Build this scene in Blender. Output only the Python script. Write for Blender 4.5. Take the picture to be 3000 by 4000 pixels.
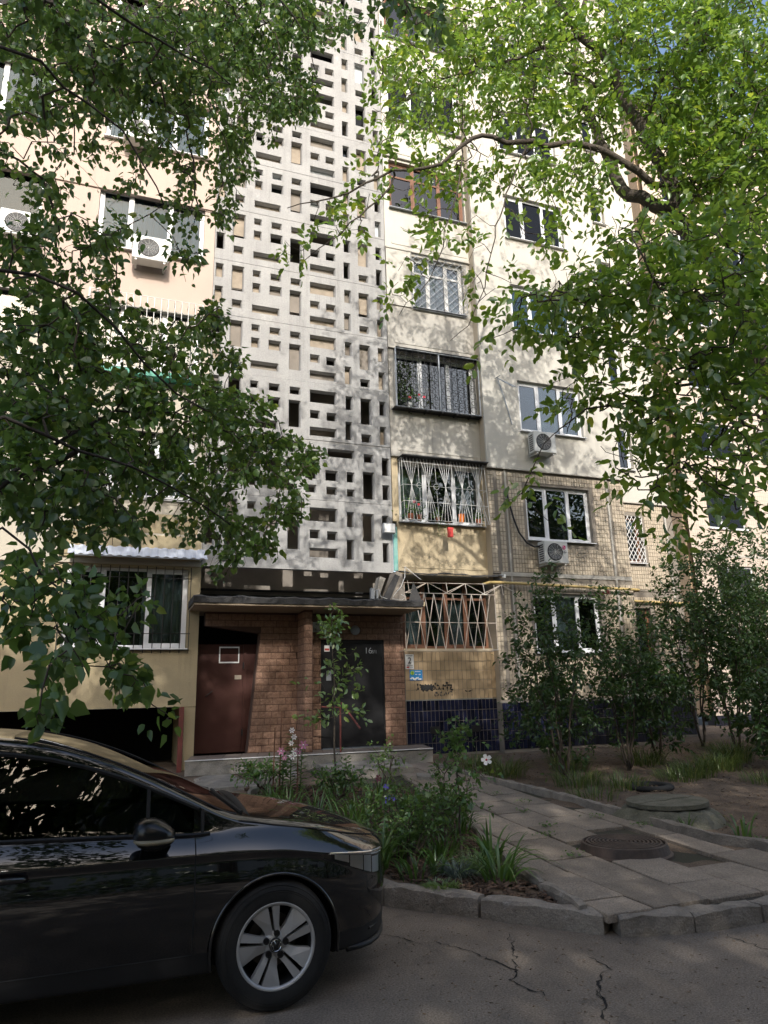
import bpy, bmesh, math, random
import numpy as np
from mathutils import Vector, Matrix

for o in list(bpy.data.objects):
    bpy.data.objects.remove(o, do_unlink=True)
SC = bpy.context.scene
COL = SC.collection
R = math.radians

# ------------------------------------------------------------------ camera
CAM_H = 1.6
PITCH = math.atan2(2762.0, 10600.0)
YAW = R(20.5)
FW = np.array([math.sin(YAW)*math.cos(PITCH), math.cos(YAW)*math.cos(PITCH), math.sin(PITCH)])
R0 = np.array([math.cos(YAW), -math.sin(YAW), 0.0])
U0 = np.cross(R0, FW)
_l = math.hypot(270, 10600)
CR = R0*(10600/_l) - U0*(270/_l)
CU = R0*(270/_l) + U0*(10600/_l)
cd = bpy.data.cameras.new('camera')
cam = bpy.data.objects.new('camera', cd)
COL.objects.link(cam)
cam.matrix_world = Matrix(((CR[0], CU[0], -FW[0], 0), (CR[1], CU[1], -FW[1], 0), (CR[2], CU[2], -FW[2], CAM_H), (0, 0, 0, 1)))
cd.sensor_fit = 'VERTICAL'
cd.sensor_height = 36.0
cd.sensor_width = 27.0
cd.lens = 2762.0/4000.0*36.0
cd.clip_start = 0.05
cd.clip_end = 600
SC.camera = cam

# ------------------------------------------------------------------ light
SUN_DIR = Vector((0.13, 1.0, -0.60)).normalized()      # the way the light travels
SUN_EL = math.asin(-SUN_DIR.z)
sd = bpy.data.lights.new('sun', 'SUN')
sun = bpy.data.objects.new('sun', sd)
COL.objects.link(sun)
sun.rotation_euler = SUN_DIR.to_track_quat('-Z', 'Y').to_euler()
sd.energy = 2.0
sd.angle = R(0.55)
sd.color = (1.0, 0.955, 0.89)
w = bpy.data.worlds.new('World')
SC.world = w
w.use_nodes = True
nt = w.node_tree
for n in list(nt.nodes):
    nt.nodes.remove(n)
sky = nt.nodes.new('ShaderNodeTexSky')
sky.sky_type = 'NISHITA'
sky.sun_disc = False
sky.sun_elevation = SUN_EL
sky.sun_rotation = math.atan2(-SUN_DIR.x, -SUN_DIR.y)   # azimuth of the sun itself, from +Y
sky.air_density = 1.0
sky.dust_density = 2.6
sky.ozone_density = 0.4
bg = nt.nodes.new('ShaderNodeBackground')
bg.inputs[1].default_value = 0.15
wo = nt.nodes.new('ShaderNodeOutputWorld')
nt.links.new(sky.outputs[0], bg.inputs[0])
nt.links.new(bg.outputs[0], wo.inputs[0])
vs = SC.view_settings
SC.display_settings.display_device = 'sRGB'
vs.view_transform = 'Standard'
vs.look = 'None'
vs.exposure = 1.08
vs.gamma = 1.0
vs.use_curve_mapping = False
cy = SC.cycles
cy.use_denoising = True
try:
    cy.denoiser = 'OPENIMAGEDENOISE'
except Exception:
    pass
cy.max_bounces = 7
cy.diffuse_bounces = 3
cy.glossy_bounces = 3
cy.transmission_bounces = 4
cy.transparent_max_bounces = 8
cy.caustics_reflective = False
cy.caustics_refractive = False
cy.sample_clamp_indirect = 6.0

# ------------------------------------------------------------------ pixel helpers (a ray through a point of the 3000 x 4000 photograph)
def ray(px, py):
    return FW + CR*((px-1500.0)/2762.0) - CU*((py-2000.0)/2762.0)
def at(px, py, dist):
    """point on that ray at a horizontal distance dist"""
    d = ray(px, py)
    t = dist/math.hypot(d[0], d[1])
    return np.array([d[0]*t, d[1]*t, CAM_H+d[2]*t])
def on_y(px, py, Y):
    d = ray(px, py); t = Y/d[1]
    return np.array([d[0]*t, Y, CAM_H+d[2]*t])
def on_z(px, py, Z):
    d = ray(px, py); t = (Z-CAM_H)/d[2]
    return np.array([d[0]*t, d[1]*t, Z])
def gz(y):
    return 0.13+0.036*min(max(y-5.3, 0), 8.2)

# ------------------------------------------------------------------ materials
MATS = {}
def mat(name, col, rough=0.8, col2=None, scale=3.0, amt=0.5, detail=6.0, bump=0.0, bscale=30.0, metal=0.0, spec=0.4, orand=0.0,
        irand=0.0, streak=0.0, streak_col=(0.05, 0.045, 0.04), coat=0.0, fine=0.0, fscale=60.0, spots=0.0, spot_col=(0.03, 0.03, 0.03), spot_scale=8.0, low=None):
    m = bpy.data.materials.new(name)
    m.use_nodes = True
    nt = m.node_tree; N = nt.nodes; L = nt.links
    p = N['Principled BSDF']
    p.inputs['Roughness'].default_value = rough
    p.inputs['Metallic'].default_value = metal
    p.inputs['Specular IOR Level'].default_value = spec
    if coat:
        p.inputs['Coat Weight'].default_value = coat
        p.inputs['Coat Roughness'].default_value = 0.03
        p.inputs['Coat IOR'].default_value = 1.75
    geo = N.new('ShaderNodeNewGeometry')
    rgb = N.new('ShaderNodeRGB'); rgb.outputs[0].default_value = (*col, 1)
    cur = rgb.outputs[0]
    def noise(sc, det=6.0, rou=0.6, vec=None):
        n = N.new('ShaderNodeTexNoise'); n.inputs['Scale'].default_value = sc
        n.inputs['Detail'].default_value = det; n.inputs['Roughness'].default_value = rou
        L.new(vec or geo.outputs['Position'], n.inputs['Vector'])
        return n.outputs[0]
    def ramp(src, a, b):
        r = N.new('ShaderNodeMapRange'); r.inputs[1].default_value = a; r.inputs[2].default_value = b
        L.new(src, r.inputs[0]); return r.outputs[0]
    def mul(src, k):
        q = N.new('ShaderNodeMath'); q.operation = 'MULTIPLY'; L.new(src, q.inputs[0])
        if isinstance(k, (int, float)): q.inputs[1].default_value = k
        else: L.new(k, q.inputs[1])
        return q.outputs[0]
    def mix(fac, a, b, mode='MIX'):
        x = N.new('ShaderNodeMix'); x.data_type = 'RGBA'; x.blend_type = mode
        if isinstance(fac, (int, float)): x.inputs[0].default_value = fac
        else: L.new(fac, x.inputs[0])
        L.new(a, x.inputs[6])
        if isinstance(b, tuple): x.inputs[7].default_value = (*b, 1)
        else: L.new(b, x.inputs[7])
        return x.outputs[2]
    if col2:
        cur = mix(mul(ramp(noise(scale, detail), 0.35, 0.65), amt), cur, tuple(col2))
    if streak:
        mp = N.new('ShaderNodeMapping'); mp.inputs['Scale'].default_value = (7.0, 7.0, 0.35)
        L.new(geo.outputs['Position'], mp.inputs[0])
        s = ramp(noise(1.0, 5.0, 0.65, mp.outputs[0]), 0.5, 0.78)
        s2 = ramp(noise(0.7, 3.0), 0.35, 0.7)
        cur = mix(mul(mul(s, s2), streak), cur, tuple(streak_col))
    if spots:
        s = ramp(noise(spot_scale, 8.0, 0.7), 0.6, 0.7)
        cur = mix(mul(s, spots), cur, tuple(spot_col))
    if fine:
        f = ramp(noise(fscale, 3.0), 0.25, 0.75)
        hs = N.new('ShaderNodeHueSaturation')
        mr = N.new('ShaderNodeMapRange'); mr.inputs[3].default_value = 1-fine; mr.inputs[4].default_value = 1+fine
        L.new(f, mr.inputs[0]); L.new(mr.outputs[0], hs.inputs['Value']); L.new(cur, hs.inputs['Color'])
        cur = hs.outputs[0]
    if orand or irand:
        hs = N.new('ShaderNodeHueSaturation')
        mr = N.new('ShaderNodeMapRange')
        k = orand or irand
        mr.inputs[3].default_value = 1-k; mr.inputs[4].default_value = 1+k
        if orand:
            oi = N.new('ShaderNodeObjectInfo'); L.new(oi.outputs['Random'], mr.inputs[0])
        else:
            L.new(geo.outputs['Random Per Island'], mr.inputs[0])
        L.new(mr.outputs[0], hs.inputs['Value']); L.new(cur, hs.inputs['Color'])
        cur = hs.outputs[0]
    L.new(cur, p.inputs['Base Color'])
    if bump:
        b = N.new('ShaderNodeBump'); b.inputs['Strength'].default_value = min(1.0, bump); b.inputs['Distance'].default_value = 0.02
        L.new(noise(bscale, 8.0, 0.65), b.inputs['Height']); L.new(b.outputs[0], p.inputs['Normal'])
    MATS[name] = m
    return m

def leaf_mat(name, dark, light, trans=0.45, tcol=None, gloss=0.10, rough=0.35):
    m = bpy.data.materials.new(name); m.use_nodes = True
    nt = m.node_tree; N = nt.nodes; L = nt.links
    N.remove(N['Principled BSDF'])
    out = N['Material Output']
    geo = N.new('ShaderNodeNewGeometry')
    r = N.new('ShaderNodeValToRGB')
    r.color_ramp.elements[0].color = (*dark, 1); r.color_ramp.elements[1].color = (*light, 1)
    r.color_ramp.elements[1].position = 0.93; e_ = r.color_ramp.elements.new(1.0); e_.color = (light[0]*1.7, light[1]*1.25, light[2], 1)
    L.new(geo.outputs['Random Per Island'], r.inputs[0])
    d = N.new('ShaderNodeBsdfDiffuse'); L.new(r.outputs[0], d.inputs[0])
    t = N.new('ShaderNodeBsdfTranslucent')
    hs = N.new('ShaderNodeHueSaturation'); hs.inputs['Hue'].default_value = 0.48; hs.inputs['Value'].default_value = 1.5
    L.new(r.outputs[0], hs.inputs['Color']); L.new(hs.outputs[0], t.inputs[0])
    mx = N.new('ShaderNodeMixShader'); mx.inputs[0].default_value = trans
    L.new(d.outputs[0], mx.inputs[1]); L.new(t.outputs[0], mx.inputs[2])
    g = N.new('ShaderNodeBsdfGlossy'); g.inputs['Roughness'].default_value = rough
    g.inputs[0].default_value = (0.9, 0.95, 0.9, 1)
    m2 = N.new('ShaderNodeMixShader'); m2.inputs[0].default_value = gloss
    L.new(mx.outputs[0], m2.inputs[1]); L.new(g.outputs[0], m2.inputs[2])
    L.new(m2.outputs[0], out.inputs[0])
    MATS[name] = m
    return m

def glass_mat(name, tint=(0.5, 0.55, 0.55), ior=1.45, rough=0.0, base=0.06):
    m = bpy.data.materials.new(name); m.use_nodes = True
    nt = m.node_tree; N = nt.nodes; L = nt.links
    N.remove(N['Principled BSDF']); out = N['Material Output']
    t = N.new('ShaderNodeBsdfTransparent'); t.inputs[0].default_value = (*tint, 1)
    g = N.new('ShaderNodeBsdfGlossy'); g.inputs['Roughness'].default_value = rough
    lw = N.new('ShaderNodeFresnel'); lw.inputs[0].default_value = ior
    ad = N.new('ShaderNodeMath'); ad.operation = 'ADD'; ad.inputs[1].default_value = base; ad.use_clamp = True
    L.new(lw.outputs[0], ad.inputs[0])
    mx = N.new('ShaderNodeMixShader'); L.new(ad.outputs[0], mx.inputs[0])
    L.new(t.outputs[0], mx.inputs[1]); L.new(g.outputs[0], mx.inputs[2])
    L.new(mx.outputs[0], out.inputs[0])
    MATS[name] = m
    return m

# ------------------------------------------------------------------ mesh helpers
class MB:
    def __init__(s):
        s.v = []; s.f = []
    def quad(s, a, b, c, d):
        n = len(s.v); s.v += [tuple(a), tuple(b), tuple(c), tuple(d)]; s.f.append((n, n+1, n+2, n+3)); return s
    def poly(s, pts):
        n = len(s.v); s.v += [tuple(p) for p in pts]; s.f.append(tuple(range(n, n+len(pts)))); return s
    def box(s, x0, y0, z0, x1, y1, z1):
        n = len(s.v)
        s.v += [(x0, y0, z0), (x1, y0, z0), (x1, y1, z0), (x0, y1, z0), (x0, y0, z1), (x1, y0, z1), (x1, y1, z1), (x0, y1, z1)]
        for q in ((0, 3, 2, 1), (4, 5, 6, 7), (0, 1, 5, 4), (1, 2, 6, 5), (2, 3, 7, 6), (3, 0, 4, 7)):
            s.f.append(tuple(n+i for i in q))
        return s
    def prism(s, pts, d):
        """closed polygon pts (3-D) extruded along vector d"""
        n = len(s.v); k = len(pts)
        s.v += [tuple(p) for p in pts] + [(p[0]+d[0], p[1]+d[1], p[2]+d[2]) for p in pts]
        s.f.append(tuple(range(n, n+k))); s.f.append(tuple(range(n+2*k-1, n+k-1, -1)))
        for i in range(k):
            j = (i+1) % k
            s.f.append((n+j, n+i, n+k+i, n+k+j))
        return s
    def tube(s, pts, r, n=6, closed=False, cap=True):
        pts = [Vector(p) for p in pts]
        m = len(pts)
        rs = r if isinstance(r, (list, tuple)) else [r]*m
        base = len(s.v)
        prev = None
        for i, p in enumerate(pts):
            if closed:
                d = pts[(i+1) % m]-pts[i-1]
            else:
                d = pts[min(i+1, m-1)]-pts[max(i-1, 0)]
            if d.length < 1e-9: d = Vector((0, 0, 1))
            d.normalize()
            if prev is None:
                a = d.orthogonal().normalized()
            else:
                a = prev-d*prev.dot(d)
                a = a.normalized() if a.length > 1e-6 else d.orthogonal().normalized()
            prev = a
            b = d.cross(a)
            for k in range(n):
                t = 2*math.pi*k/n + math.pi/4
                s.v.append(tuple(p+(a*math.cos(t)+b*math.sin(t))*rs[i]))
        for i in range(m if closed else m-1):
            i2 = (i+1) % m
            for k in range(n):
                k2 = (k+1) % n
                s.f.append((base+i*n+k, base+i*n+k2, base+i2*n+k2, base+i2*n+k))
        if cap and not closed:
            s.f.append(tuple(base+k for k in range(n-1, -1, -1)))
            s.f.append(tuple(base+(m-1)*n+k for k in range(n)))
        return s
    def lathe(s, prof, c=(0, 0, 0), axis='z', n=24, closed=False):
        base = len(s.v); m = len(prof)
        for k in range(n):
            t = 2*math.pi*k/n
            for (r, h) in prof:
                if axis == 'z': p = (c[0]+r*math.cos(t), c[1]+r*math.sin(t), c[2]+h)
                elif axis == 'y': p = (c[0]+r*math.cos(t), c[1]+h, c[2]+r*math.sin(t))
                else: p = (c[0]+h, c[1]+r*math.cos(t), c[2]+r*math.sin(t))
                s.v.append(p)
        for k in range(n):
            k2 = (k+1) % n
            for i in range(m if closed else m-1):
                i2 = (i+1) % m
                s.f.append((base+k*m+i, base+k2*m+i, base+k2*m+i2, base+k*m+i2))
        return s
    def mesh(s, name, m=None, smooth=False):
        me = bpy.data.meshes.new(name)
        me.from_pydata(s.v, [], s.f)
        if m: me.materials.append(MATS[m] if isinstance(m, str) else m)
        if smooth:
            me.shade_smooth()
        return me
    def build(s, name, m=None, parent=None, smooth=False, fix=False, bevel=0):
        me = s.mesh(name, m, smooth)
        if fix or bevel:
            bm = bmesh.new(); bm.from_mesh(me)
            bmesh.ops.remove_doubles(bm, verts=bm.verts, dist=1e-5)
            bmesh.ops.recalc_face_normals(bm, faces=bm.faces)
            if bevel:
                bmesh.ops.bevel(bm, geom=list(bm.edges), offset=bevel, segments=1, affect='EDGES', clamp_overlap=True)
            bm.to_mesh(me); bm.free()
        return link(name, me, parent)

def link(name, me, parent=None, loc=None, rot=None):
    o = bpy.data.objects.new(name, me)
    COL.objects.link(o)
    if parent is not None:
        o.parent = parent
        w = parent
        off = Vector((0, 0, 0))
        while w is not None:           # meshes are written in world coordinates under unrotated parents
            off -= Vector(w.location); w = w.parent
        o.location = off
    if loc is not None:
        o.location = Vector(o.location)+Vector(loc)
    if rot is not None:
        o.rotation_euler = rot
    return o
def empty(name, loc=(0, 0, 0), label=None, cat=None, group=None, kind=None):
    o = bpy.data.objects.new(name, None); COL.objects.link(o); o.location = loc
    o.empty_display_size = 0.2
    return tag(o, label, cat, group, kind)
def tag(o, label=None, cat=None, group=None, kind=None):
    if label: o['label'] = label
    if cat: o['category'] = cat
    if group: o['group'] = group
    if kind: o['kind'] = kind
    return o
def np_mesh(name, V, F, m, smooth=False):
    """V (n,3) float, F (k, 3 or 4) int"""
    me = bpy.data.meshes.new(name)
    V = np.asarray(V, dtype=np.float32); F = np.asarray(F, dtype=np.int32)
    me.vertices.add(len(V)); me.vertices.foreach_set('co', V.ravel())
    k = F.shape[1]
    me.loops.add(F.size); me.loops.foreach_set('vertex_index', F.ravel())
    me.polygons.add(len(F)); me.polygons.foreach_set('loop_start', np.arange(0, F.size, k, dtype=np.int32))
    try:
        me.polygons.foreach_set('loop_total', np.full(len(F), k, dtype=np.int32))
    except Exception:
        pass
    me.materials.append(MATS[m] if isinstance(m, str) else m)
    me.update(calc_edges=True)
    me.validate()
    if smooth: me.shade_smooth()
    return me
def text(name, s, m, loc, size, parent=None, rot=(R(90), 0, 0), align='LEFT', extrude=0.002):
    cu = bpy.data.curves.new(name, 'FONT'); cu.body = s; cu.size = size; cu.extrude = extrude
    cu.align_x = align
    cu.materials.append(MATS[m])
    o = bpy.data.objects.new(name, cu); COL.objects.link(o)
    dg = bpy.context.evaluated_depsgraph_get()
    me = bpy.data.meshes.new_from_object(o.evaluated_get(dg))
    bpy.data.objects.remove(o, do_unlink=True)
    q = link(name, me, parent, loc=loc, rot=rot)
    return q
RNG = np.random.default_rng(7)
random.seed(11)

# ------------------------------------------------------------------ palette
mat('asphalt', (0.205, 0.168, 0.132), 0.9, (0.130, 0.106, 0.083), 2.2, 0.9, detail=12.0, bump=0.45, bscale=130, fine=0.6, fscale=85, spots=0.65, spot_col=(0.075, 0.063, 0.053), spot_scale=1.3)
mat('crack', (0.012, 0.011, 0.010), 1.0)
mat('kerb_concrete', (0.285, 0.25, 0.21), 0.9, (0.145, 0.127, 0.108), 6, 0.8, bump=0.9, bscale=45, fine=0.3, fscale=120, spots=0.6, spot_col=(0.45, 0.43, 0.4), spot_scale=9, orand=0.12)
mat('slab_concrete', (0.285, 0.238, 0.190), 0.9, (0.190, 0.158, 0.127), 4, 0.8, detail=12.0, bump=0.9, bscale=60, fine=0.45, fscale=80, orand=0.22, spots=0.7, spot_col=(0.30, 0.28, 0.25), spot_scale=45)
mat('well_concrete', (0.16, 0.15, 0.115), 0.9, (0.08, 0.08, 0.055), 6, 0.8, bump=0.9, bscale=35, fine=0.3, fscale=60)
mat('old_concrete', (0.27, 0.25, 0.22), 0.9, (0.14, 0.13, 0.11), 5, 0.7, bump=0.8, bscale=40, fine=0.3, fscale=90, orand=0.15, spots=0.5, spot_col=(0.08, 0.09, 0.05), spot_scale=4)
mat('soil', (0.145, 0.105, 0.073), 0.95, (0.08, 0.057, 0.041), 3, 0.8, bump=0.9, bscale=40, fine=0.5, fscale=70)
mat('joint_dirt', (0.045, 0.038, 0.03), 0.95, (0.035, 0.042, 0.018), 3, 0.6, bump=0.6, bscale=60)
mat('bark_chip', (0.10, 0.062, 0.042), 0.9, (0.05, 0.033, 0.024), 8, 0.8, irand=0.5)
mat('dry_leaf', (0.16, 0.11, 0.07), 0.9, irand=0.4)
mat('screen_concrete', (0.375, 0.37, 0.358), 0.9, (0.295, 0.29, 0.283), 1.7, 0.7, bump=0.35, bscale=60, fine=0.14, fscale=30, streak=0.95, streak_col=(0.16, 0.155, 0.148), spots=0.35, spot_col=(0.58, 0.57, 0.55), spot_scale=1.6)
mat('inner_plaster', (0.27, 0.24, 0.205), 0.9, (0.18, 0.16, 0.14), 2, 0.6, bump=0.2)
mat('plaster_beige', (0.42, 0.345, 0.21), 0.9, (0.345, 0.285, 0.18), 1.1, 0.6, bump=0.25, bscale=50, streak=0.7, streak_col=(0.18, 0.155, 0.115), fine=0.05)
mat('plaster_cream', (0.50, 0.455, 0.37), 0.9, (0.42, 0.38, 0.31), 1.2, 0.6, bump=0.25, bscale=50, streak=0.65, streak_col=(0.22, 0.20, 0.17), fine=0.05)
mat('plaster_grey', (0.46, 0.435, 0.385), 0.9, (0.37, 0.35, 0.31), 1.3, 0.6, bump=0.25, bscale=50, streak=0.8, streak_col=(0.17, 0.165, 0.15), fine=0.05)
mat('plaster_peach', (0.50, 0.40, 0.335), 0.9, (0.445, 0.355, 0.30), 0.9, 0.6, bump=0.2, bscale=60, streak=0.45, streak_col=(0.32, 0.25, 0.21), fine=0.04)
mat('plaster_sand', (0.53, 0.435, 0.285), 0.9, (0.44, 0.36, 0.24), 1.5, 0.6, bump=0.25, bscale=40, streak=0.7, streak_col=(0.20, 0.165, 0.10), fine=0.06)
mat('plaster_ivory', (0.53, 0.505, 0.445), 0.9, (0.455, 0.435, 0.385), 1.0, 0.6, bump=0.2, bscale=60, streak=0.5, streak_col=(0.30, 0.28, 0.24), fine=0.04)
mat('mortar', (0.25, 0.22, 0.18), 0.95, (0.16, 0.14, 0.12), 5, 0.6, bump=0.3)
mat('tile_cream', (0.47, 0.40, 0.30), 0.55, (0.40, 0.33, 0.25), 2.0, 0.6, orand=0.12, fine=0.06)
mat('tile_cream_field', (0.47, 0.40, 0.30), 0.55, (0.40, 0.33, 0.25), 2.0, 0.6, irand=0.12, fine=0.06)
mat('tile_navy', (0.010, 0.012, 0.030), 0.22, orand=0.5, spec=0.5)
mat('tile_navy_field', (0.012, 0.013, 0.024), 0.3, irand=0.5, spec=0.5)
mat('tile_yellow', (0.40, 0.29, 0.165), 0.6, (0.31, 0.225, 0.135), 1.5, 0.6, orand=0.10, fine=0.06, streak=0.4, streak_col=(0.14, 0.10, 0.06))
mat('brick_face', (0.30, 0.185, 0.125), 0.85, (0.20, 0.11, 0.075), 14, 0.7, bump=1.0, bscale=30, orand=0.13, fine=0.2, fscale=40, streak=0.5, streak_col=(0.10, 0.055, 0.04))
mat('brick_mortar', (0.10, 0.06, 0.045), 0.95, bump=0.3)
mat('door_brown', (0.060, 0.025, 0.019), 0.45, (0.05, 0.017, 0.014), 3, 0.6, bump=0.1, bscale=12, spec=0.2, spots=0.3, spot_col=(0.05, 0.02, 0.016), spot_scale=6)
mat('door_black', (0.012, 0.012, 0.013), 0.42, (0.02, 0.02, 0.021), 1.5, 0.6, spec=0.2, bump=0.1, bscale=8)
mat('hollow_shade', (0.006, 0.006, 0.006), 1.0)  # near black: the shade inside hollows is put into the colour
mat('roof_felt', (0.035, 0.034, 0.034), 0.75, (0.06, 0.058, 0.056), 7, 0.7, bump=0.6, bscale=20)
mat('soffit_plaster', (0.34, 0.27, 0.19), 0.9, (0.26, 0.2, 0.14), 3, 0.6)
mat('pvc_white', (0.72, 0.73, 0.74), 0.35)
mat('wood_brown', (0.22, 0.10, 0.055), 0.6, (0.13, 0.065, 0.04), 9, 0.7, bump=0.3)
mat('paint_white', (0.75, 0.75, 0.73), 0.5, (0.55, 0.52, 0.48), 20, 0.5)
mat('rusty_white', (0.64, 0.60, 0.54), 0.6, (0.40, 0.24, 0.13), 2.2, 0.55)
mat('iron_black', (0.018, 0.017, 0.017), 0.5)
mat('iron_red', (0.17, 0.045, 0.035), 0.6, (0.10, 0.03, 0.025), 9, 0.6)
mat('steel_grey', (0.30, 0.32, 0.34), 0.45, metal=0.3)
mat('corrugated', (0.50, 0.54, 0.62), 0.4, (0.42, 0.45, 0.5), 3, 0.6)
mat('pipe_yellow', (0.55, 0.42, 0.17), 0.5, (0.42, 0.28, 0.12), 6, 0.7)
mat('pipe_black', (0.02, 0.02, 0.021), 0.6)
mat('curtain_white', (0.50, 0.54, 0.57), 0.9)
mat('curtain_foil', (0.62, 0.68, 0.66), 0.35, metal=0.5, bump=1.0, bscale=14)
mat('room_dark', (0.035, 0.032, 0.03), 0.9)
mat('board_wood', (0.36, 0.305, 0.24), 0.85, (0.25, 0.21, 0.165), 6, 0.7, bump=0.3)
mat('curtain_brown', (0.30, 0.17, 0.09), 0.8)
mat('sign_white', (0.78, 0.78, 0.76), 0.4, (0.68, 0.68, 0.66), 6, 0.5)
mat('sign_blue', (0.03, 0.22, 0.50), 0.35)
mat('sign_green', (0.32, 0.52, 0.06), 0.4)
mat('ink_black', (0.012, 0.012, 0.012), 0.6)
mat('ink_grey', (0.055, 0.055, 0.06), 0.8)
mat('ink_red', (0.5, 0.06, 0.05), 0.5)
mat('teal_paint', (0.16, 0.42, 0.37), 0.8, (0.35, 0.5, 0.45), 7, 0.6)
mat('ac_white', (0.60, 0.60, 0.57), 0.4, (0.5, 0.5, 0.47), 2, 0.5)
mat('ac_dark', (0.03, 0.03, 0.032), 0.5)
mat('logo_red', (0.40, 0.02, 0.12), 0.4)
mat('terracotta', (0.30, 0.10, 0.05), 0.8)
mat('plastic_orange', (0.75, 0.20, 0.02), 0.5)
mat('plastic_red', (0.62, 0.06, 0.05), 0.5)
mat('plastic_green', (0.05, 0.28, 0.20), 0.5)
mat('cast_iron', (0.075, 0.052, 0.042), 0.6, (0.03, 0.023, 0.02), 12, 0.7, bump=0.3, bscale=80)
mat('rubber', (0.014, 0.014, 0.014), 0.85, fine=0.2)
mat('bark_dark', (0.045, 0.037, 0.030), 0.9, (0.025, 0.021, 0.018), 12, 0.8, bump=0.9, bscale=30)
mat('bark', (0.105, 0.085, 0.065), 0.9, (0.045, 0.038, 0.032), 12, 0.8, bump=0.9, bscale=30, spots=0.4, spot_col=(0.20, 0.20, 0.09), spot_scale=6)
mat('twig', (0.075, 0.058, 0.042), 0.85, (0.04, 0.032, 0.025), 8, 0.7)
mat('stem_green', (0.06, 0.11, 0.03), 0.7)
mat('petal_white', (0.80, 0.79, 0.76), 0.6)
mat('petal_pink', (0.42, 0.17, 0.27), 0.6)
mat('petal_red', (0.55, 0.03, 0.05), 0.6)
mat('petal_blue', (0.16, 0.12, 0.58), 0.6)
mat('petal_wine', (0.16, 0.02, 0.05), 0.6)
mat('orange_stake', (0.10, 0.045, 0.025), 0.7)
leaf_mat('leaf_left', (0.036, 0.086, 0.014), (0.11, 0.20, 0.036), 0.5, gloss=0.05)
leaf_mat('leaf_walnut', (0.075, 0.165, 0.018), (0.185, 0.31, 0.035), 0.55, gloss=0.07)
leaf_mat('leaf_lilac', (0.026, 0.058, 0.014), (0.055, 0.11, 0.026), 0.38, gloss=0.04)
leaf_mat('leaf_garden', (0.045, 0.10, 0.022), (0.095, 0.19, 0.04), 0.4, gloss=0.05)
leaf_mat('leaf_bright', (0.09, 0.18, 0.03), (0.15, 0.26, 0.05), 0.45)
leaf_mat('leaf_lily', (0.045, 0.11, 0.02), (0.095, 0.19, 0.035), 0.35, gloss=0.06)
leaf_mat('leaf_fescue', (0.07, 0.105, 0.095), (0.11, 0.15, 0.13), 0.3)
leaf_mat('grass', (0.05, 0.095, 0.02), (0.13, 0.17, 0.045), 0.35, gloss=0.04)
leaf_mat('leaf_shade', (0.035, 0.075, 0.018), (0.07, 0.13, 0.03), 0.35)
glass_mat('pane_glass', (0.55, 0.6, 0.6), 1.5, 0.0, 0.05)
glass_mat('pane_blue', (0.40, 0.50, 0.55), 1.4, 0.0, 0.0)
# ================================================================== GROUND
def in_poly(P, x, y):
    x = np.asarray(x); y = np.asarray(y); r = np.zeros(x.shape, bool)
    n = len(P)
    for i in range(n):
        x0, y0 = P[i]; x1, y1 = P[i-1]
        c = ((y0 > y) != (y1 > y)) & (x < (x1-x0)*(y-y0)/((y1-y0) or 1e-9)+x0)
        r ^= c
    return r
PLATEAU = [(3.22, 4.62), (4.41, 4.42), (6.2, 4.42), (30, 4.9), (30, 30), (1.2, 30), (1.2, 13.2), (1.62, 12.0), (1.55, 10.0), (1.62, 8.0), (2.12, 5.95), (2.66, 5.36)]
def soil_h(x, y):
    x = np.asarray(x, float); y = np.asarray(y, float)
    b = 0.13+0.036*np.clip(y-5.3, 0, 8.2)
    nz = 0.02*np.sin(x*3.1+1.3*np.sin(y*2.3))*np.cos(y*2.7+x) + 0.012*np.sin(x*9.1+y*4.0)*np.sin(y*8.3-x*3)
    pl = b-0.035+nz
    left = 0.06*np.clip(y-7.0, -2.0, 6.2)*1.03+nz*1.5
    return np.where(in_poly(PLATEAU, x, y), pl, np.minimum(left, pl))
def ground_at(x, y):
    return float(soil_h(np.array([x]), np.array([y]))[0])
def gpt(px, py, off=0.0):
    z = 0.2
    for _ in range(50):
        q = on_z(px, py, z+off); z = 0.5*z+0.5*gz(q[1])
    return q

road = MB()
road.box(-120, -120, -0.2, 120, 120, 0.0)
road = tag(road.build('road', 'asphalt'), 'worn brown grey asphalt of the courtyard drive', None, None, 'structure')
# cracks: real grooves would vanish at this size, so thin dark ribbons lie just over the surface
def crack(pxs, w):
    pts = []
    P = [on_z(x, y, 0.0)[:2] for x, y in pxs]
    rg = np.random.default_rng(len(pxs)*31+int(pxs[0][0]))
    for a, b in zip(P[:-1], P[1:]):
        n = max(3, int(np.linalg.norm(b-a)/0.03))
        for i in range(n):
            pts.append(a+(b-a)*i/n+rg.normal(0, 0.011, 2))
    pts.append(P[-1])
    m = MB()
    L = []; Rr = []
    for i, p in enumerate(pts):
        d = pts[min(i+1, len(pts)-1)]-pts[max(i-1, 0)]; d = d/(np.linalg.norm(d)+1e-9)
        n = np.array([-d[1], d[0]]); k = .62*w*abs(rg.normal(0.6, 0.5))*min(1, (i+1)/4, (len(pts)-i)/4)+0.001
        L.append(p+n*k); Rr.append(p-n*k)
    for i in range(len(pts)-1):
        m.quad((*Rr[i], 0.004), (*Rr[i+1], 0.004), (*L[i+1], 0.004), (*L[i], 0.004))
    m.build('crack', 'crack', road)
crack([(1700, 3680), (1850, 3720), (1960, 3770), (2020, 3790), (2000, 3830), (2060, 3860), (2130, 3895)], 0.009)
crack([(2020, 3790), (2010, 3720), (1990, 3650)], 0.007)
crack([(2290, 3735), (2350, 3760), (2390, 3790), (2350, 3810), (2340, 3870), (2365, 3900), (2350, 3960), (2380, 4010)], 0.011)
crack([(2340, 3870), (2320, 3880), (2345, 3905), (2368, 3898)], 0.006)
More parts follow.
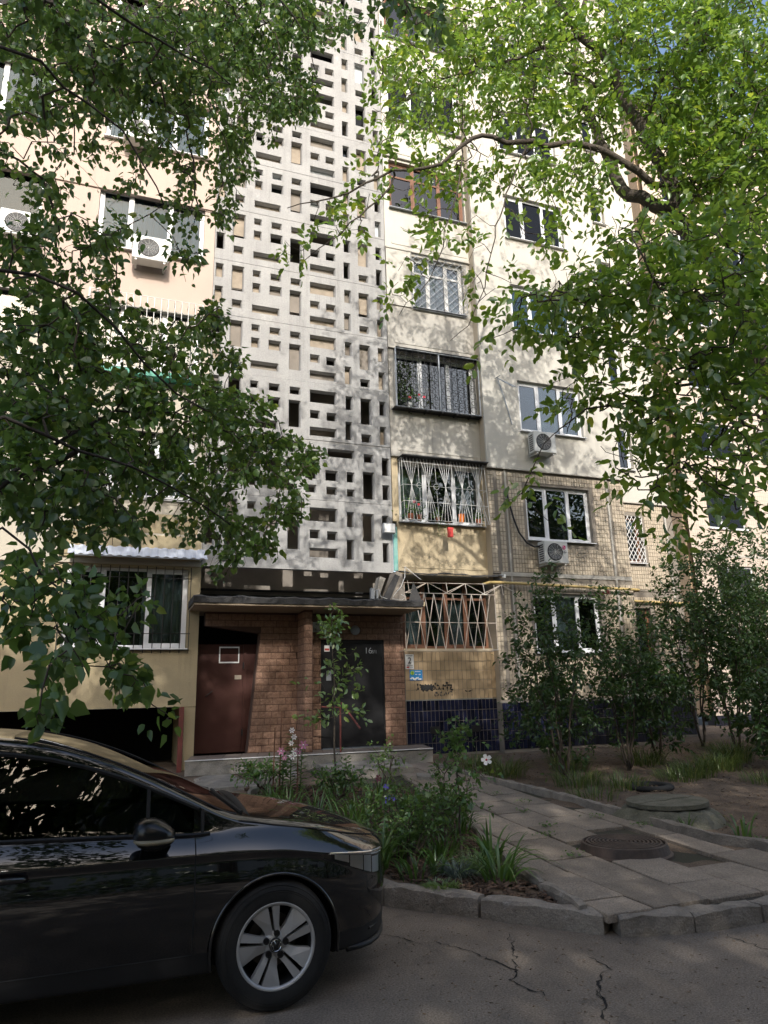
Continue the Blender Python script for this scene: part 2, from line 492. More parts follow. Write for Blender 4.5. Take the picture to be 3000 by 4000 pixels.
crack([(2520, 3785), (2580, 3800), (2650, 3805)], 0.004)
crack([(2800, 3640), (2880, 3670), (2960, 3700), (3100, 3740)], 0.006)
crack([(1480, 3650), (1560, 3660), (1640, 3690), (1700, 3680)], 0.005)
# wet tar stain by the kerb: a flat irregular patch
def patch(cx, cy, rx, ry, seed, name, m, z=0.006, parent=None):
    rg = np.random.default_rng(seed); k = 40
    ph = rg.uniform(0, 6.28, 6)
    mb = MB(); pts = []
    for i in range(k):
        t = 2*math.pi*i/k
        f = 1+0.2*math.sin(2*t+ph[0])+0.14*math.sin(3*t+ph[1])+0.10*math.sin(5*t+ph[2])+0.08*math.sin(9*t+ph[3])
        pts.append((cx+rx*f*math.cos(t), cy+ry*f*math.sin(t), z))
    mb.poly(pts)
    return mb.build(name, m, parent)
mat('tar_stain', (0.06, 0.051, 0.043), 0.75, (0.10, 0.085, 0.07), 7, 0.8, bump=0.6, bscale=70, fine=.4, fscale=75)

# soil sheet
xs = np.concatenate([np.arange(-16, -2, 0.5), np.arange(-2, 10, 0.09), np.arange(10, 31, 0.5)])
ys = np.concatenate([np.arange(4.3, 14.2, 0.09), np.arange(14.2, 24, 0.5)])
X, Y = np.meshgrid(xs, ys)
Z = soil_h(X, Y)
Z = np.where((Y < 6.9) & (~in_poly(PLATEAU, X, Y)), np.minimum(Z, -0.03), Z)
Vg = np.stack([X.ravel(), Y.ravel(), Z.ravel()], 1)
nx, ny = len(xs), len(ys)
ii = (np.arange(ny-1)[:, None]*nx+np.arange(nx-1)[None, :]).ravel()
Fg = np.stack([ii, ii+1, ii+nx+1, ii+nx], 1)
ground = link('ground', np_mesh('ground', Vg, Fg, 'soil', True))
tag(ground, 'bare brown earth of the front gardens', None, None, 'structure')

# ---------------------------------------------------------------- kerb stones
def rough_stone(p0, p1, wid, z0, z1a, z1b, seed, name, m, parent, amp=0.012, round_=0.03):
    """a kerb stone from p0 to p1 (front bottom line), wid deep to the left of the line"""
    rg = np.random.default_rng(seed)
    p0 = np.array(p0, float); p1 = np.array(p1, float)
    L = np.linalg.norm(p1-p0); d = (p1-p0)/L; n = np.array([-d[1], d[0]])
    k = max(6, int(L/0.05))
    prof = [(0, 0), (0.0, 0.5), (0.004, 1-round_*2), (round_, 1.0), (wid*0.5, 1.0), (wid-round_*0.5, 0.99), (wid, 0.8), (wid, 0)]
    mb = MB()
    ph = rg.uniform(0, 6.28, 8)
    for i in range(k+1):
        t = i/k; e = 0.012*L*((2*t-1)**6)/max(L, 0.3)
        for j, (o, h) in enumerate(prof):
            zt = z1a+(z1b-z1a)*t
            dz = amp*(math.sin(t*L*9+ph[0]+j)+0.6*math.sin(t*L*23+ph[1]+2*j))*(1 if j > 1 else 0.3)+rg.normal(0, amp*0.35)*(1 if 1 < j < 7 else 0)
            do = amp*0.7*math.sin(t*L*13+ph[2]+1.7*j)+rg.normal(0, amp*0.25)
            q = p0+d*(t*L)+n*(o+do+e)
            mb.v.append((q[0], q[1], z0+(zt-z0)*h+dz-(e*0.8 if h > 0.7 else 0)))
    m_ = len(prof)
    for i in range(k):
        for j in range(m_-1):
            a = i*m_+j
            mb.f.append((a, a+m_, a+m_+1, a+1))
    mb.f.append(tuple(range(m_))); mb.f.append(tuple(k*m_+j for j in range(m_-1, -1, -1)))
    return mb.build(name, m, parent, smooth=False, fix=True)
kerb = empty('kerb', (3.3, 4.5, 0), None, None, None, 'structure')
KP = [(1.50, 8.6, .17), (1.62, 7.7, .17), (1.80, 6.75, .17), (2.07, 5.80, .16), (2.61, 5.20, .14), (3.20, 4.50, .135)]
for i in range(len(KP)-1):
    a, b = KP[i], KP[i+1]
    dx = np.array([b[0]-a[0], b[1]-a[1]]); dx = dx/np.linalg.norm(dx)*0.012
    rough_stone((a[0]+dx[0], a[1]+dx[1]), (b[0]-dx[0], b[1]-dx[1]), 0.16, -0.05, a[2], b[2], 40+i, 'kerb_stone', 'kerb_concrete', kerb, 0.0065)
KP = [(3.27, 4.43), (3.78, 4.29), (4.36, 4.26), (5.3, 4.27), (6.25, 4.27), (7.2, 4.29), (8.15, 4.31), (9.1, 4.33), (10.05, 4.35), (11, 4.37), (12, 4.39)]
for i in range(len(KP)-1):
    a, b = KP[i], KP[i+1]
    rough_stone((a[0]+.008, a[1]), (b[0]-.008, b[1]), 0.16, -0.05, 0.125, 0.125, 80+i, 'kerb_stone', 'kerb_concrete', kerb, 0.0065)
# low garden edging along the path: right side and flower-bed side
edging = empty('path_edging', (5.5, 8, 0.2), None, None, None, 'structure')
EP = [(9.6, 5.42), (8.6, 5.40), (7.6, 5.38), (6.7, 5.38), (5.82, 5.42), (5.58, 6.0), (5.56, 6.9), (5.57, 7.8), (5.54, 8.7), (5.48, 9.6), (5.38, 10.4), (5.36, 11.2), (5.36, 12.0)]
for i in range(len(EP)-1):
    a, b = EP[i], EP[i+1]
    rough_stone(b, a, 0.085, gz(a[1])-0.12, gz(b[1])+0.065, gz(a[1])+0.065, 120+i, 'edging_stone', 'kerb_concrete', edging, 0.006, 0.02)
EP = [(3.20, 4.66), (3.28, 5.3), (3.36, 5.95), (3.55, 6.75), (3.76, 7.5), (3.92, 8.3), (4.05, 9.1), (4.2, 10.0)]
for i in range(len(EP)-1):
    a, b = EP[i], EP[i+1]
    rough_stone(a, b, 0.07, gz(a[1])-0.12, gz(a[1])+0.04, gz(b[1])+0.04, 150+i, 'edging_stone', 'kerb_concrete', edging, 0.006, 0.02)
BED_EDGE = EP

# ---------------------------------------------------------------- path of concrete slabs
def clip(poly, a, b, c):
    """keep a*x+b*y <= c"""
    out = []
    n = len(poly)
    for i in range(n):
        p, q = poly[i], poly[(i+1) % n]
        fp = a*p[0]+b*p[1]-c; fq = a*q[0]+b*q[1]-c
        if fp <= 0: out.append(p)
        if fp*fq < 0:
            t = fp/(fp-fq); out.append((p[0]+(q[0]-p[0])*t, p[1]+(q[1]-p[1])*t))
    return out
def area(p):
    return 0.5*abs(sum(p[i][0]*p[i-1][1]-p[i-1][0]*p[i][1] for i in range(len(p)))) if len(p) > 2 else 0
path = empty('path', (4.5, 8, 0.2), None, None, None, 'structure')
mb = MB()
_n = 60
for i in range(_n):
    y0 = 4.4+(13.0-4.4)*i/_n; y1 = 4.4+(13.0-4.4)*(i+1)/_n
    mb.quad((3.36, y0, gz(y0)-0.028), (9.8, y0, gz(y0)-0.028), (9.8, y1, gz(y1)-0.028), (3.36, y1, gz(y1)-0.028)) if y0 < 5.3 else \
        mb.quad((3.2, y0, gz(y0)-0.028), (5.5, y0, gz(y0)-0.028), (5.5, y1, gz(y1)-0.028), (3.2, y1, gz(y1)-0.028))
mb.build('path_bed', 'joint_dirt', path)
MAN = (4.56, 6.0)
def lay_slab(poly, rg, zoff=0.0):
    if area(poly) < 0.02: return
    c = (sum(p[0] for p in poly)/len(poly), sum(p[1] for p in poly)/len(poly))
    pts = [(c[0]+(p[0]-c[0])*0.968, c[1]+(p[1]-c[1])*0.975) for p in poly]
    tx, ty = rg.normal(0, 0.007, 2); h = rg.normal(0, 0.004)+zoff
    top = [(p[0]+rg.normal(0, .004), p[1]+rg.normal(0, .004), gz(p[1])+h+tx*(p[0]-c[0])+ty*(p[1]-c[1])) for p in pts]
    n = len(top)
    ins = [(c[0]+(p[0]-c[0])*0.965, c[1]+(p[1]-c[1])*0.965, p[2]+0.006) for p in top]
    m = MB()
    m.v = ins+top+[(p[0], p[1], p[2]-0.05) for p in top]
    m.f = [tuple(range(n))]
    for i in range(n):
        j = (i+1) % n
        m.f += [(i, n+i, n+j, j), (n+i, 2*n+i, 2*n+j, n+j)]
    m.build('paving_slab', 'slab_concrete', path, fix=True)
rg = np.random.default_rng(5)
W, Hs = 0.5, 0.75
for ci in range(-1, 14):
    x0 = 3.12+ci*W
    off = (0.0, 0.36, 0.12, 0.5)[ci % 4]
    for ri in range(-1, 13):
        y0 = 4.42+ri*Hs+off-0.36; y1 = y0+Hs
        if y0 > 12.6: continue
        sk = 0.05
        poly = [(x0+sk*(y0-5), y0), (x0+W+sk*(y0-5), y0), (x0+W+sk*(y1-5), y1), (x0+sk*(y1-5), y1)]
        poly = clip(poly, 0, -1, -4.47)
        poly = clip(poly, 0, 1, 12.7)
        if not poly: continue
        cx = sum(p[0] for p in poly)/len(poly); cyy = sum(p[1] for p in poly)/len(poly)
        if cx > 5.5 and cyy > 4.4:
            poly = clip(poly, 0, 1, 5.33); poly = clip(poly, 1, 0, 9.6)
        elif cyy > 5.4:
            poly = clip(poly, 1, 0, 5.46)
        for a, b in zip(BED_EDGE[:-1], BED_EDGE[1:]):       # to the right of the bed edging
            if not poly: break
            dx, dy = b[0]-a[0], b[1]-a[1]
            if a[1]-0.5 < cyy < b[1]+0.5 or (b is BED_EDGE[-1] and cyy > a[1]):
                poly = clip(poly, -dy, dx, -dy*a[0]+dx*a[1]-0.012)
        if len(poly) < 3: continue
        if math.hypot(cx-MAN[0]-.12, cyy-MAN[1]-.05) < 0.47: continue      # the hole round the manhole
        lay_slab(poly, rg)

# broken flagstones and step in front of the porch
def flag(pxs, z, thick, name, m='old_concrete', seed=1, parent=None, wob=0.012):
    rg = np.random.default_rng(seed)
    P = [on_z(x, y, z) for x, y in pxs]
    pts = []
    for i in range(len(P)):
        a, b = P[i], P[(i+1) % len(P)]
        n = max(1, int(np.linalg.norm(b-a)/0.12))
        for k in range(n):
            q = a+(b-a)*k/n
            pts.append((q[0]+rg.normal(0, wob), q[1]+rg.normal(0, wob), z+rg.normal(0, wob*.3)))
    c = (sum(p[0] for p in pts)/len(pts), sum(p[1] for p in pts)/len(pts), z+0.006)
    n = len(pts)
    mbb = MB(); ins = [(c[0]+(p[0]-c[0])*.95, c[1]+(p[1]-c[1])*.95, p[2]+.008) for p in pts]
    mbb.v = [c]+ins+pts+[(p[0], p[1], p[2]-thick) for p in pts]
    for i in range(n):
        j = (i+1) % n
        mbb.f += [(0, 1+i, 1+j), (1+i, 1+n+i, 1+n+j, 1+j), (1+n+i, 1+2*n+i, 1+2*n+j, 1+n+j)]
    return mbb.build(name, m, parent, fix=True)
def E1(x, y): return (700+x*.4295, 2150+y*.4295)
def E2(x, y): return (1200+x*.4521, 2150+y*.4521)
flags = empty('paving_fragments', (2.2, 12, 0.38), None, None, None, 'structure')
flag([E1(*p) for p in [(130, 2085), (250, 2040), (430, 2015), (560, 2080), (640, 2095), (620, 2140), (300, 2165), (140, 2130)]], 0.37, 0.10, 'flagstone', seed=1, parent=flags)
flag([E1(*p) for p in [(700, 2020), (860, 2000), (890, 2060), (730, 2110)]], 0.39, 0.08, 'flagstone', seed=2, parent=flags)
flag([E1(*p) for p in [(640, 2105), (690, 2100), (720, 2160), (645, 2200)]], 0.37, 0.12, 'flagstone', seed=3, parent=flags)
flag([E1(*p) for p in [(10, 2110), (110, 2095), (130, 2120), (40, 2140)]], 0.36, 0.06, 'flagstone', seed=4, parent=flags)
flag([E1(*p) for p in [(900, 2010), (1060, 1985), (1080, 2040), (920, 2060)]], 0.40, 0.08, 'flagstone', seed=6, parent=flags)
flag([E2(*p) for p in [(945, 1925), (1100, 1930), (1090, 1955), (950, 1952)]], 0.385, 0.06, 'flagstone', seed=7, parent=flags)
step = flag([E2(*p) for p in [(85, 1848), (420, 1818), (800, 1792), (925, 1868), (440, 1905), (280, 1915)]], 0.46, 0.13, 'stone_step', seed=9)
tag(step, 'tilted broken concrete slab used as a step before the black door', 'step')

# bark chips in the flower bed and dead leaves: nobody could count them
def scatter_chips(name, n, region, m, label, lx=(0.02, 0.06), lz=0.008, zoff=0.01, seed=3):
    rg = np.random.default_rng(seed)
    xs, ys = [], []
    xa = min(p[0] for p in region); xb = max(p[0] for p in region); ya = min(p[1] for p in region); yb = max(p[1] for p in region)
    while len(xs) < n:
        x = rg.uniform(xa, xb, n); y = rg.uniform(ya, yb, n); k = in_poly(region, x, y)
        xs += list(x[k]); ys += list(y[k])
    xs = np.array(xs[:n]); ys = np.array(ys[:n]); zs = soil_h(xs, ys)+zoff+rg.uniform(0, 0.02, n)
    a = rg.uniform(0, 6.28, n); l = rg.uniform(lx[0], lx[1], n); wd = l*rg.uniform(.25, .6, n)
    u = np.stack([np.cos(a), np.sin(a), rg.normal(0, .25, n)], 1); v = np.stack([-np.sin(a), np.cos(a), rg.normal(0, .35, n)], 1)
    nn = np.cross(u, v); nn /= np.linalg.norm(nn, axis=1)[:, None]
    c = np.stack([xs, ys, zs], 1)
    V = []
    for s1, s2, s3 in ((-1, -1, -1), (1, -.7, -1), (.8, 1, -1), (-1, .8, -1), (-1, -1, 1), (1, -.7, 1), (.8, 1, 1), (-1, .8, 1)):
        V.append(c+u*(l*.5*s1)[:, None]+v*(wd*.5*s2)[:, None]+nn*(lz*.5*s3))
    V = np.stack(V, 1).reshape(-1, 3)
    q = np.array([(4, 5, 6, 7), (0, 1, 5, 4), (1, 2, 6, 5), (2, 3, 7, 6), (3, 0, 4, 7)])
    F = (np.arange(n)[:, None, None]*8+q[None]).reshape(-1, 4)
    o = link(name, np_mesh(name, V, F, m))
    return tag(o, label, None, None, 'stuff')
BED = [(3.12, 4.72), (3.2, 5.3), (3.3, 5.95), (3.5, 6.75), (3.7, 7.5), (3.85, 8.3), (4.0, 9.2), (4.1, 10.4), (1.9, 11.4), (1.75, 9.5), (1.85, 7.7), (2.25, 6.0), (2.75, 5.35)]
scatter_chips('bark_mulch', 7000, BED, 'bark_chip', 'brown bark chips covering the flower bed', (0.025, 0.075), zoff=0.015)
GARD = [(5.7, 5.55), (14, 5.7), (15, 13.6), (5.6, 13.6), (5.6, 8)]
scatter_chips('leaf_litter', 6000, GARD, 'dry_leaf', 'dry leaves and needles on the garden earth', (0.015, 0.05), 0.002, 0.008, 5)
scatter_chips('gravel_litter', 900, [(-1, 7.2), (1.5, 7.2), (1.7, 12.6), (-1, 12.6)], 'dry_leaf', 'dry leaves and grit on the earth behind the car', (0.01, 0.05), 0.004, 0.006, 6)
o = scatter_chips('road_grit', 1500, [(1.0, 2.2), (6, 2.2), (6, 4.22), (3.3, 4.33), (2.0, 5.7), (1.75, 5.5)], 'dry_leaf', 'specks of grit and dry leaf bits on the asphalt', (0.005, 0.022), 0.003, 0.0, 8)
for v in o.data.vertices: v.co.z = max(0.001, v.co.z-ground_at(v.co.x, v.co.y)+0.001)*.25
# ================================================================== APARTMENT BUILDING
bld = empty('apartment_building', (6, 14, 0.4), 'nine storey panel apartment block with a pierced concrete stair screen', 'building')
TOP = 25.6
def grid_wall(mb, x0, x1, z0, z1, holes, Y, depth):
    """front face with rectangular holes and their reveals (depth behind the face)"""
    xs = sorted({x0, x1, *[h[0] for h in holes], *[h[2] for h in holes]})
    zs = sorted({z0, z1, *[h[1] for h in holes], *[h[3] for h in holes]})
    xs = [x for x in xs if x0 <= x <= x1]; zs = [z for z in zs if z0 <= z <= z1]
    for i in range(len(xs)-1):
        for j in range(len(zs)-1):
            cx = (xs[i]+xs[i+1])/2; cz = (zs[j]+zs[j+1])/2
            if any(h[0] < cx < h[2] and h[1] < cz < h[3] for h in holes): continue
            mb.quad((xs[i], Y, zs[j]), (xs[i+1], Y, zs[j]), (xs[i+1], Y, zs[j+1]), (xs[i], Y, zs[j+1]))
    for (a, b, c, d) in holes:
        y2 = Y+depth
        mb.quad((a, Y, b), (a, y2, b), (c, y2, b), (c, Y, b))
        mb.quad((a, Y, d), (c, Y, d), (c, y2, d), (a, y2, d))
        mb.quad((a, Y, b), (a, Y, d), (a, y2, d), (a, y2, b))
        mb.quad((c, Y, b), (c, y2, b), (c, y2, d), (c, Y, d))
    return mb
def wall(x0, x1, z0, z1, Y, m, holes=(), depth=0.22, name='wall_panel'):
    mb = MB(); grid_wall(mb, x0, x1, z0, z1, list(holes), Y, depth)
    # sides, top and bottom of the panel so that it is a solid piece
    y2 = Y+depth
    mb.quad((x0, Y, z0), (x0, Y, z1), (x0, y2, z1), (x0, y2, z0)); mb.quad((x1, Y, z0), (x1, y2, z0), (x1, y2, z1), (x1, Y, z1))
    mb.quad((x0, Y, z1), (x1, Y, z1), (x1, y2, z1), (x0, y2, z1)); mb.quad((x0, Y, z0), (x0, y2, z0), (x1, y2, z0), (x1, Y, z0))
    return mb.build(name, m, bld)

def window(x0, x1, z0, z1, Y, n=3, frame='pvc_white', set_=0.10, glass='pane_glass', curtain=None, cover=(0, 1), sill='pvc_white', widths=None, room=True, parent=None, transom=None):
    par = parent or bld
    y = Y+set_
    fw, md = 0.055, 0.05
    mb = MB()
    mb.box(x0, y, z0, x1, y+md, z0+fw); mb.box(x0, y, z1-fw, x1, y+md, z1)
    mb.box(x0, y, z0+fw, x0+fw, y+md, z1-fw); mb.box(x1-fw, y, z0+fw, x1, y+md, z1-fw)
    ws = widths or [1.0/n]*n
    xs = [x0]
    for k in ws: xs.append(xs[-1]+(x1-x0)*k)
    for xm in xs[1:-1]:
        mb.box(xm-fw*.6, y-.002, z0+fw, xm+fw*.6, y+md-.002, z1-fw)
    for i in range(n):                                       # sash inside every bay
        a, b = xs[i]+fw*(1 if i == 0 else .6), xs[i+1]-fw*(1 if i == n-1 else .6)
        if i % 2 == 0 or n == 1:
            s = 0.035
            mb.box(a, y+.008, z0+fw, a+s, y+md-.01, z1-fw); mb.box(b-s, y+.008, z0+fw, b, y+md-.01, z1-fw)
            mb.box(a+s, y+.008, z0+fw, b-s, y+md-.01, z0+fw+s); mb.box(a+s, y+.008, z1-fw-s, b-s, y+md-.01, z1-fw)
        if transom:
            zt = z0+(z1-z0)*transom
            mb.box(a, y+.004, zt-.025, b, y+md-.006, zt+.025)
    win = mb.build('window', frame, par)
    for i in range(n):
        a, b = xs[i]+fw*.6, xs[i+1]-fw*.6
        MB().box(a, y+.022, z0+fw*.7, b, y+.027, z1-fw*.7).build('pane', glass, win)
    if curtain:
        a = x0+(x1-x0)*cover[0]; b = x0+(x1-x0)*cover[1]
        k = max(10, int((b-a)/0.035)); c = MB(); yy = y+0.10
        for i in range(k):
            u0 = a+(b-a)*i/k; u1 = a+(b-a)*(i+1)/k
            w0 = 0.02*math.sin(u0*41)+0.012*math.sin(u0*97+1); w1 = 0.02*math.sin(u1*41)+0.012*math.sin(u1*97+1)
            c.quad((u0, yy+w0, z0+.02), (u1, yy+w1, z0+.02), (u1, yy+w1, z1-.02), (u0, yy+w0, z1-.02))
        c.build('curtain', curtain, win)
    if room:
        r = MB(); ya, yb = Y+0.225, Y+0.95
        r.quad((x0, yb, z0), (x1, yb, z0), (x1, yb, z1), (x0, yb, z1))
        r.quad((x0, ya, z0), (x0, yb, z0), (x0, yb, z1), (x0, ya, z1)); r.quad((x1, ya, z0), (x1, ya, z1), (x1, yb, z1), (x1, yb, z0))
        r.quad((x0, ya, z0), (x1, ya, z0), (x1, yb, z0), (x0, yb, z0)); r.quad((x0, ya, z1), (x0, yb, z1), (x1, yb, z1), (x1, ya, z1))
        r.build('room', 'room_dark', win)
    if sill:
        s = MB(); s.prism([(x0-.03, Y-.09, z0-.035), (x0-.03, Y-.09, z0-.02), (x0-.03, y-.002, z0+.004), (x0-.03, y-.002, z0-.012)], (x1-x0+.06, 0, 0))
        s.build('window_sill', sill, win, fix=True)
    return win
def grille(parts, m, parent, name='window_grille', r=0.008, n=5):
    mb = MB()
    for p in parts: mb.tube(p, r, n)
    return mb.build(name, m, parent)
def circle_pts(cx, y, cz, r, k=14):
    return [(cx+r*math.cos(2*math.pi*i/k), y, cz+r*math.sin(2*math.pi*i/k)) for i in range(k+1)]
def box_grille_frame(x0, x1, z0, z1, yf, yw):
    P = []
    for z in (z0, z1):
        P += [[(x0, yf, z), (x1, yf, z)], [(x0, yf, z), (x0, yw, z)], [(x1, yf, z), (x1, yw, z)]]
    P += [[(x0, yf, z0), (x0, yf, z1)], [(x1, yf, z0), (x1, yf, z1)]]
    return P

LV = lambda k: 4.15+2.68*k
# ---------------------------------------------------------------- left section
YL = 13.97
left_cols = [(-1.0, 1.17), (-3.95, -2.07), (-6.3, -4.6)]
left_m = ['plaster_beige', 'plaster_cream', 'plaster_cream', 'plaster_peach', 'plaster_peach', 'plaster_peach', 'plaster_peach', 'plaster_peach', 'plaster_peach']
for k in range(-1, 8):
    z0 = 1.50 if k == -1 else LV(k); z1 = min(LV(k+1), TOP)
    sill = 2.57 if k == -1 else LV(k)+1.30
    top = sill+(1.50 if k == -1 else 1.45)
    holes = [(a, sill, b, top) for a, b in left_cols]
    wall(-9.0, 1.395, z0+0.006, z1-0.006, YL, left_m[k+1], holes)
    for ci, (a, b) in enumerate(left_cols):
        fr = 'pvc_white'
        cur = 'curtain_white' if (k*3+ci) % 3 != 1 else None
        gl = 'pane_blue' if k >= 2 else 'pane_glass'
        wn = window(a+.005, b-.005, sill+.005, top-.005, YL, 3 if ci != 1 else 2, fr, 0.09, gl, cur, (0, 1) if k > 1 else (0.62, 0.98), widths=None if ci == 1 else [.30, .36, .34])
        if k == -1 and ci == 0:                        # dark bar grille
            P = []
            yb = YL-0.06
            for i in range(15): P.append([(a-.06+(b-a+.10)*i/14, yb, sill-.10), (a-.06+(b-a+.10)*i/14, yb, top+.02)])
            for z in (sill-.04, sill+.26, top-.20): P.append([(a-.08, yb-.006, z), (b+.06, yb-.006, z)])
            grille(P, 'iron_black', wn)
        if k == 0 and ci == 0:                         # white sunburst grille
            P = box_grille_frame(a-.03, b+.03, sill-.06, top, YL-.10, YL)
            for cx in (a+.55, b-.6):
                for i in range(9):
                    t = math.pi*(i/8)
                    P.append([(cx, YL-.10, sill+.0), (cx+.75*math.cos(t), YL-.10, sill+.0+min(1.4, 1.0*math.sin(t)))])
                for rr in (.28, .5):
                    P.append([(cx+rr*math.cos(t), YL-.104, sill+rr*math.sin(t)) for t in np.linspace(0, math.pi, 13)])
            grille(P, 'paint_white', wn, r=.007)
        if k == 1 and ci == 0:                         # white bar cage
            P = box_grille_frame(a-.02, b+.02, sill-.12, top+.05, YL-.28, YL)
            for i in range(17):
                x = a+(b-a)*i/16
                P.append([(x, YL-.28, sill-.12), (x, YL-.28, top+.05), (x, YL, top+.05)])
            P.append([(a, YL-.285, sill+.3), (b, YL-.285, sill+.3)])
            g = grille(P, 'paint_white', wn, r=.008)
            MB().box(a, YL-.275, sill-.24, b, YL-.01, sill-.135).build('planter_base', 'plastic_green', wn)
    if k >= 0:
        MB().box(-9.0, YL-.035, z0-.03, 1.39, YL+.05, z0+.012).build('storey_joint', left_m[k+1] if k != 2 else 'plaster_grey', bld)
# diamond relief panel under the first-floor window
dm = MB()
for i in range(11):
    xa = -0.95+i*0.205; xb = xa+0.2; za, zb = LV(0)+.60, LV(0)+.98
    cx, cz = (xa+xb)/2, (za+zb)/2; ap = (cx, YL-.075, cz); y = YL-.006
    for p, q in (((xa, y, za), (xb, y, za)), ((xb, y, za), (xb, y, zb)), ((xb, y, zb), (xa, y, zb)), ((xa, y, zb), (xa, y, za))):
        dm.poly([p, q, ap])
dm.build('diamond_relief', 'plaster_beige', bld)
MB().box(-1.15, YL-.05, LV(0)+.08, 1.37, YL+.01, LV(0)+.55).build('apron', 'plaster_beige', bld, bevel=.01)
# corrugated awning
aw = MB()
N_ = 60
prev = None
for i in range(N_+1):
    x = -1.0+2.45*i/N_; hh = 0.018 if (i % 4) in (1, 2) else 0.0
    cur = [(x, YL-.02, 4.46+hh), (x+.02, YL-.42, 4.20+hh)]
    if prev: aw.quad(prev[1], cur[1], cur[0], prev[0])
    prev = cur
awn = aw.build('awning', 'corrugated', bld)
grille([[(-.95, YL-.01, 4.22), (-.95, YL-.40, 4.20)], [(1.38, YL-.01, 4.22), (1.38, YL-.40, 4.20)], [(-.95, YL-.40, 4.195), (1.38, YL-.40, 4.195)]], 'steel_grey', awn, 'bracket', .012)
# the dark hollow under the left section, its shade painted on the back wall
MB().box(-9.0, 16.6, 0.0, 1.36, 16.7, 1.6).build('basement_wall', 'hollow_shade', bld)
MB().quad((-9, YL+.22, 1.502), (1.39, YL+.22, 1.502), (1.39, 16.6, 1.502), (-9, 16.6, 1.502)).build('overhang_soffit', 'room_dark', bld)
MB().box(1.20, 13.985, 0.35, 1.395, 16.6, 1.505).build('pier', 'plaster_beige', bld)
MB().box(1.10, 13.86, 0.30, 1.185, 13.95, 1.505).build('post', 'iron_red', bld, bevel=.006)
# ---------------------------------------------------------------- pierced stair screen
OPEN0 = [(0.05, 0.90, 0.20, 1.22), (0.40, .63, .65, 1.23), (0.86, 1.06, 1.02, 1.20), (1.26, 1.04, 1.48, 1.19), (0.86, .67, 1.02, .88), (1.24, .67, 1.50, .88), (1.72, 1.02, 1.94, 1.17),
        (2.17, .885, 2.76, 1.16), (2.99, .80, 3.135, 1.11), (3.34, .50, 3.58, 1.10), (3.79, .76, 3.92, 1.08), (1.70, .26, 1.95, .86), (0.04, .27, .20, .66), (0.42, .22, .62, .39),
        (0.86, .17, 1.45, .335), (2.175, .51, 2.38, .68), (2.55, .49, 2.76, .66), (2.17, .11, 2.76, .29), (2.98, .09, 3.12, .50), (3.35, .075, 3.56, .24), (3.79, .06, 3.92, .47)]
OPEN = [(a-.012, b-.012, c+.012, d+.012) for a, b, c, d in OPEN0]
SX, SY, SW, SH = 1.405, 14.0, 4.02, 1.34
def screen_mesh(openings, h, name):
    mb = MB()
    c = 0.020; T = 0.13
    inner = [(a+c, b+c*.8, d-c, e-c) for a, b, d, e in openings]
    grid_wall(mb, 0, SW, 0.004, h-.004, [o for o in openings], 0.0, 0.0001)
    # drop the zero-depth reveals that grid_wall appended
    k = 4*len(openings)
    mb.f = mb.f[:-k]; mb.v = mb.v[:-4*k]
    for (a, b, d, e), (ia, ib, id_, ie) in zip(openings, inner):
        yo, yi, yb = 0.0, 0.05, T
        O = [(a, yo, b), (d, yo, b), (d, yo, e), (a, yo, e)]; I = [(ia, yi, ib), (id_, yi, ib), (id_, yi, ie), (ia, yi, ie)]; B = [(p[0], yb, p[2]) for p in I]
        for i in range(4):
            j = (i+1) % 4
            mb.quad(O[j], O[i], I[i], I[j]); mb.quad(I[j], I[i], B[i], B[j])
    b2 = MB(); grid_wall(b2, 0, SW, 0.004, h-.004, inner, T, 0.0001)
    k = 4*len(openings); b2.f = b2.f[:-k]; b2.v = b2.v[:-4*k]
    n = len(mb.v); mb.v += b2.v; mb.f += [tuple(n+i for i in f) for f in b2.f]
    for z in (.004, h-.004): mb.quad((0, 0, z), (SW, 0, z), (SW, T, z), (0, T, z))
    mb.quad((0, 0, .008), (0, T, .008), (0, T, h-.008), (0, 0, h-.008)); mb.quad((SW, 0, .008), (SW, T, .008), (SW, T, h-.008), (SW, 0, h-.008))
    bm = bmesh.new(); me = mb.mesh(name, 'screen_concrete'); bm.from_mesh(me)
    bmesh.ops.remove_doubles(bm, verts=bm.verts, dist=1e-5)
    bm.to_mesh(me); bm.free()
    return me
me_std = screen_mesh(OPEN, SH, 'screen_panel')
me_rot = screen_mesh([(SW-c, SH-d, SW-a, SH-b) for a, b, c, d in OPEN], SH, 'screen_panel')
me_low = screen_mesh([(a, b+.17, c, d+.17) for a, b, c, d in OPEN], SH+.17, 'screen_panel')
ZP = [4.15]+[5.66+SH*i for i in range(15)]
rg = np.random.default_rng(21)
for i, z in enumerate(ZP):
    me = me_low if i == 0 else (me_rot if i == 1 else me_std)
    o = link('screen_panel', me, bld, loc=(SX, SY+rg.normal(0, .004), z))
    # householders have boarded, glazed or curtained many of the openings from inside
    if i >= 2:
        prob = {2: .05, 3: .72, 4: .95, 5: .5}.get(i, .75)
        for (a, b, c, d) in OPEN:
            if rg.random() < prob:
                kind = rg.choice(['board_wood', 'inner_plaster', 'pane_blue', 'board_wood', 'curtain_white'] if i > 5 else ['board_wood', 'inner_plaster', 'board_wood'])
                lift = rg.choice([0, 0, 0.25])*(d-b)
                MB().box(SX+a-.01, SY+.135, z+b-.01+lift, SX+c+.01, SY+.155, z+d+.01).build('infill', str(kind), o)
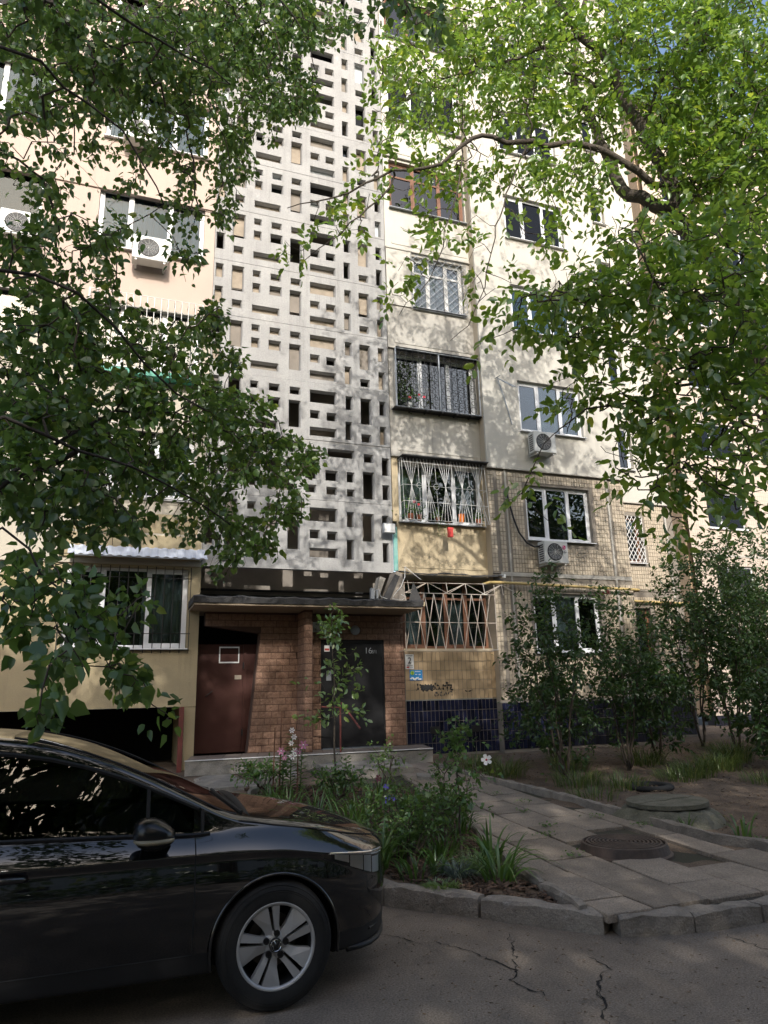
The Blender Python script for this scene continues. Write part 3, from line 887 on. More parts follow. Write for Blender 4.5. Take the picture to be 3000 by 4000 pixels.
# stairwell behind the screen
YB = 15.15
MB().box(1.40, YB, 3.30, 5.44, YB+.1, TOP).build('stair_back_wall', 'inner_plaster', bld)
MB().box(1.395, 14.135, 3.43, 1.40, YB, TOP).box(5.43, 14.135, 3.43, 5.435, YB, TOP).build('stair_side_wall', 'inner_plaster', bld)
for k in range(1, 8):
    MB().box(1.41, 14.14, LV(k)+.12, 5.42, YB-.004, LV(k)+.26).build('landing_slab', 'inner_plaster', bld)
grille([[(1.45, YB-.05, 3.86), (5.35, YB-.05, 3.86)], [(1.45, YB-.05, 3.74), (5.35, YB-.05, 3.74)]], 'pipe_black', bld, 'service_pipe', .025, 8)
# ---------------------------------------------------------------- entrance
canopy = MB()
cn = 46
prof = [(12.92, 3.30), (12.90, 3.40), (12.93, 3.425), (14.2, 3.43), (15.14, 3.43), (15.14, 3.30)]
rg = np.random.default_rng(3)
for i in range(cn+1):
    x = 1.18+4.44*i/cn
    for j, (y, z) in enumerate(prof):
        wv = 0.012*math.sin(x*7)+0.008*math.sin(x*19+1)
        canopy.v.append((x, y+(rg.normal(0, .006)+wv*.6 if j < 3 else 0), z+(wv+rg.normal(0, .004) if j in (1, 2) else 0)))
m_ = len(prof)
for i in range(cn):
    for j in range(m_):
        a = i*m_+j; b = i*m_+(j+1) % m_
        if j == m_-1: continue
        canopy.f.append((a, a+m_, b+m_, b))
canopy.f.append(tuple(range(m_-1, -1, -1))); canopy.f.append(tuple(cn*m_+j for j in range(m_)))
can = canopy.build('canopy', 'roof_felt', bld)
MB().box(1.20, 12.945, 3.262, 5.60, 15.13, 3.298).build('soffit', 'soffit_plaster', can)
MB().box(5.40, 12.92, 3.31, 5.66, 13.02, 3.40).build('canopy_corner', 'plaster_sand', can, bevel=.01)
ZF = 0.63
ent = MB()
Yb = 14.0
ent.prism([(2.37, Yb, ZF), (3.83, Yb, ZF), (3.83, Yb, 3.26), (1.51, Yb, 3.26), (1.51, Yb, 3.0), (2.57, Yb, 2.86)], (0, .22, 0))
ent.box(5.125, Yb, ZF, 5.60, Yb+.22, 3.26)
ent.box(3.832, Yb, 2.70, 5.123, Yb+.22, 3.26)
ent.box(3.33, 13.42, ZF, 3.485, Yb-.002, 3.26)
brickwall = ent.build('brick_wall', 'brick_mortar', bld, fix=True)
rg = np.random.default_rng(8)
def brick_me(wd, ht, seed):
    r = np.random.default_rng(seed); nx_, nz_ = 6, 3
    mb = MB()
    for j in range(nz_+1):
        for i in range(nx_+1):
            ed = i in (0, nx_) or j in (0, nz_)
            mb.v.append((wd*i/nx_+(r.normal(0, .003) if not ed else 0), -0.009 if ed else -0.014+r.normal(0, .0035), ht*j/nz_+(r.normal(0, .004) if not ed else 0)))
    for j in range(nz_):
        for i in range(nx_):
            a = j*(nx_+1)+i; mb.f.append((a, a+1, a+nx_+2, a+nx_+1))
    b = len(mb.v)
    edge = [j for j in range(nx_+1)]+[(j+1)*(nx_+1)-1 for j in range(1, nz_+1)]+[nz_*(nx_+1)+i for i in range(nx_-1, -1, -1)]+[j*(nx_+1) for j in range(nz_-1, 0, -1)]
    mb.v += [(mb.v[e][0], 0.006, mb.v[e][2]) for e in edge]
    for i in range(len(edge)):
        j = (i+1) % len(edge); mb.f.append((edge[j], edge[i], b+i, b+j))
    return mb.mesh('brick', 'brick_face')
BW, BH = 0.252, 0.1235
BM = [brick_me(BW-.011, BH-.012, s) for s in range(5)]
cache = {}
def brick_run(x0, x1, z, Y, phase, rotz=0.0, org=None):
    x = x0-phase
    while x < x1-0.004:
        a, b = max(x, x0), min(x+BW, x1)
        if b-a > 0.03:
            if b-a > BW-.001: me = BM[rg.integers(5)]
            else:
                key = round(b-a, 2)
                if key not in cache: cache[key] = brick_me(max(.02, key-.011), BH-.012, int(key*1000))
                me = cache[key]
            if rotz == 0: link('brick', me, brickwall, loc=(a+.0035, Y, z+.0035))
            else: link('brick', me, brickwall, loc=(org[0], org[1]-(a-x0)-.0035, z+.0035), rot=(0, 0, rotz))
        x += BW
rows = 21
for r_ in range(rows):
    z = ZF+.006+r_*BH
    ph = BW*.5 if r_ % 2 else 0.0
    zm = z+BH
    if zm > 3.26: break
    xl = 2.375+.2*(zm-.63)/2.23
    if z < 2.86: segs = [(xl+.004, 3.325)]
    elif z < 2.92: segs = [(2.58, 3.325)]
    else: segs = [(1.9 if z < 2.98 else 1.515, 3.325)]
    segs += [(3.492, 3.828), (5.13, 5.596)]
    if z >= 2.70: segs = segs[:-2]+[(3.492, 5.596)]
    for a, b in segs: brick_run(a, b, z, Yb, ph+(0.1 if a > 3.4 else 0))
    # the projecting fin: front face and left face
    brick_run(3.333, 3.482, z, 13.42, 0.0 if r_ % 2 else .10)
    brick_run(0, .57, z, 0, ph, -math.pi/2, (3.33, 13.99))
# niche and brown door
MB().box(1.40, 14.75, .5, 2.75, 14.8, 3.3).build('niche_back', 'hollow_shade', bld)  # black sheet paints the shade inside the niche
d1 = MB().box(1.40, 14.26, ZF+.02, 2.70, 14.31, 2.66).build('door', 'door_brown', bld)
MB().box(2.30, 14.235, ZF+.02, 2.36, 14.262, 2.66).box(1.405, 14.235, ZF+.02, 1.46, 14.262, 2.66).build('door_frame', 'door_brown', d1)
for zz in (1.0, 2.25): grille([[(2.30, 14.215, zz-.06), (2.30, 14.215, zz+.06)]], 'iron_black', d1, 'hinge', .014, 8)
grille([[(1.72, 14.20, 1.78), (1.62, 14.19, 1.70), (1.60, 14.24, 1.68)]], 'iron_black', d1, 'door_handle', .010)
pr = MB()
for (a, b, c, d) in ((1.83, 2.30, 2.22, 2.325), (1.83, 2.59, 2.22, 2.615), (1.83, 2.325, 1.852, 2.59), (2.20, 2.325, 2.22, 2.59)): pr.box(a, 14.252, b, c, 14.2585, d)
pr.build('paper_remnant', 'sign_white', d1)
MB().box(2.14, 14.25, 1.99, 2.27, 14.2585, 2.07).build('paper_scrap', 'board_wood', d1)
MB().box(1.42, 14.254, ZF+.06, 1.62, 14.259, 2.60).build('weld_strip', 'door_brown', d1)
# black door
d2 = MB().box(3.84, 13.985, ZF+.02, 5.115, 14.05, 2.69).build('door', 'door_black', bld, bevel=.004)
MB().box(3.80, 13.975, ZF+.015, 3.838, 14.02, 2.73).box(5.117, 13.975, ZF+.015, 5.145, 14.02, 2.73).box(3.838, 13.975, 2.692, 5.117, 14.02, 2.73).build('door_frame', 'door_black', d2)
text('door_number', '16', 'steel_grey', (4.72, 13.982, 2.46), .17, d2)
text('door_number', '8/1', 'steel_grey', (4.87, 13.982, 2.46), .10, d2)
MB().box(3.91, 13.972, 1.93, 4.01, 13.984, 2.12).build('intercom', 'steel_grey', d2)
MB().box(3.87, 13.976, 2.50, 3.98, 13.984, 2.62).build('sticker', 'sign_white', d2); MB().box(3.88, 13.9735, 2.52, 3.97, 13.9755, 2.56).build('sticker', 'ink_red', d2)
for zz in (1.0, 2.35): grille([[(5.11, 13.965, zz-.06), (5.11, 13.965, zz+.06)]], 'iron_black', d2, 'hinge', .014, 8)
lamp = MB().lathe([(0.0, -.055), (.05, -.05), (.085, -.03), (.10, 0)], (4.53, 13.985, 2.93), 'y', 20).build('wall_lamp', 'steel_grey', None, smooth=True)
tag(lamp, 'round unlit bulkhead lamp above the black door', 'lamp')
# signs
def plate(name, x0, x1, z0, z1, Y, m, label, cat='sign'):
    o = MB().box(x0, Y-.012, z0, x1, Y-.001, z1).build(name, m, None, bevel=.002)
    return tag(o, label, cat)
s = plate('flat_number_sign', 3.60, 3.875, 2.885, 3.085, 13.975, 'sign_white', 'white plate with flat numbers 36-71 beside the brick fin')
text('lettering', '36-71', 'ink_black', (3.615, 13.958, 2.90), .105, s); text('lettering', 'кв.', 'ink_black', (3.685, 13.958, 3.02), .065, s)
s = plate('house_number_sign', 5.612, 5.80, 2.135, 2.435, 13.975, 'sign_white', 'white plate with a large black number 2 beside the brick wall')
text('lettering', '2', 'ink_black', (5.663, 13.958, 2.255), .17, s)
tx = MB()
for z, a, b, h in ((2.400, 5.625, 5.775, .014), (2.237, 5.67, 5.735, .012), (2.215, 5.632, 5.78, .007), (2.195, 5.64, 5.775, .010), (2.172, 5.705, 5.78, .005), (2.158, 5.705, 5.78, .005)):
    x = a
    while x < b: tx.box(x, 13.9585, z, min(b, x+.011), 13.9625, z+h); x += .0145
tx.build('small_print', 'ink_black', s)
MB().box(5.632, 13.959, 2.158, 5.695, 13.9625, 2.185).build('stamp', 'ink_red', s)
s = plate('blue_info_sign', 5.70, 5.985, 1.905, 2.115, 13.972, 'sign_blue', 'small blue plate with a green disc and white splashes under the house number')
MB().lathe([(0, 0), (.043, 0), (.043, .003), (0, .003)], (5.757, 13.955, 2.055), 'y', 24).build('green_disc', 'sign_green', s)
text('lettering', '2', 'ink_black', (5.74, 13.952, 2.025), .075, s)
tx = MB()
for z, a, b, h in ((2.075, 5.815, 5.94, .012), (2.015, 5.82, 5.865, .016), (2.015, 5.90, 5.945, .016)):
    x = a
    while x < b: tx.box(x, 13.9555, z, min(b, x+.010), 13.9595, z+h); x += .013
tx.build('small_print', 'sign_white', s)
rg2 = np.random.default_rng(2)
for i in range(8):
    patch_ = MB(); cx = 5.725+.03*i; cz = 1.94+.018*math.sin(i*1.7); pts = [(cx+.024*math.cos(t)*(1+.3*math.sin(3*t+i)), 13.9575-.0003*i, cz+.018*math.sin(t)*(1+.3*math.cos(2*t+i))) for t in np.linspace(0, 2*math.pi, 13)[:-1]]
    patch_.poly(pts[::-1]).build('splash', 'sign_white', s)
# ---------------------------------------------------------------- porch platform
pf = MB().prism([(1.16, 12.98, .38), (5.69, 12.92, .36), (5.95, 14.0, .36), (1.36, 14.0, .38)], (0, 0, .235)).build('porch_platform', 'old_concrete', None, fix=True)
tag(pf, 'low concrete porch platform under the entrance canopy', 'platform')
tl = MB()
mat('porch_tile', (0.21, 0.175, 0.15), 0.5, (0.16, 0.13, 0.11), 4, 0.5, orand=.15)
for i in range(15):
    for j in range(3):
        f = lambda u, v: ((1.16+.2*v)+(4.53+.06*v)*u, 12.97+(-.06*(1-v))*u+1.02*v, .618)
        a, b = i/15+.0012, (i+1)/15-.0012; c, d = j/3+.004, (j+1)/3-.004
        MB().prism([f(a, c), f(b, c), f(b, d), f(a, d)], (0, 0, .012)).build('porch_tile', 'porch_tile', pf, fix=True)
MB().prism([(1.15, 12.962, .618), (5.695, 12.902, .618), (5.695, 12.925, .618), (1.15, 12.985, .618)], (0, 0, .016)).build('edge_strip', 'paint_white', pf, fix=True)
hr = grille([[(3.9, 13.0, .63), (3.9, 13.0, 1.42), (3.55, 13.05, 1.44)], [(3.92, 12.98, 1.5), (4.12, 12.5, 1.05)]], 'iron_red', None, 'handrail', .018, 8)
tag(hr, 'thin rusty red handrail stub in front of the black door', 'handrail')
# broken corbel and felt scraps at the right end of the canopy
cb = MB().prism([(5.06, 13.55, 3.44), (5.50, 13.55, 3.44), (5.44, 13.55, 4.06), (5.32, 13.55, 4.12)], (0, .42, 0)).build('corbel', 'kerb_concrete', bld, fix=True)
MB().prism([(4.90, 13.7, 3.62), (4.96, 13.7, 3.58), (5.12, 13.7, 3.98), (5.00, 13.7, 4.02)], (0, .25, 0)).build('broken_edge', 'old_concrete', bld, fix=True)
MB().prism([(5.42, 13.2, 3.43), (5.68, 13.12, 3.42), (5.52, 13.18, 3.84)], (.02, .04, .02)).build('felt_scrap', 'roof_felt', bld, fix=True)
MB().prism([(4.92, 13.45, 3.44), (5.08, 13.45, 3.44), (5.36, 13.5, 4.0), (5.26, 13.5, 4.04)], (0, .05, 0)).build('felt_scrap', 'roof_felt', bld, fix=True)
cab = grille([[(5.30, 13.05, 4.12), (5.27, 13.0, 3.9), (5.18, 13.0, 3.7), (5.02, 13.0, 3.52), (5.0, 13.02, 3.46), (5.2, 13.0, 3.44), (5.28, 13.0, 3.5), (5.18, 13.0, 3.55)],
              [(5.30, 13.05, 4.12), (5.5, 13.02, 3.95), (5.62, 13.0, 3.86)], [(4.62, 13.1, 3.45), (4.66, 13.1, 3.62), (4.74, 13.08, 3.66), (4.78, 13.08, 3.5), (4.9, 13.05, 3.46)]], 'paint_white', None, 'cable', .006, 5)
tag(cab, 'loose white cables hanging over the right end of the canopy', 'cable')
bxx = MB().box(4.55, 13.0, 3.45, 4.62, 13.08, 3.66).box(4.66, 13.0, 3.46, 4.70, 13.06, 3.62).build('junction_box', 'steel_grey', None)
tag(bxx, 'small grey junction box standing on the canopy roof', 'box')
# flood light
fl = empty('flood_light', (5.27, 13.9, 5.0), 'grey rectangular flood light on the stair screen edge', 'lamp')
MB().box(5.14, 13.80, 4.98, 5.42, 13.90, 5.20).build('housing', 'steel_grey', fl, bevel=.01)
MB().box(5.165, 13.79, 5.0, 5.395, 13.801, 5.18).build('lens', 'sign_white', fl)
MB().box(5.24, 13.90, 5.05, 5.31, 13.99, 5.12).build('bracket', 'iron_black', fl)
# ---------------------------------------------------------------- loggia column
XL0, XL1, YG = 5.44, 7.72, 14.02
MB().box(5.435, 13.985, 4.2, 5.53, 14.03, 5.18).build('foam_strip', 'teal_paint', bld, bevel=.01)
lg_m = ['plaster_sand', 'plaster_grey', 'plaster_grey', 'plaster_ivory', 'plaster_ivory', 'plaster_ivory', 'plaster_ivory', 'plaster_ivory']
for k in range(0, 8):
    z0 = LV(k)+.02; z1 = LV(k)+1.16; zt = z1+1.42
    xa, xb = 5.60, 7.68
    if k == 2: xa, xb = 6.14, 7.52
    # parapet panel
    wall(5.54 if k == 0 else XL0+.005, XL1, z0, z1, YG, lg_m[k], depth=.12, name='loggia_panel')
    for zz in (z0+.12,): MB().box(5.62, YG-.012, zz, 7.66, YG+.02, zz+.05).build('panel_ledge', lg_m[k], bld)
    # posts beside the glazing and lintel
    MB().box(XL0+.01, YG+.005, z1, xa-.003, YG+.2, LV(k+1)+.02).build('loggia_post', lg_m[k], bld)
    MB().box(xb+.003, YG+.005, z1, XL1-.005, YG+.2, LV(k+1)+.02).build('loggia_post', lg_m[k], bld)
    MB().box(xa, YG+.008, zt, xb, YG+.2, LV(k+1)+.02).build('lintel', lg_m[k], bld)
    fr = ['pvc_white', 'pvc_white', 'paint_white', 'wood_brown', 'pvc_white', 'wood_brown', 'pvc_white', 'pvc_white'][k]
    cu = ['curtain_foil', None, 'curtain_white', 'curtain_white', 'curtain_white', None, 'curtain_white', None][k]
    wn = window(xa, xb, z1+.004, zt-.004, YG, 3, fr, 0.10, 'pane_glass' if k != 4 else 'pane_blue', cu, (0, .36) if k == 0 else (0, 1), sill='steel_grey', transom=.72 if k in (2, 3) else None)
    if k == 0:
        window_c = MB()
        for i in range(24):
            u0 = xa+.68*(xb-xa)+.31*(xb-xa)*i/24; u1 = u0+.31*(xb-xa)/24
            window_c.quad((u0, YG+.24+.02*math.sin(u0*50), z1+.02), (u1, YG+.24+.02*math.sin(u1*50), z1+.02), (u1, YG+.24+.02*math.sin(u1*50), zt-.02), (u0, YG+.24+.02*math.sin(u0*50), zt-.02))
        window_c.build('curtain', 'curtain_foil', wn)
        # white flared cage with rays and rings
        yf, yt = YG-.34, YG-.22
        gx0, gx1, g0, g1 = 5.60, 7.66, z1-.02, zt+.0
        F = lambda x, z: (x, yf+(yt-yf)*(z-g0)/(g1-g0), z)
        P = [[F(gx0, g0), F(gx1, g0)], [F(gx0, g1-.10), F(gx1, g1-.10)], [F(gx0, g0+.42), F(gx1, g0+.42)], [F(gx0, g0+.80), F(gx1, g0+.80)]]
        for gx in (gx0, gx1):
            P += [[(gx, YG, g0), F(gx, g0), F(gx, g1), (gx, YG, g1)], [(gx, YG-.12, g0), (gx, YG-.10, g1)], [(gx, YG, g0+.8), F(gx, g0+.8)], [(gx, YG, g0+.42), F(gx, g0+.42)]]
        nb = 5
        for i in range(nb):
            cxx = gx0+(gx1-gx0)*(i+.5)/nb
            for s_ in (-1, -.5, 0, .5, 1):
                P.append([F(cxx+s_*.17, g0), F(cxx, g0+.80), F(cxx-s_*.17, g1)])
            if i < nb-1 or True:
                rx = gx0+(gx1-gx0)*(i+1)/nb-.02
                if rx < gx1-.1:
                    P.append([F(rx+.065*math.cos(t), g0+.80+.065*math.sin(t)) for t in np.linspace(0, 2*math.pi, 15)])
                    P += [[F(rx, g0), F(rx, g0+.735)], [F(rx, g0+.865), F(rx, g1)]]
        for i in range(24): P.append([F(gx0+(gx1-gx0)*i/23, g0), (gx0+(gx1-gx0)*i/23, YG-.05, g0-.01)]) if i % 3 == 0 else None
        gr = grille(P, 'paint_white', wn, r=.0055)
        MB().box(gx0-.02, YG-.36, zt+.01, gx1+.05, YG-.002, zt+.035).build('visor', 'iron_black', wn)
    if k == 1:
        yf = YG-.16
        P = [[(5.56, yf, z1-.02), (7.74, yf, z1-.02)], [(5.56, yf, zt+.02), (7.74, yf, zt+.02)], [(5.56, yf, z1-.02), (5.56, yf, zt+.02)], [(7.70, yf, z1-.02), (7.70, yf, zt+.02)], [(6.66, yf, z1), (6.66, yf, zt)]]
        grille(P, 'steel_grey', wn, 'grille_frame', .02, 6)
        P = []
        nx_, nz_ = 12, 8
        for i in range(nx_):
            for j in range(nz_):
                cxx = 5.66+(7.60-5.66)*(i+.5)/nx_; czz = z1+.03+(zt-z1-.06)*(j+.5)/nz_
                P.append(circle_pts(cxx, yf, czz, .078 if (i+j) % 2 else .05, 10))
        for i in range(nx_+1): P.append([(5.66+(7.60-5.66)*i/nx_, yf+.004, z1), (5.66+(7.60-5.66)*i/nx_+.02*math.sin(i), yf+.004, zt)])
        grille(P, 'iron_black', wn, r=.006, n=4)
        MB().box(5.50, YG-.20, z1-.055, 7.74, YG-.002, z1-.03).build('ledge', 'iron_black', wn)
        MB().box(5.57, YG-.19, zt+.03, 7.72, YG-.01, zt+.05).build('visor', 'iron_black', wn)
        for i in range(5): MB().box(5.9+.38*i, YG-.22, z1-.085, 5.93+.38*i, YG-.004, z1-.058).build('bracket', 'iron_black', wn)
        MB().box(6.35, YG+.30, z1+.05, 6.62, YG+.33, z1+.75).build('curtain', 'curtain_brown', wn)
    if k == 2:
        P = []
        yf = YG-.05
        a0, a1, b0, b1 = xa-.05, xb+.06, z1-.06, zt+.02
        for c in np.arange(a0-(b1-b0), a1, .20):
            x0_, x1_ = max(a0, c), min(a1, c+(b1-b0))
            if x1_ > x0_: P.append([(x0_, yf, b0+(x0_-c)), (x1_, yf, b0+(x1_-c))]); P.append([(x0_, yf, b1-(x0_-c)), (x1_, yf, b1-(x1_-c))])
        P += [[(a0, yf, b0), (a1, yf, b0), (a1, yf, b1), (a0, yf, b1), (a0, yf, b0)]]
        grille(P, 'steel_grey', wn, r=.007)
        MB().box(5.45, YG-.03, z1-.03, 6.12, YG+.004, z1+1.5).build('insulation', 'plaster_ivory', wn)
    if k >= 1:
        MB().box(XL0-.0, YG-.05, z0-.045, XL1-.01, YG+.06, z0-.012).build('storey_joint', 'plaster_grey', bld)
# ground-floor loggia: wooden windows, rusty ray grille, sagging tin roof
YW = 14.06
wall(5.605, 7.72, 2.50, 2.56, YG, 'plaster_sand', depth=.2)
wn = window(5.62, 7.66, 2.56, 4.02, YG, 4, 'wood_brown', .08, 'pane_glass', 'curtain_white', (0, .30), sill=None, transom=.74)
MB().box(5.605, YG+.01, 4.02, 7.72, YG+.2, 4.16).build('lintel', 'plaster_sand', bld)
c2 = MB()
for i in range(30):
    u0 = 6.5+.75*i/30; u1 = 6.5+.75*(i+1)/30
    c2.quad((u0, YG+.22+.02*math.sin(u0*45), 2.6), (u1, YG+.22+.02*math.sin(u1*45), 2.6), (u1, YG+.22+.02*math.sin(u1*45), 3.6), (u0, YG+.22+.02*math.sin(u0*45), 3.6))
c2.build('curtain', 'curtain_white', wn)
yf = 13.62
P = []
gx0, gx1, g0, g1 = 5.50, 7.50, 2.50, 3.68
nb = 9
for i in range(nb+1):
    x = gx0+(gx1-gx0)*i/nb
    h = (gx1-gx0)/nb
    P.append([(x, yf, g0), (x+h*.5, yf, (g0+g1)/2), (x, yf, g1)]) if i < nb else None
    if i < nb: P += [[(x+h, yf, g0), (x+h*.5, yf, (g0+g1)/2), (x+h, yf, g1)], [(x, yf+.004, g0), (x+h, yf+.004, g1)], [(x+h, yf+.004, g0), (x, yf+.004, g1)]]
for z in (g0, (g0+g1)/2-.02, g1): P.append([(gx0, yf-.008, z), (gx1+.12, yf-.008, z)])
for i in range(0, nb, 4):
    x = gx0+(gx1-gx0)*(i+.5)/nb
    P += [[(x, yf, g1), (x+.45, yf+.06, 3.92), (x+.9, yf, g1)], [(x, yf, g1), (x, yf+.08, 3.95)], [(x-.1, yf, g1), (x+.45, yf+.06, 3.92)], [(x+.45, yf+.06, 3.92), (x+.45, yf, g1)]]
P += [[(gx0, yf+.06, 3.90), (gx1+.1, yf+.06, 3.93)]]
for z in (g0, g1, 3.08):
    P += [[(gx0, yf, z), (gx0, YG, z)], [(gx1+.12, yf, z), (gx1+.12, YG, z)]]
P += [[(gx0, yf, g0), (gx0, yf, 3.9)], [(gx1+.12, yf, g0), (gx1+.12, yf, 3.9)]]
grille(P, 'rusty_white', wn, r=.0075)
tin = MB(); k_ = 26
for i in range(k_+1):
    x = 5.40+2.45*i/k_
    s_ = .02*math.sin(x*5)+.012*math.sin(x*13)
    tin.v += [(x, 14.0, 4.17), (x, 13.55, 4.10+s_), (x, 13.535, 4.075+s_)]
for i in range(k_):
    a = i*3
    tin.f += [(a, a+1, a+4, a+3), (a+1, a+2, a+5, a+4)]
tin.build('tin_roof', 'roof_felt', bld)
# tiled parapet below: yellow tiles over navy tiles
def tile_me(wd, ht, m, th=.010):
    b = .003
    mb = MB(); mb.v = [(0, 0, 0), (wd, 0, 0), (wd, 0, ht), (0, 0, ht), (b, -th, b), (wd-b, -th, b), (wd-b, -th, ht-b), (b, -th, ht-b)]
    mb.f = [(4, 5, 6, 7), (0, 1, 5, 4), (1, 2, 6, 5), (2, 3, 7, 6), (3, 0, 4, 7)]
    return mb.mesh('tile', m)
def tiling(x0, x1, z0, z1, Y, tw, th, m, parent, holes=(), gap=.006, limit=0, field=None, seed=1, stag=0.0):
    rgt = np.random.default_rng(seed)
    me = tile_me(tw-gap, th-gap, m)
    nx_ = int(round((x1-x0)/tw)); nz_ = int(round((z1-z0)/th))
    cells = []
    for j in range(nz_):
        for i in range(nx_):
            a, b = x0+i*tw, z0+j*th
            if a+tw > x1+.01 or b+th > z1+.01: continue
            if any(h[0]-.0 < a+tw and h[2] > a and h[1] < b+th and h[3] > b for h in holes): continue
            cells.append((a, b))
    cells.sort(key=lambda c: c[0]+.15*abs(c[1]-2))
    F_ = MB()
    for q, (a, b) in enumerate(cells):
        dy = rgt.normal(0, .0015)
        if q < limit:
            link('tile', me, parent, loc=(a+gap/2, Y+dy, b+gap/2), rot=(rgt.normal(0, .006), 0, rgt.normal(0, .006)))
        else:
            n = len(F_.v); F_.v += [(v.co.x+a+gap/2, v.co.y+Y+dy, v.co.z+b+gap/2) for v in me.vertices]
            F_.f += [tuple(n+i for i in p.vertices) for p in me.polygons]
    if F_.f:
        o = F_.build('tiles', field, parent); o['kind'] = 'stuff'
tw0 = MB().box(5.605, 13.99, 1.505, 7.715, 14.02, 2.495).build('tiled_wall', 'mortar', bld)
tiling(5.61, 7.72, 1.51, 2.49, 13.992, .1005, .196, 'tile_yellow', tw0, limit=400)
tw1 = MB().box(5.605, 13.985, .30, 7.715, 14.02, 1.50).build('tiled_wall', 'mortar', bld)
tiling(5.61, 7.72, .43, 1.495, 13.987, .0915, .213, 'tile_navy', tw1, limit=400)
for a in (6.115, 7.06):
    v_ = MB().box(a, 13.965, .83, a+.22, 13.974, .97)
    for i in range(7): v_.box(a+.02+.027*i, 13.958, .85, a+.034+.027*i, 13.964, .95)
    v_.build('vent_grid', 'iron_black', tw1)
# graffiti (sprayed strokes)
def stroke(pts, w, m, y=13.9775):
    mb = MB(); pts = [np.array(p, float) for p in pts]
    Q = []
    for a, b in zip(pts[:-1], pts[1:]):
        n = max(2, int(np.linalg.norm(b-a)/.012))
        Q += [a+(b-a)*i/n for i in range(n)]
    Q.append(pts[-1])
    for i in range(1, len(Q)-1): Q[i] = (Q[i-1]+Q[i]*2+Q[i+1])/4
    L_, R_ = [], []
    for i, q in enumerate(Q):
        d = Q[min(i+1, len(Q)-1)]-Q[max(i-1, 0)]; d = d/(np.linalg.norm(d)+1e-9); n = np.array([-d[1], d[0]])
        ww = w*(.7+.5*math.sin(i*.9))*.5
        L_.append(q+n*ww); R_.append(q-n*ww)
    for i in range(len(Q)-1):
        mb.quad((R_[i][0], y, R_[i][1]), (R_[i+1][0], y, R_[i+1][1]), (L_[i+1][0], y, L_[i+1][1]), (L_[i][0], y, L_[i][1]))
    return mb
def G(x, y): return (5.614+(x-75)*(.181/135), 2.43-(y-110)*(.283/230))
gf = empty('graffiti', (6.2, 13.98, 1.6), 'black sprayed scribble on the yellow tiles under the barred window', 'graffiti'); GM = 'ink_black'
def add(par_, o): o.build('stroke', GM, par_)
ST = [[(270, 590), (275, 690), (240, 700)], [(300, 610), (380, 640), (330, 700)], [(330, 620), (400, 690), (350, 720)], [(400, 600), (390, 700), (440, 620), (450, 700)], [(440, 610), (520, 690)],
      [(500, 600), (490, 700), (540, 610), (540, 700)], [(570, 580), (560, 700)], [(590, 620), (640, 640), (630, 690), (580, 690)], [(655, 685), (665, 690)], [(710, 610), (690, 690), (720, 660), (700, 700)],
      [(770, 580), (775, 720)], [(720, 640), (830, 620)], [(750, 580), (800, 590)], [(820, 630), (860, 625), (820, 700), (875, 705)], [(310, 650), (560, 650)], [(320, 680), (520, 670)], [(340, 625), (480, 630)]]
for i, sp in enumerate(ST): add(gf, stroke([G(*p) for p in sp], .034, 'ink_black', 13.9768-.0002*i))
for i in range(3): add(gf, stroke([G(x, 640+30*i+12*math.sin(x*.05)) for x in range(330, 530, 22)], .04, 'ink_black', 13.9728-.0002*i))
add(gf, stroke([G(1085, 715), G(1100, 735), G(1160, 735), G(1215, 715)], .022, 'ink_black', 13.9770))
gf = empty('graffiti', (6.3, 13.98, 1.55), 'faded grey sprayed word just above the navy tiles', 'graffiti'); GM = 'ink_grey'
for i, sp in enumerate([[(560, 740), (600, 740), (620, 790), (560, 805), (550, 770), (600, 750)], [(680, 735), (640, 760), (660, 805), (700, 790)], [(710, 800), (745, 740), (765, 800)], [(780, 780), (800, 740), (850, 730), (850, 800)]]):
    add(gf, stroke([G(*p) for p in sp], .02, 'ink_grey', 13.9766-.0002*i))
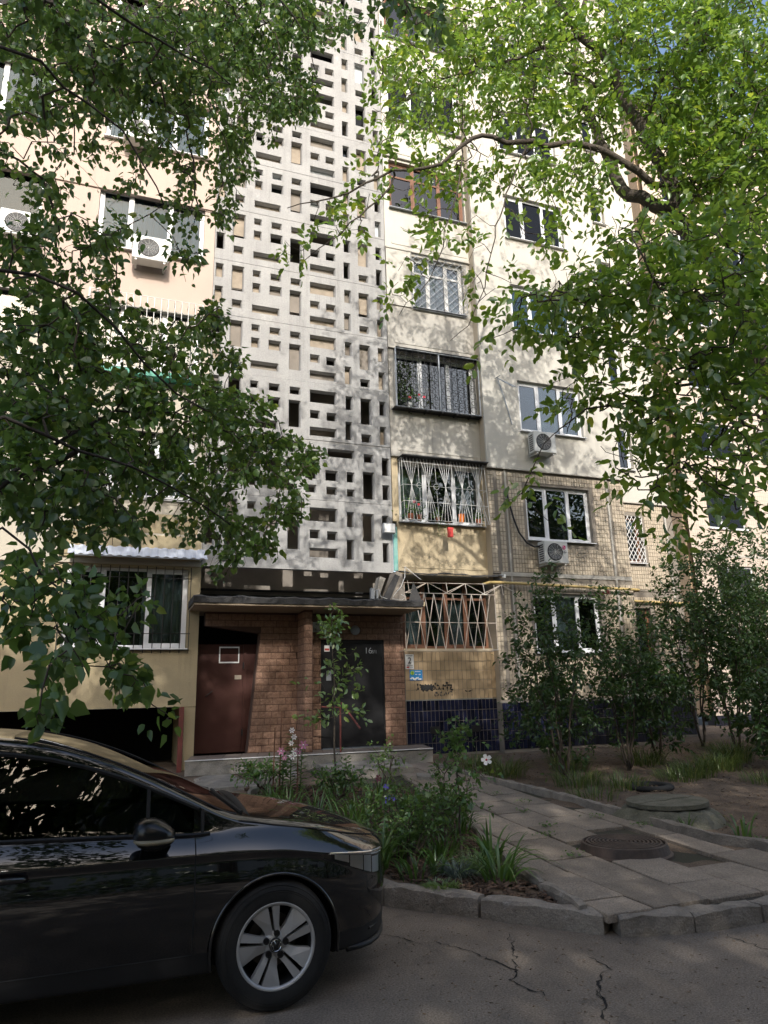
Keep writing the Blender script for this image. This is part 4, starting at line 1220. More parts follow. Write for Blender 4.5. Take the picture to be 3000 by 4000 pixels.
# ---------------------------------------------------------------- tiled bay and set-back wall to the right
YT, XT0, XT1 = 13.80, 7.72, 11.50
YR, XR1 = 15.45, 14.50
TW, TH = .0735, .103
sills = [2.46, 5.02, 7.68, 10.34]+[10.34+2.68*i for i in range(1, 6)]
for k, sl in enumerate(sills):
    a, b = 8.70, 10.50
    z0 = [1.42, 4.20, 6.70][k] if k < 3 else LV(k-1)-.13
    z1 = [4.18, 6.68, LV(2)-.13][k] if k < 3 else LV(k)-.13
    tiled = k < 2
    m = 'mortar' if tiled else 'plaster_ivory'
    hole = (a, sl, b, sl+1.32)
    wl = wall(XT0+.003, XT1, z0, min(z1, TOP), YT if tiled else YT-.045, m, [hole])
    wl2 = wall(XT1+.002, XR1, z0-.03, min(z1-.03, TOP), YR if tiled else YR-.03, m, [(12.84, sl-.07, 13.37, sl+1.26)])
    if tiled:
        tiling(XT0+.17, XT1-.01, z0+.04, z1-.06, YT-.001, TW, TH, 'tile_cream', wl, [(a-.04, sl-.06, b+.07, sl+1.36), (7.70, 0, 7.96, 9), (8.16, 0, 8.22, 9), (11.0, 0, 11.07, 9)], limit=150, field='tile_cream_field', seed=k)
        tiling(XT1+.1, XR1-.12, z0+.02, z1-.10, YR-.001, TW, TH, 'tile_cream', wl2, [(12.80, sl-.12, 13.44, sl+1.30), (14.2, 0, 14.28, 9)], limit=0, field='tile_cream_field', seed=k+5)
        # corner strip of tiles and cement seams
        for (xa_, xb_) in ((XT0+.006, XT0+.155), (8.165, 8.21), (11.01, 11.06)):
            MB().box(xa_, YT-.018, z0+.004, xb_, YT-.002, z1-.004).build('seam', 'plaster_grey', wl) if xa_ > 7.8 else tiling(xa_, xb_, z0+.04, z1-.06, YT-.001, TW, TH, 'tile_cream', wl, limit=0, field='tile_cream_field', seed=k+9)
        MB().box(14.21, YR-.018, z0, 14.27, YR-.002, z1-.05).build('seam', 'plaster_grey', wl2)
    else:
        if k == 2:
            MB().box(XT0-.02, YT-.075, z0-.035, XT1+.02, YT-.03, z0-.004).build('drip_edge', 'plaster_grey', bld)
            MB().box(XT1+.05, YR-.06, z0-.07, XR1, YR-.02, z0-.035).build('drip_edge', 'plaster_grey', bld)
    Yw = YT if tiled else YT-.045
    gl = 'pane_glass' if k < 3 else 'pane_blue'
    cu = [('curtain_white', (.22, .70)), (None, 0), ('curtain_white', (.35, .7)), ('curtain_foil', (0, 1)), ('curtain_white', (0, 1)), ('curtain_white', (.3, .8)), (None, 0), ('curtain_white', (0, 1)), (None, 0)][k]
    fr = 'pvc_white'
    window(a+.004, b-.004, sl+.004, sl+1.316, Yw, 3, fr, .09, gl, cu[0], cu[1] if cu[0] else (0, 1))
    wr = window(12.844, 13.366, sl-.066, sl+1.256, YR if tiled else YR-.03, 1, 'wood_brown' if k < 2 else 'pvc_white', .12, gl, None)
    if k == 1:
        P = []; yf = YR-.03; a0, a1, b0, b1 = 12.82, 13.40, sl-.05, sl+1.24
        for c in np.arange(a0-(b1-b0)/1.5, a1, .135):
            x0_, x1_ = max(a0, c), min(a1, c+(b1-b0)/1.5)
            if x1_ > x0_: P.append([(x0_, yf, b0+(x0_-c)*1.5), (x1_, yf, b0+(x1_-c)*1.5)]); P.append([(x0_, yf, b1-(x0_-c)*1.5), (x1_, yf, b1-(x1_-c)*1.5)])
        P.append([(a0, yf, b0), (a1, yf, b0), (a1, yf, b1), (a0, yf, b1), (a0, yf, b0)])
        grille(P, 'paint_white', wr, r=.010)
    if 0 < k < 3:
        MB().box(XT0+.2, YT-.022, z0-.055, XT1-.02, YT-.003, z0+.035).build('seam', 'plaster_grey', bld) if k == 1 else None
# left return of the bay (faces the loggia) and solid ends
MB().box(XT0-.002, YT+.004, 1.42, XT0+.002, YG+.2, TOP).build('bay_return', 'tile_cream_field', bld)
MB().box(XT1-.2, YT+.225, .2, XT1, YR+.3, TOP).build('bay_side_wall', 'plaster_ivory', bld)
MB().box(XR1-.2, YR+.23, .2, XR1, YR+8, TOP).build('end_wall', 'plaster_ivory', bld)
MB().box(-9.0, 15.35, .2, XR1-.21, 23.0, TOP-.1).build('building_core', 'room_dark', bld) if False else None
MB().box(-9.0, 13.9, TOP, XR1+.1, 24, TOP+.25).build('roof', 'roof_felt', bld)
# navy tiled plinth of the bay
pl = MB().box(XT0+.004, YT-.002, .25, XT1, YT+.2, 1.41).build('tiled_wall', 'mortar', bld)
tiling(XT0+.01, XT1, .45, 1.40, YT-.003, .0915, .19, 'tile_navy', pl, limit=90, field='tile_navy_field', seed=31)
pl2 = MB().box(XT1+.002, YR-.002, .2, XR1, YR+.2, 1.385).build('tiled_wall', 'mortar', bld)
tiling(XT1+.02, XR1, .43, 1.38, YR-.003, .0915, .19, 'tile_navy', pl2, limit=0, field='tile_navy_field', seed=32)
tx = text('graffiti', 'AVS24.CC', 'ink_grey', (13.25, YR-.013, 1.80), .17, None)
tag(tx, 'faint grey stencilled lettering low on the set-back tiled wall', 'graffiti')
# gas pipe
gp = MB().tube([(7.42, 13.72, 3.93), (7.55, 13.66, 3.97), (7.8, 13.65, 3.97), (9.5, 13.65, 3.94), (11.45, 13.65, 3.91), (11.56, 13.68, 3.91), (11.6, 13.8, 3.91), (11.6, 15.2, 3.91), (11.66, 15.33, 3.91), (11.8, 15.36, 3.91), (14.45, 15.36, 3.86), (14.7, 15.4, 3.86)], .032, 10).build('gas_pipe', 'pipe_yellow', None, smooth=True)
tag(gp, 'yellow gas pipe running along the tiled wall', 'pipe')
for x, y in ((10.6, YT), (13.9, YR)):
    MB().box(x, y-.20, 3.80, x+.03, y-.002, 3.86).box(x-.02, y-.2, 3.78, x+.05, y-.15, 3.87).build('pipe_clamp', 'iron_red', gp)
# air conditioners
def ac_unit(x, y, z, w, h, d, label, logo=False):
    e = empty('air_conditioner', (x+w/2, y+d/2, z), label, 'air conditioner', 'outdoor air conditioner units on the facade')
    b = MB().box(x, y, z, x+w, y+d, z+h).build('casing', 'ac_white', e, bevel=.012)
    cx, cz, r = x+w*.44, z+h*.5, h*.36
    MB().lathe([(0, -.004), (r, -.004), (r+.012, -.010), (r+.02, .0)], (cx, y-.001, cz), 'y', 32).build('fan_recess', 'ac_dark', b, smooth=True)
    P = [circle_pts(cx, y-.012, cz, r*q, 22) for q in (.25, .45, .62, .78, .92)]
    for i in range(12):
        t = math.pi*2*i/12; P.append([(cx, y-.013, cz), (cx+r*math.cos(t), y-.013, cz+r*math.sin(t))])
    grille(P, 'ac_white', b, 'fan_guard', .0022, 4)
    for i in range(8):
        zz = z+h*.1+h*.8*i/8
        MB().box(x-.003, y+.05, zz, x+.004, y+d-.05, zz+h*.055).build('side_slot', 'ac_dark', b)
    if logo:
        lx, lz = x+w*.83, z+h*.72
        MB().lathe([(0, -.002), (.052, -.002), (.052, 0)], (lx, y-.001, lz), 'y', 28).build('logo_disc', 'logo_red', b)
        gl = MB()
        gl.tube([(lx+.037*math.cos(t), y-.005, lz+.037*math.sin(t)) for t in np.linspace(math.pi*.5, math.pi*2.0, 18)], .003, 4)
        gl.tube([(lx+.037, y-.005, lz), (lx+.012, y-.005, lz)], .003, 4)
        gl.tube([(lx-.004, y-.005, lz+.018), (lx-.004, y-.005, lz-.016), (lx+.012, y-.005, lz-.016)], .003, 4)
        gl.box(lx-.020, y-.006, lz+.010, lx-.012, y-.003, lz+.018)
        gl.build('logo_mark', 'sign_white', b)
        text('logo_lettering', 'LG', 'ink_grey', (lx-.045, y-.002, lz-.125), .085, b)
    for xx in (x+.06, x+w-.10):
        MB().box(xx, y+.02, z-.035, xx+.04, y+d+.14, z-.004).build('bracket', 'ac_white', e)
    return e
ac_unit(8.87, 13.43, 4.42, .62, .51, .28, 'white air conditioner with a red round logo under the tiled wall window', True)
ac_unit(8.83, 13.43, 7.06, .60, .52, .26, 'dusty air conditioner under the window above the tiled wall')
ac_unit(-.28, 13.58, 10.42, .72, .54, .28, 'white air conditioner under the wide window of the peach wall')
ac_unit(-2.72, 13.58, 10.46, .70, .54, .28, 'pale air conditioner at the left edge window half hidden by leaves')
ac_unit(-.62, 13.58, 13.30, .66, .52, .28, 'small air conditioner high on the peach wall behind the branches')
hs = MB().tube([(8.88, 13.62, 4.83), (8.78, 13.70, 4.83), (8.6, 13.72, 4.92), (8.42, 13.72, 5.15), (8.30, 13.73, 5.5), (8.22, 13.73, 5.85), (8.18, 13.75, 6.1)], .022, 8).build('coolant_hose', 'pipe_black', None, smooth=True)
tag(hs, 'black coolant hose curving down the tiled wall to the air conditioner', 'hose')
dr = grille([[(8.12, 13.70, 8.95), (8.30, 13.72, 8.4), (8.46, 13.74, 7.8)], [(8.12, 13.70, 8.95), (8.36, 13.4, 8.62)], [(8.17, 13.66, 8.9), (8.42, 13.36, 8.60)], [(8.1, 13.78, 8.96), (8.14, 13.6, 8.97)]], 'steel_grey', None, 'clothes_dryer', .012)
tag(dr, 'folded metal clothes dryer arm on the pale wall', 'dryer')
cm = MB().tube([(7.86, 13.79, 4.12), (7.86, 13.70, 4.12)], .02, 8).box(7.82, 13.60, 4.07, 7.92, 13.70, 4.15).build('security_camera', 'sign_white')
tag(cm, 'small white security camera on the corner above the gas pipe', 'camera')
# ---------------------------------------------------------------- neighbouring block farther right
nb = empty('apartment_building', (22, 22, 0.4), 'farther tiled apartment block seen between the shrubs on the right', 'building')
FX0, FX1, FY = 18.55, 46.0, 19.0
def tile_wall_mat(name, c1, c2, mort):
    m = bpy.data.materials.new(name); m.use_nodes = True
    nt = m.node_tree; N = nt.nodes; L = nt.links; p = N['Principled BSDF']; p.inputs['Roughness'].default_value = .6
    tc = N.new('ShaderNodeNewGeometry'); sp = N.new('ShaderNodeSeparateXYZ'); cbn = N.new('ShaderNodeCombineXYZ'); ad = N.new('ShaderNodeMath')
    L.new(tc.outputs['Position'], sp.inputs[0]); L.new(sp.outputs[0], ad.inputs[0]); L.new(sp.outputs[1], ad.inputs[1])
    L.new(ad.outputs[0], cbn.inputs[0]); L.new(sp.outputs[2], cbn.inputs[1])
    b = N.new('ShaderNodeTexBrick'); b.offset = 0; b.inputs['Scale'].default_value = 1
    b.inputs['Color1'].default_value = (*c1, 1); b.inputs['Color2'].default_value = (*c2, 1); b.inputs['Mortar'].default_value = (*mort, 1)
    b.inputs['Brick Width'].default_value = .10; b.inputs['Row Height'].default_value = .16; b.inputs['Mortar Size'].default_value = .006
    L.new(cbn.outputs[0], b.inputs[0]); L.new(b.outputs[0], p.inputs['Base Color']); MATS[name] = m
tile_wall_mat('far_tiles', (.55, .46, .38), (.50, .42, .34), (.33, .27, .22))
tile_wall_mat('far_tiles_sunlit', (.60, .44, .28), (.55, .40, .26), (.42, .31, .21))  # side wall's copy of the tiles, warm sunlight put into the colour
me_w = None
def far_window(x, z, wd, ht):
    global me_w
    mb = MB(); y = FY+.08
    mb.box(x, y, z, x+wd, y+.05, z+.06).box(x, y, z+ht-.06, x+wd, y+.05, z+ht).box(x, y, z+.06, x+.06, y+.05, z+ht-.06).box(x+wd-.06, y, z+.06, x+wd, y+.05, z+ht-.06)
    mb.box(x+wd*.36, y, z+.06, x+wd*.36+.07, y+.05, z+ht-.06).box(x-.05, FY-.08, z-.05, x+wd+.05, y, z)
    wnd = mb.build('window', 'pvc_white', nb)
    MB().box(x+.05, y+.02, z+.05, x+wd-.05, y+.03, z+ht-.05).build('pane', 'pane_blue', wnd)
    MB().box(x, y+.30, z, x+wd, y+.33, z+ht).build('curtain', 'curtain_white' if (int(x*3)+int(z)) % 3 else 'room_dark', wnd)
for k in range(9):
    z0 = .7+2.72*k; z1 = z0+2.72
    hs_ = []
    for c in (19.5, 22.6, 25.8, 29.4, 33.0):
        for (xo, wd) in ((0, 1.75),):
            hs_.append((c+xo, z0+1.0, c+xo+wd, z0+2.36))
    mb = MB(); grid_wall(mb, FX0, FX1, z0+.01, z1-.01, hs_, FY, .25)
    mb.build('wall_panel', 'far_tiles', nb)
    MB().box(FX0, FY-.012, z1-.04, FX1, FY+.03, z1+.03).build('storey_joint', 'plaster_grey', nb)
    for h in hs_: far_window(h[0], h[1], h[2]-h[0], h[3]-h[1])
MB().box(FX0, FY+.255, .7, FX0+.25, FY+12, .7+2.72*9).build('side_wall', 'far_tiles_sunlit', nb)
MB().box(FX0-.03, FY-.04, 0, FX1, FY+.3, .70).build('plinth', 'tile_navy_field', nb)
MB().box(FX0-.2, FY-.2, .7+2.72*9, FX1, FY+12, .7+2.72*9+.25).build('roof', 'roof_felt', nb)
MB().box(FX0+.3, FY+.7, .5, FX1, FY+.8, .7+2.72*9).build('room_wall', 'room_dark', nb)

# unseen block added behind the viewer to darken speckled reflections
ob = empty('apartment_building', (5, -46, 0), 'long unseen apartment block added behind the viewer to darken reflections', 'building')
OX0, OX1, OY = -70.0, 80.0, -42.0
MB().box(OX0, OY-11, 0, OX1, OY, 21.0).build('wall', 'plaster_grey', ob)
MB().box(OX0-.3, OY-11.3, 21.0, OX1+.3, OY+.3, 21.4).build('roof', 'roof_felt', ob)
me_ow = MB().box(0, 0, 0, 2.0, .04, 1.4).mesh('window', 'room_dark')
for k in range(7):
    for j in range(0, 22):
        link('window', me_ow, ob, loc=(OX0+20+5.0*j, OY-.02, 1.7+2.8*k))
# ================================================================== CAR
CX, CYC = 0.895, 5.10          # world position of the front axle line (x) and of the car's centre plane (y)
mat('car_paint', (0.002, 0.002, 0.0025), 0.5, coat=1.0, spec=0.05)
mat('car_mirror', (0.004, 0.004, 0.005), 0.25, spec=0.4)
mat('car_trim', (0.012, 0.012, 0.013), 0.55)
mat('car_rubber', (0.010, 0.010, 0.010), 0.8)
mat('car_alloy', (0.42, 0.42, 0.425), 0.42, metal=0.45)
mat('car_chrome', (0.55, 0.55, 0.55), 0.12, metal=1.0)
mat('car_seat', (0.03, 0.03, 0.032), 0.8)
mat('car_lamp_inner', (0.93, 0.94, 0.95), 0.35)
mat('brake_disc', (0.10, 0.085, 0.075), 0.5, metal=0.6)
mat('indicator', (0.22, 0.19, 0.13), 0.3)
glass_mat('car_glass', (0.16, 0.19, 0.18), 1.45, 0.0, 0.0)
glass_mat('lamp_glass', (0.95, 0.96, 0.97), 1.5, 0.0, 0.04)
car = empty('parked_car', (CX, CYC, 0), 'glossy black hatchback car parked at the left in the foreground', 'car')
def ip(x, tab):
    xs_ = [t[0] for t in tab]; ys_ = [t[1] for t in tab]
    return float(np.interp(x, xs_, ys_))
T_w = [(-3.44, .55), (-3.40, .68), (-3.3, .79), (-3.1, .855), (-2.7, .885), (-2, .893), (-1, .895), (-.3, .893), (0, .893), (.3, .882), (.42, .862), (.52, .825), (.60, .765), (.66, .70), (.72, .60), (.78, .46), (.835, .26)]
T_zb = [(-3.44, .38), (-3.2, .24), (-2.7, .2), (0, .19), (.5, .20), (.7, .21), (.835, .27)]
T_z4 = [(-3.44, .60), (0, .58), (.4, .52), (.835, .46)]
T_z5 = [(-3.44, .80), (-2, .775), (-.4, .765), (0, .755), (.20, .74), (.28, .718), (.40, .665), (.52, .615), (.62, .575), (.72, .555), (.835, .55)]
T_z6 = [(-3.44, .84), (-2, .815), (-.4, .80), (0, .79), (.20, .765), (.28, .742), (.40, .736), (.52, .725), (.62, .712), (.72, .70), (.835, .69)]
T_z7 = [(-3.44, .90), (-3.0, .97), (-1.5, .93), (-.8, .905), (-.42, .885), (-.25, .90), (0, .885), (.25, .845), (.45, .80), (.6, .765), (.72, .735), (.835, .705)]
T_in7 = [(-3.44, .09), (-2, .098), (-.5, .095), (-.25, .10), (0, .10), (.3, .11), (.6, .12), (.835, .10)]
T_z9 = [(-3.44, .93), (-3.36, 1.06), (-3.2, 1.24), (-3.0, 1.345), (-2.6, 1.41), (-2.0, 1.44), (-1.6, 1.435), (-1.4, 1.415), (-1.2, 1.375), (-1.0, 1.315), (-.8, 1.235), (-.6, 1.135), (-.4, 1.03), (-.27, .955), (-.15, .935), (0, .905), (.25, .862), (.45, .815), (.6, .78), (.72, .745), (.835, .71)]
T_y9 = [(-3.44, .50), (-3.2, .60), (-2.6, .625), (-2, .63), (-1.5, .645), (-1.2, .665), (-.8, .715), (-.5, .755), (-.27, .775), (0, .775), (.3, .75), (.45, .70), (.56, .63), (.66, .52), (.76, .35), (.835, .14)]
T_zc = [(-3.44, .93), (-3.38, 1.06), (-3.25, 1.27), (-3.1, 1.385), (-2.8, 1.45), (-2.2, 1.48), (-1.8, 1.483), (-1.5, 1.462), (-1.3, 1.425), (-1.1, 1.37), (-.9, 1.30), (-.7, 1.22), (-.5, 1.13), (-.3, 1.035), (-.18, .975), (-.05, .955), (.2, .92), (.45, .865), (.6, .82), (.72, .77), (.80, .73), (.835, .71)]
stations = [-3.44, -3.36, -3.22, -3.05, -2.8, -2.5, -2.2, -1.9, -1.62, -1.42, -1.22, -1.02, -.82, -.62, -.44, -.30, -.18, -.04, .12, .28, .40, .52, .62, .70, .765, .81, .835]
def half(x):
    w = ip(x, T_w); zb = ip(x, T_zb); z5 = ip(x, T_z5); z6 = ip(x, T_z6); z7 = ip(x, T_z7); z4 = ip(x, T_z4)
    y9 = min(ip(x, T_y9), w-.03); z9 = ip(x, T_z9); zc = ip(x, T_zc); i7 = ip(x, T_in7)
    y7 = max(w-i7, y9*.5+.02)
    cabin = x < -.29
    if cabin:
        t = .86
        y8, z8 = y7+(y9-y7)*t, z7+(z9-z7)*t
        z8 = max(z8, z7+.012)
    else:
        y8, z8 = y7+(y9-y7)*.5, z7+(z9-z7)*.5
    y10 = y9*(.93 if cabin else .88)
    z10 = z9+(zc-z9)*(.30 if cabin else .30)+(.006 if cabin else .008)
    hd = x > .28
    k5 = .02 if not hd else .012
    return [(0, zb), (w-.16, zb), (w-.045, zb+.03), (w-.028, zb+.13), (w-.008, .5*(zb+.13+z4)), (w, z4), (w-.004, .5*(z4+z5)), (w-k5, z5), (w-.012, z6), (w-.012-(i7-.012)*.35, z6+(z7-z6)*.5),
            (y7, z7), (y8, z8), (y9, z9), (y10, z10), (y10*.5, z10+(zc-z10)*.78), (0, zc)]
NP = 16
bm = bmesh.new()
rowsv = []
for x in stations:
    H_ = half(x)
    rv = []
    for (y, z) in H_: rv.append(bm.verts.new((x, -y, z)))                 # near side (towards -Y)
    lv = [rv[0]]+[bm.verts.new((x, y, z)) for (y, z) in H_[1:-1]]+[rv[-1]]
    rowsv.append((rv, lv))
cre = bm.edges.layers.float.get('crease_edge') or bm.edges.layers.float.new('crease_edge')
tagl = bm.faces.layers.int.new('zone')
def zone(x, j):
    if j == 10 and -2.95 < x < -.44: return 2            # side glass
    if j in (13, 14) and -1.42 < x < -.18: return 3      # windscreen
    if j in (13, 14) and -3.36 < x < -3.05: return 4     # rear window
    if j == 7 and x > .28: return 5                      # head lamp
    if j in (12, 13, 14) and x > -.18: return 6          # bonnet
    if j in (3, 4, 5, 6, 7, 8, 9) and -1.62 < x < -.44: return 7   # front door
    if j in (3, 4, 5, 6, 7, 8, 9) and -2.5 < x < -1.62: return 8   # rear door
    if j in (1, 2): return 9                             # sill trim
    return 1
for i in range(len(stations)-1):
    xm = .5*(stations[i]+stations[i+1])
    for side in (0, 1):
        A, B = rowsv[i][side], rowsv[i+1][side]
        for j in range(NP-1):
            vs_ = [A[j], B[j], B[j+1], A[j+1]]
            if side == 1: vs_ = vs_[::-1]
            f = bm.faces.new(vs_); f[tagl] = zone(xm, j)*10+side
for (rv, lv), flip in ((rowsv[0], False), (rowsv[-1], True)):
    loop = rv+lv[1:-1][::-1]
    f = bm.faces.new(loop if not flip else loop[::-1]); f[tagl] = 10
bmesh.ops.recalc_face_normals(bm, faces=bm.faces)
bm.edges.ensure_lookup_table()
def crease(j, val, xa=-9, xb=9):
    for i in range(len(stations)-1):
        if xa < stations[i] and stations[i+1] < xb:
            for side in (0, 1):
                e = bm.edges.get((rowsv[i][side][j], rowsv[i+1][side][j]))
                if e: e[cre] = val
crease(8, .75); crease(7, .45); crease(10, .6, -3.2, -.25); crease(11, .5, -3.2, -.4); crease(12, .35, -.2, .7); crease(2, .5)
me = bpy.data.meshes.new('car_cage'); bm.to_mesh(me); bm.free()
tmp = bpy.data.objects.new('car_cage', me); COL.objects.link(tmp)
sb = tmp.modifiers.new('s', 'SUBSURF'); sb.levels = 3; sb.render_levels = 3
# wheel arches
cut = MB()
for wx in (0.0, -2.62):
    for s_ in (-1, 1):
        cut.lathe([(0, 0), (.352, 0), (.352, .32), (0, .32)], (wx, s_*.66-.16 if s_ > 0 else -.98, .318), 'y', 48)
cme = cut.mesh('car_cut'); cobj = bpy.data.objects.new('car_cut', cme); COL.objects.link(cobj)
bmc = bmesh.new(); bmc.from_mesh(cme); bmesh.ops.remove_doubles(bmc, verts=bmc.verts, dist=1e-5); bmesh.ops.recalc_face_normals(bmc, faces=bmc.faces); bmc.to_mesh(cme); bmc.free()
bo = tmp.modifiers.new('b', 'BOOLEAN'); bo.object = cobj; bo.operation = 'DIFFERENCE'; bo.solver = 'EXACT'
dg = bpy.context.evaluated_depsgraph_get()
full = bpy.data.meshes.new_from_object(tmp.evaluated_get(dg), preserve_all_data_layers=True, depsgraph=dg)
bpy.data.objects.remove(tmp, do_unlink=True); bpy.data.objects.remove(cobj, do_unlink=True)
nv = len(full.vertices)
co = np.zeros(nv*3); full.vertices.foreach_get('co', co); co = co.reshape(-1, 3)
zl = np.zeros(len(full.polygons), dtype=np.int32)
full.attributes['zone'].data.foreach_get('value', zl)
full.shade_smooth()
vn = np.array([v.vector[:] for v in full.vertex_normals]) if hasattr(full, 'vertex_normals') else None
polys = [tuple(p.vertices) for p in full.polygons]
pcen = np.array([p.center[:] for p in full.polygons]); pnor = np.array([p.normal[:] for p in full.polygons])
# arch-well faces (from the cutter) point inward: give them to the dark liner
def is_well(c):
    for wx in (0.0, -2.62):
        if math.hypot(c[0]-wx, c[2]-.318) < .3515 and c[2] > .0: return True
    return False
def piece(ids, name, m, parent, off=0.0):
    used = sorted({v for i in ids for v in polys[i]}); mp = {v: k for k, v in enumerate(used)}
    me2 = bpy.data.meshes.new(name)
    me2.from_pydata([(co[v][0]+CX, co[v][1]+CYC, co[v][2]) for v in used], [], [tuple(mp[v] for v in polys[i]) for i in ids])
    me2.materials.append(MATS[m]); me2.shade_smooth()
    if vn is not None:
        try: me2.normals_split_custom_set_from_vertices([tuple(vn[v]) for v in used])
        except Exception: pass
    return link(name, me2, parent)
Z = {}
for i in range(len(polys)):
    z = int(zl[i])
    if is_well(pcen[i]): z = 990
    Z.setdefault(z, []).append(i)
vn_keep = vn
def get(zs): return [i for z in zs for i in Z.get(z, [])]
body = piece(get([10, 11, 0]), 'body_shell', 'car_paint', car)
piece(get([90, 91]), 'sill', 'car_trim', car)
piece(get([60, 61]), 'bonnet', 'car_paint', car)
door = piece(get([70]), 'door', 'car_paint', car); piece(get([71]), 'door', 'car_paint', car)
piece(get([80]), 'door', 'car_paint', car); piece(get([81]), 'door', 'car_paint', car)
sw = piece(get([20]), 'side_window', 'car_glass', car); piece(get([21]), 'side_window', 'car_glass', car)
piece(get([30, 31]), 'windscreen', 'car_glass', car); piece(get([40, 41]), 'rear_window', 'car_glass', car)
vn = None
for f_ in (lambda c: c[0] > -1.3 and c[1] < 0, lambda c: c[0] > -1.3 and c[1] > 0, lambda c: c[0] < -1.3 and c[1] < 0, lambda c: c[0] < -1.3 and c[1] > 0):
    ids_ = [i for i in get([990]) if f_(pcen[i])]
    if ids_: piece(ids_, 'wheel_arch_liner', 'car_rubber', car)
vn = vn_keep
def S(x, j, side=-1, off=0.0):
    """a point of the near flank: station x, profile index j (may be fractional)"""
    H_ = half(x); a = int(j); t = j-a
    y = H_[a][0]+(H_[min(a+1, 15)][0]-H_[a][0])*t; z = H_[a][1]+(H_[min(a+1, 15)][1]-H_[a][1])*t
    return (CX+x, CYC+side*(y+off), z)
# head lamps
for s_, zc_ in ((-1, 50), (1, 51)):
    hl = piece(get([zc_]), 'headlight', 'lamp_glass', car)
    def lamp_strip(x0_, x1_, t0, t1, dep, m_, nm):
        st = MB(); xs_ = np.linspace(x0_, x1_, 9)
        def q(x, t): A0, A1 = half(x)[7], half(x)[8]; return (CX+x, CYC+s_*(A0[0]+(A1[0]-A0[0])*t-dep), A0[1]+(A1[1]-A0[1])*t)
        for a, b in zip(xs_[:-1], xs_[1:]): st.quad(q(a, t0), q(b, t0), q(b, t1), q(a, t1))
        st.build(nm, m_, hl)
    lamp_strip(.44, .53, .08, .78, .020, 'car_lamp_inner', 'reflector'); lamp_strip(.54, .60, .06, .76, .024, 'car_lamp_inner', 'reflector'); lamp_strip(.61, .68, .06, .70, .026, 'car_lamp_inner', 'reflector')
    lamp_strip(.34, .43, .30, .80, .014, 'car_lamp_inner', 'reflector')
    lamp_strip(.30, .70, .82, 1.0, .008, 'car_lamp_inner', 'running_light')
    bk = MB()
    xs_ = np.linspace(.29, .82, 12)
    for a, b in zip(xs_[:-1], xs_[1:]):
        A0, A1 = half(a)[7], half(a)[8]; B0, B1 = half(b)[7], half(b)[8]
        bk.quad((CX+a, CYC+s_*(A0[0]-.07), A0[1]-.01), (CX+b, CYC+s_*(B0[0]-.07), B0[1]-.01), (CX+b, CYC+s_*(B1[0]-.07), B1[1]+.01), (CX+a, CYC+s_*(A1[0]-.07), A1[1]+.01))
    bk.build('lamp_housing', 'car_trim', hl)
    dl = MB().tube([S(x, 7.93, s_, -.004) for x in np.linspace(.31, .70, 12)], .007, 6).build('light_strip', 'car_chrome', hl)
# panel gaps as thin dark rubber lines
def gap(pts, r=.0035, name='panel_gap', par=None, m='car_rubber'): MB().tube(pts, r, 5).build(name, m, par or car)
for s_ in (-1, 1):
    gap([S(-.44, j, s_, .001) for j in np.linspace(3, 10, 16)])
    gap([S(-1.62, j, s_, .001) for j in np.linspace(3, 10, 16)])
    gap([S(x, 12, s_, .001) for x in np.linspace(-.2, .70, 24)], .0035)
    gap([S(x, 3.0, s_, .001) for x in np.linspace(-2.2, -.44, 14)], .003)
    gap([S(x, 10.02, s_, .004) for x in np.linspace(-2.95, -.36, 30)], .011, 'window_seal', m='car_trim')
    gap([S(x, 11.0, s_, .003) for x in np.linspace(-2.95, -.42, 30)], .012, 'window_seal', m='car_trim')
    gap([S(-.40, j, s_, .002) for j in np.linspace(10, 11, 4)], .011, 'window_seal', m='car_trim')
    gap([S(-.69, j, s_, .002) for j in np.linspace(10, 11, 6)], .012, 'window_seal', m='car_trim')
    pil = MB().prism([S(-1.60, 10, s_, .001), S(-1.74, 10, s_, .001), S(-1.76, 11, s_, .001), S(-1.65, 11, s_, .001)], (0, -s_*.03, 0)).build('door_pillar', 'car_trim', car, fix=True)
    gap([S(x, 13.0, s_, .0) for x in np.linspace(-1.40, -.2, 20)], .006, 'windscreen_seal', m='car_trim')
    MB().tube([(CX+x_, CYC+s_*y_, z_) for x_, y_, z_ in ((-1.50, .845, .765), (-1.47, .905, .775), (-1.37, .912, .775), (-1.27, .905, .772), (-1.24, .845, .765))], [.012, .016, .017, .016, .012], 8).build('door_handle', 'car_paint', door, smooth=True)
    # arch lips
    for wx in (0.0, -2.62):
        yy = .886 if wx == 0 else .884
        MB().tube([(CX+wx+.352*math.cos(t), CYC+s_*(min(yy, ip(wx+.352*math.cos(t), T_w)-.006)), .318+.352*math.sin(t)) for t in np.linspace(-.22, math.pi+.22, 40)], .009, 6).build('arch_lip', 'car_paint', car, smooth=True)
# lower grille mouth and number-plate-free bumper details
for j_ in range(3):
    MB().tube([(CX+ip_, CYC+yy, .30+.05*j_) for ip_, yy in ((.57, -.745), (.64, -.665), (.70, -.55), (.765, -.37), (.805, 0), (.765, .37), (.70, .55), (.64, .665), (.57, .745))], .010, 6).build('bumper_grille', 'car_trim', car)
MB().tube([(CX+a, CYC+b, .225) for a, b in ((.42, -.80), (.50, -.785), (.58, -.74), (.65, -.66), (.71, -.55), (.775, -.37), (.81, 0), (.775, .37), (.71, .55), (.65, .66), (.58, .74), (.50, .785), (.42, .80))], .016, 8).build('bumper_lip', 'car_trim', car, smooth=True)
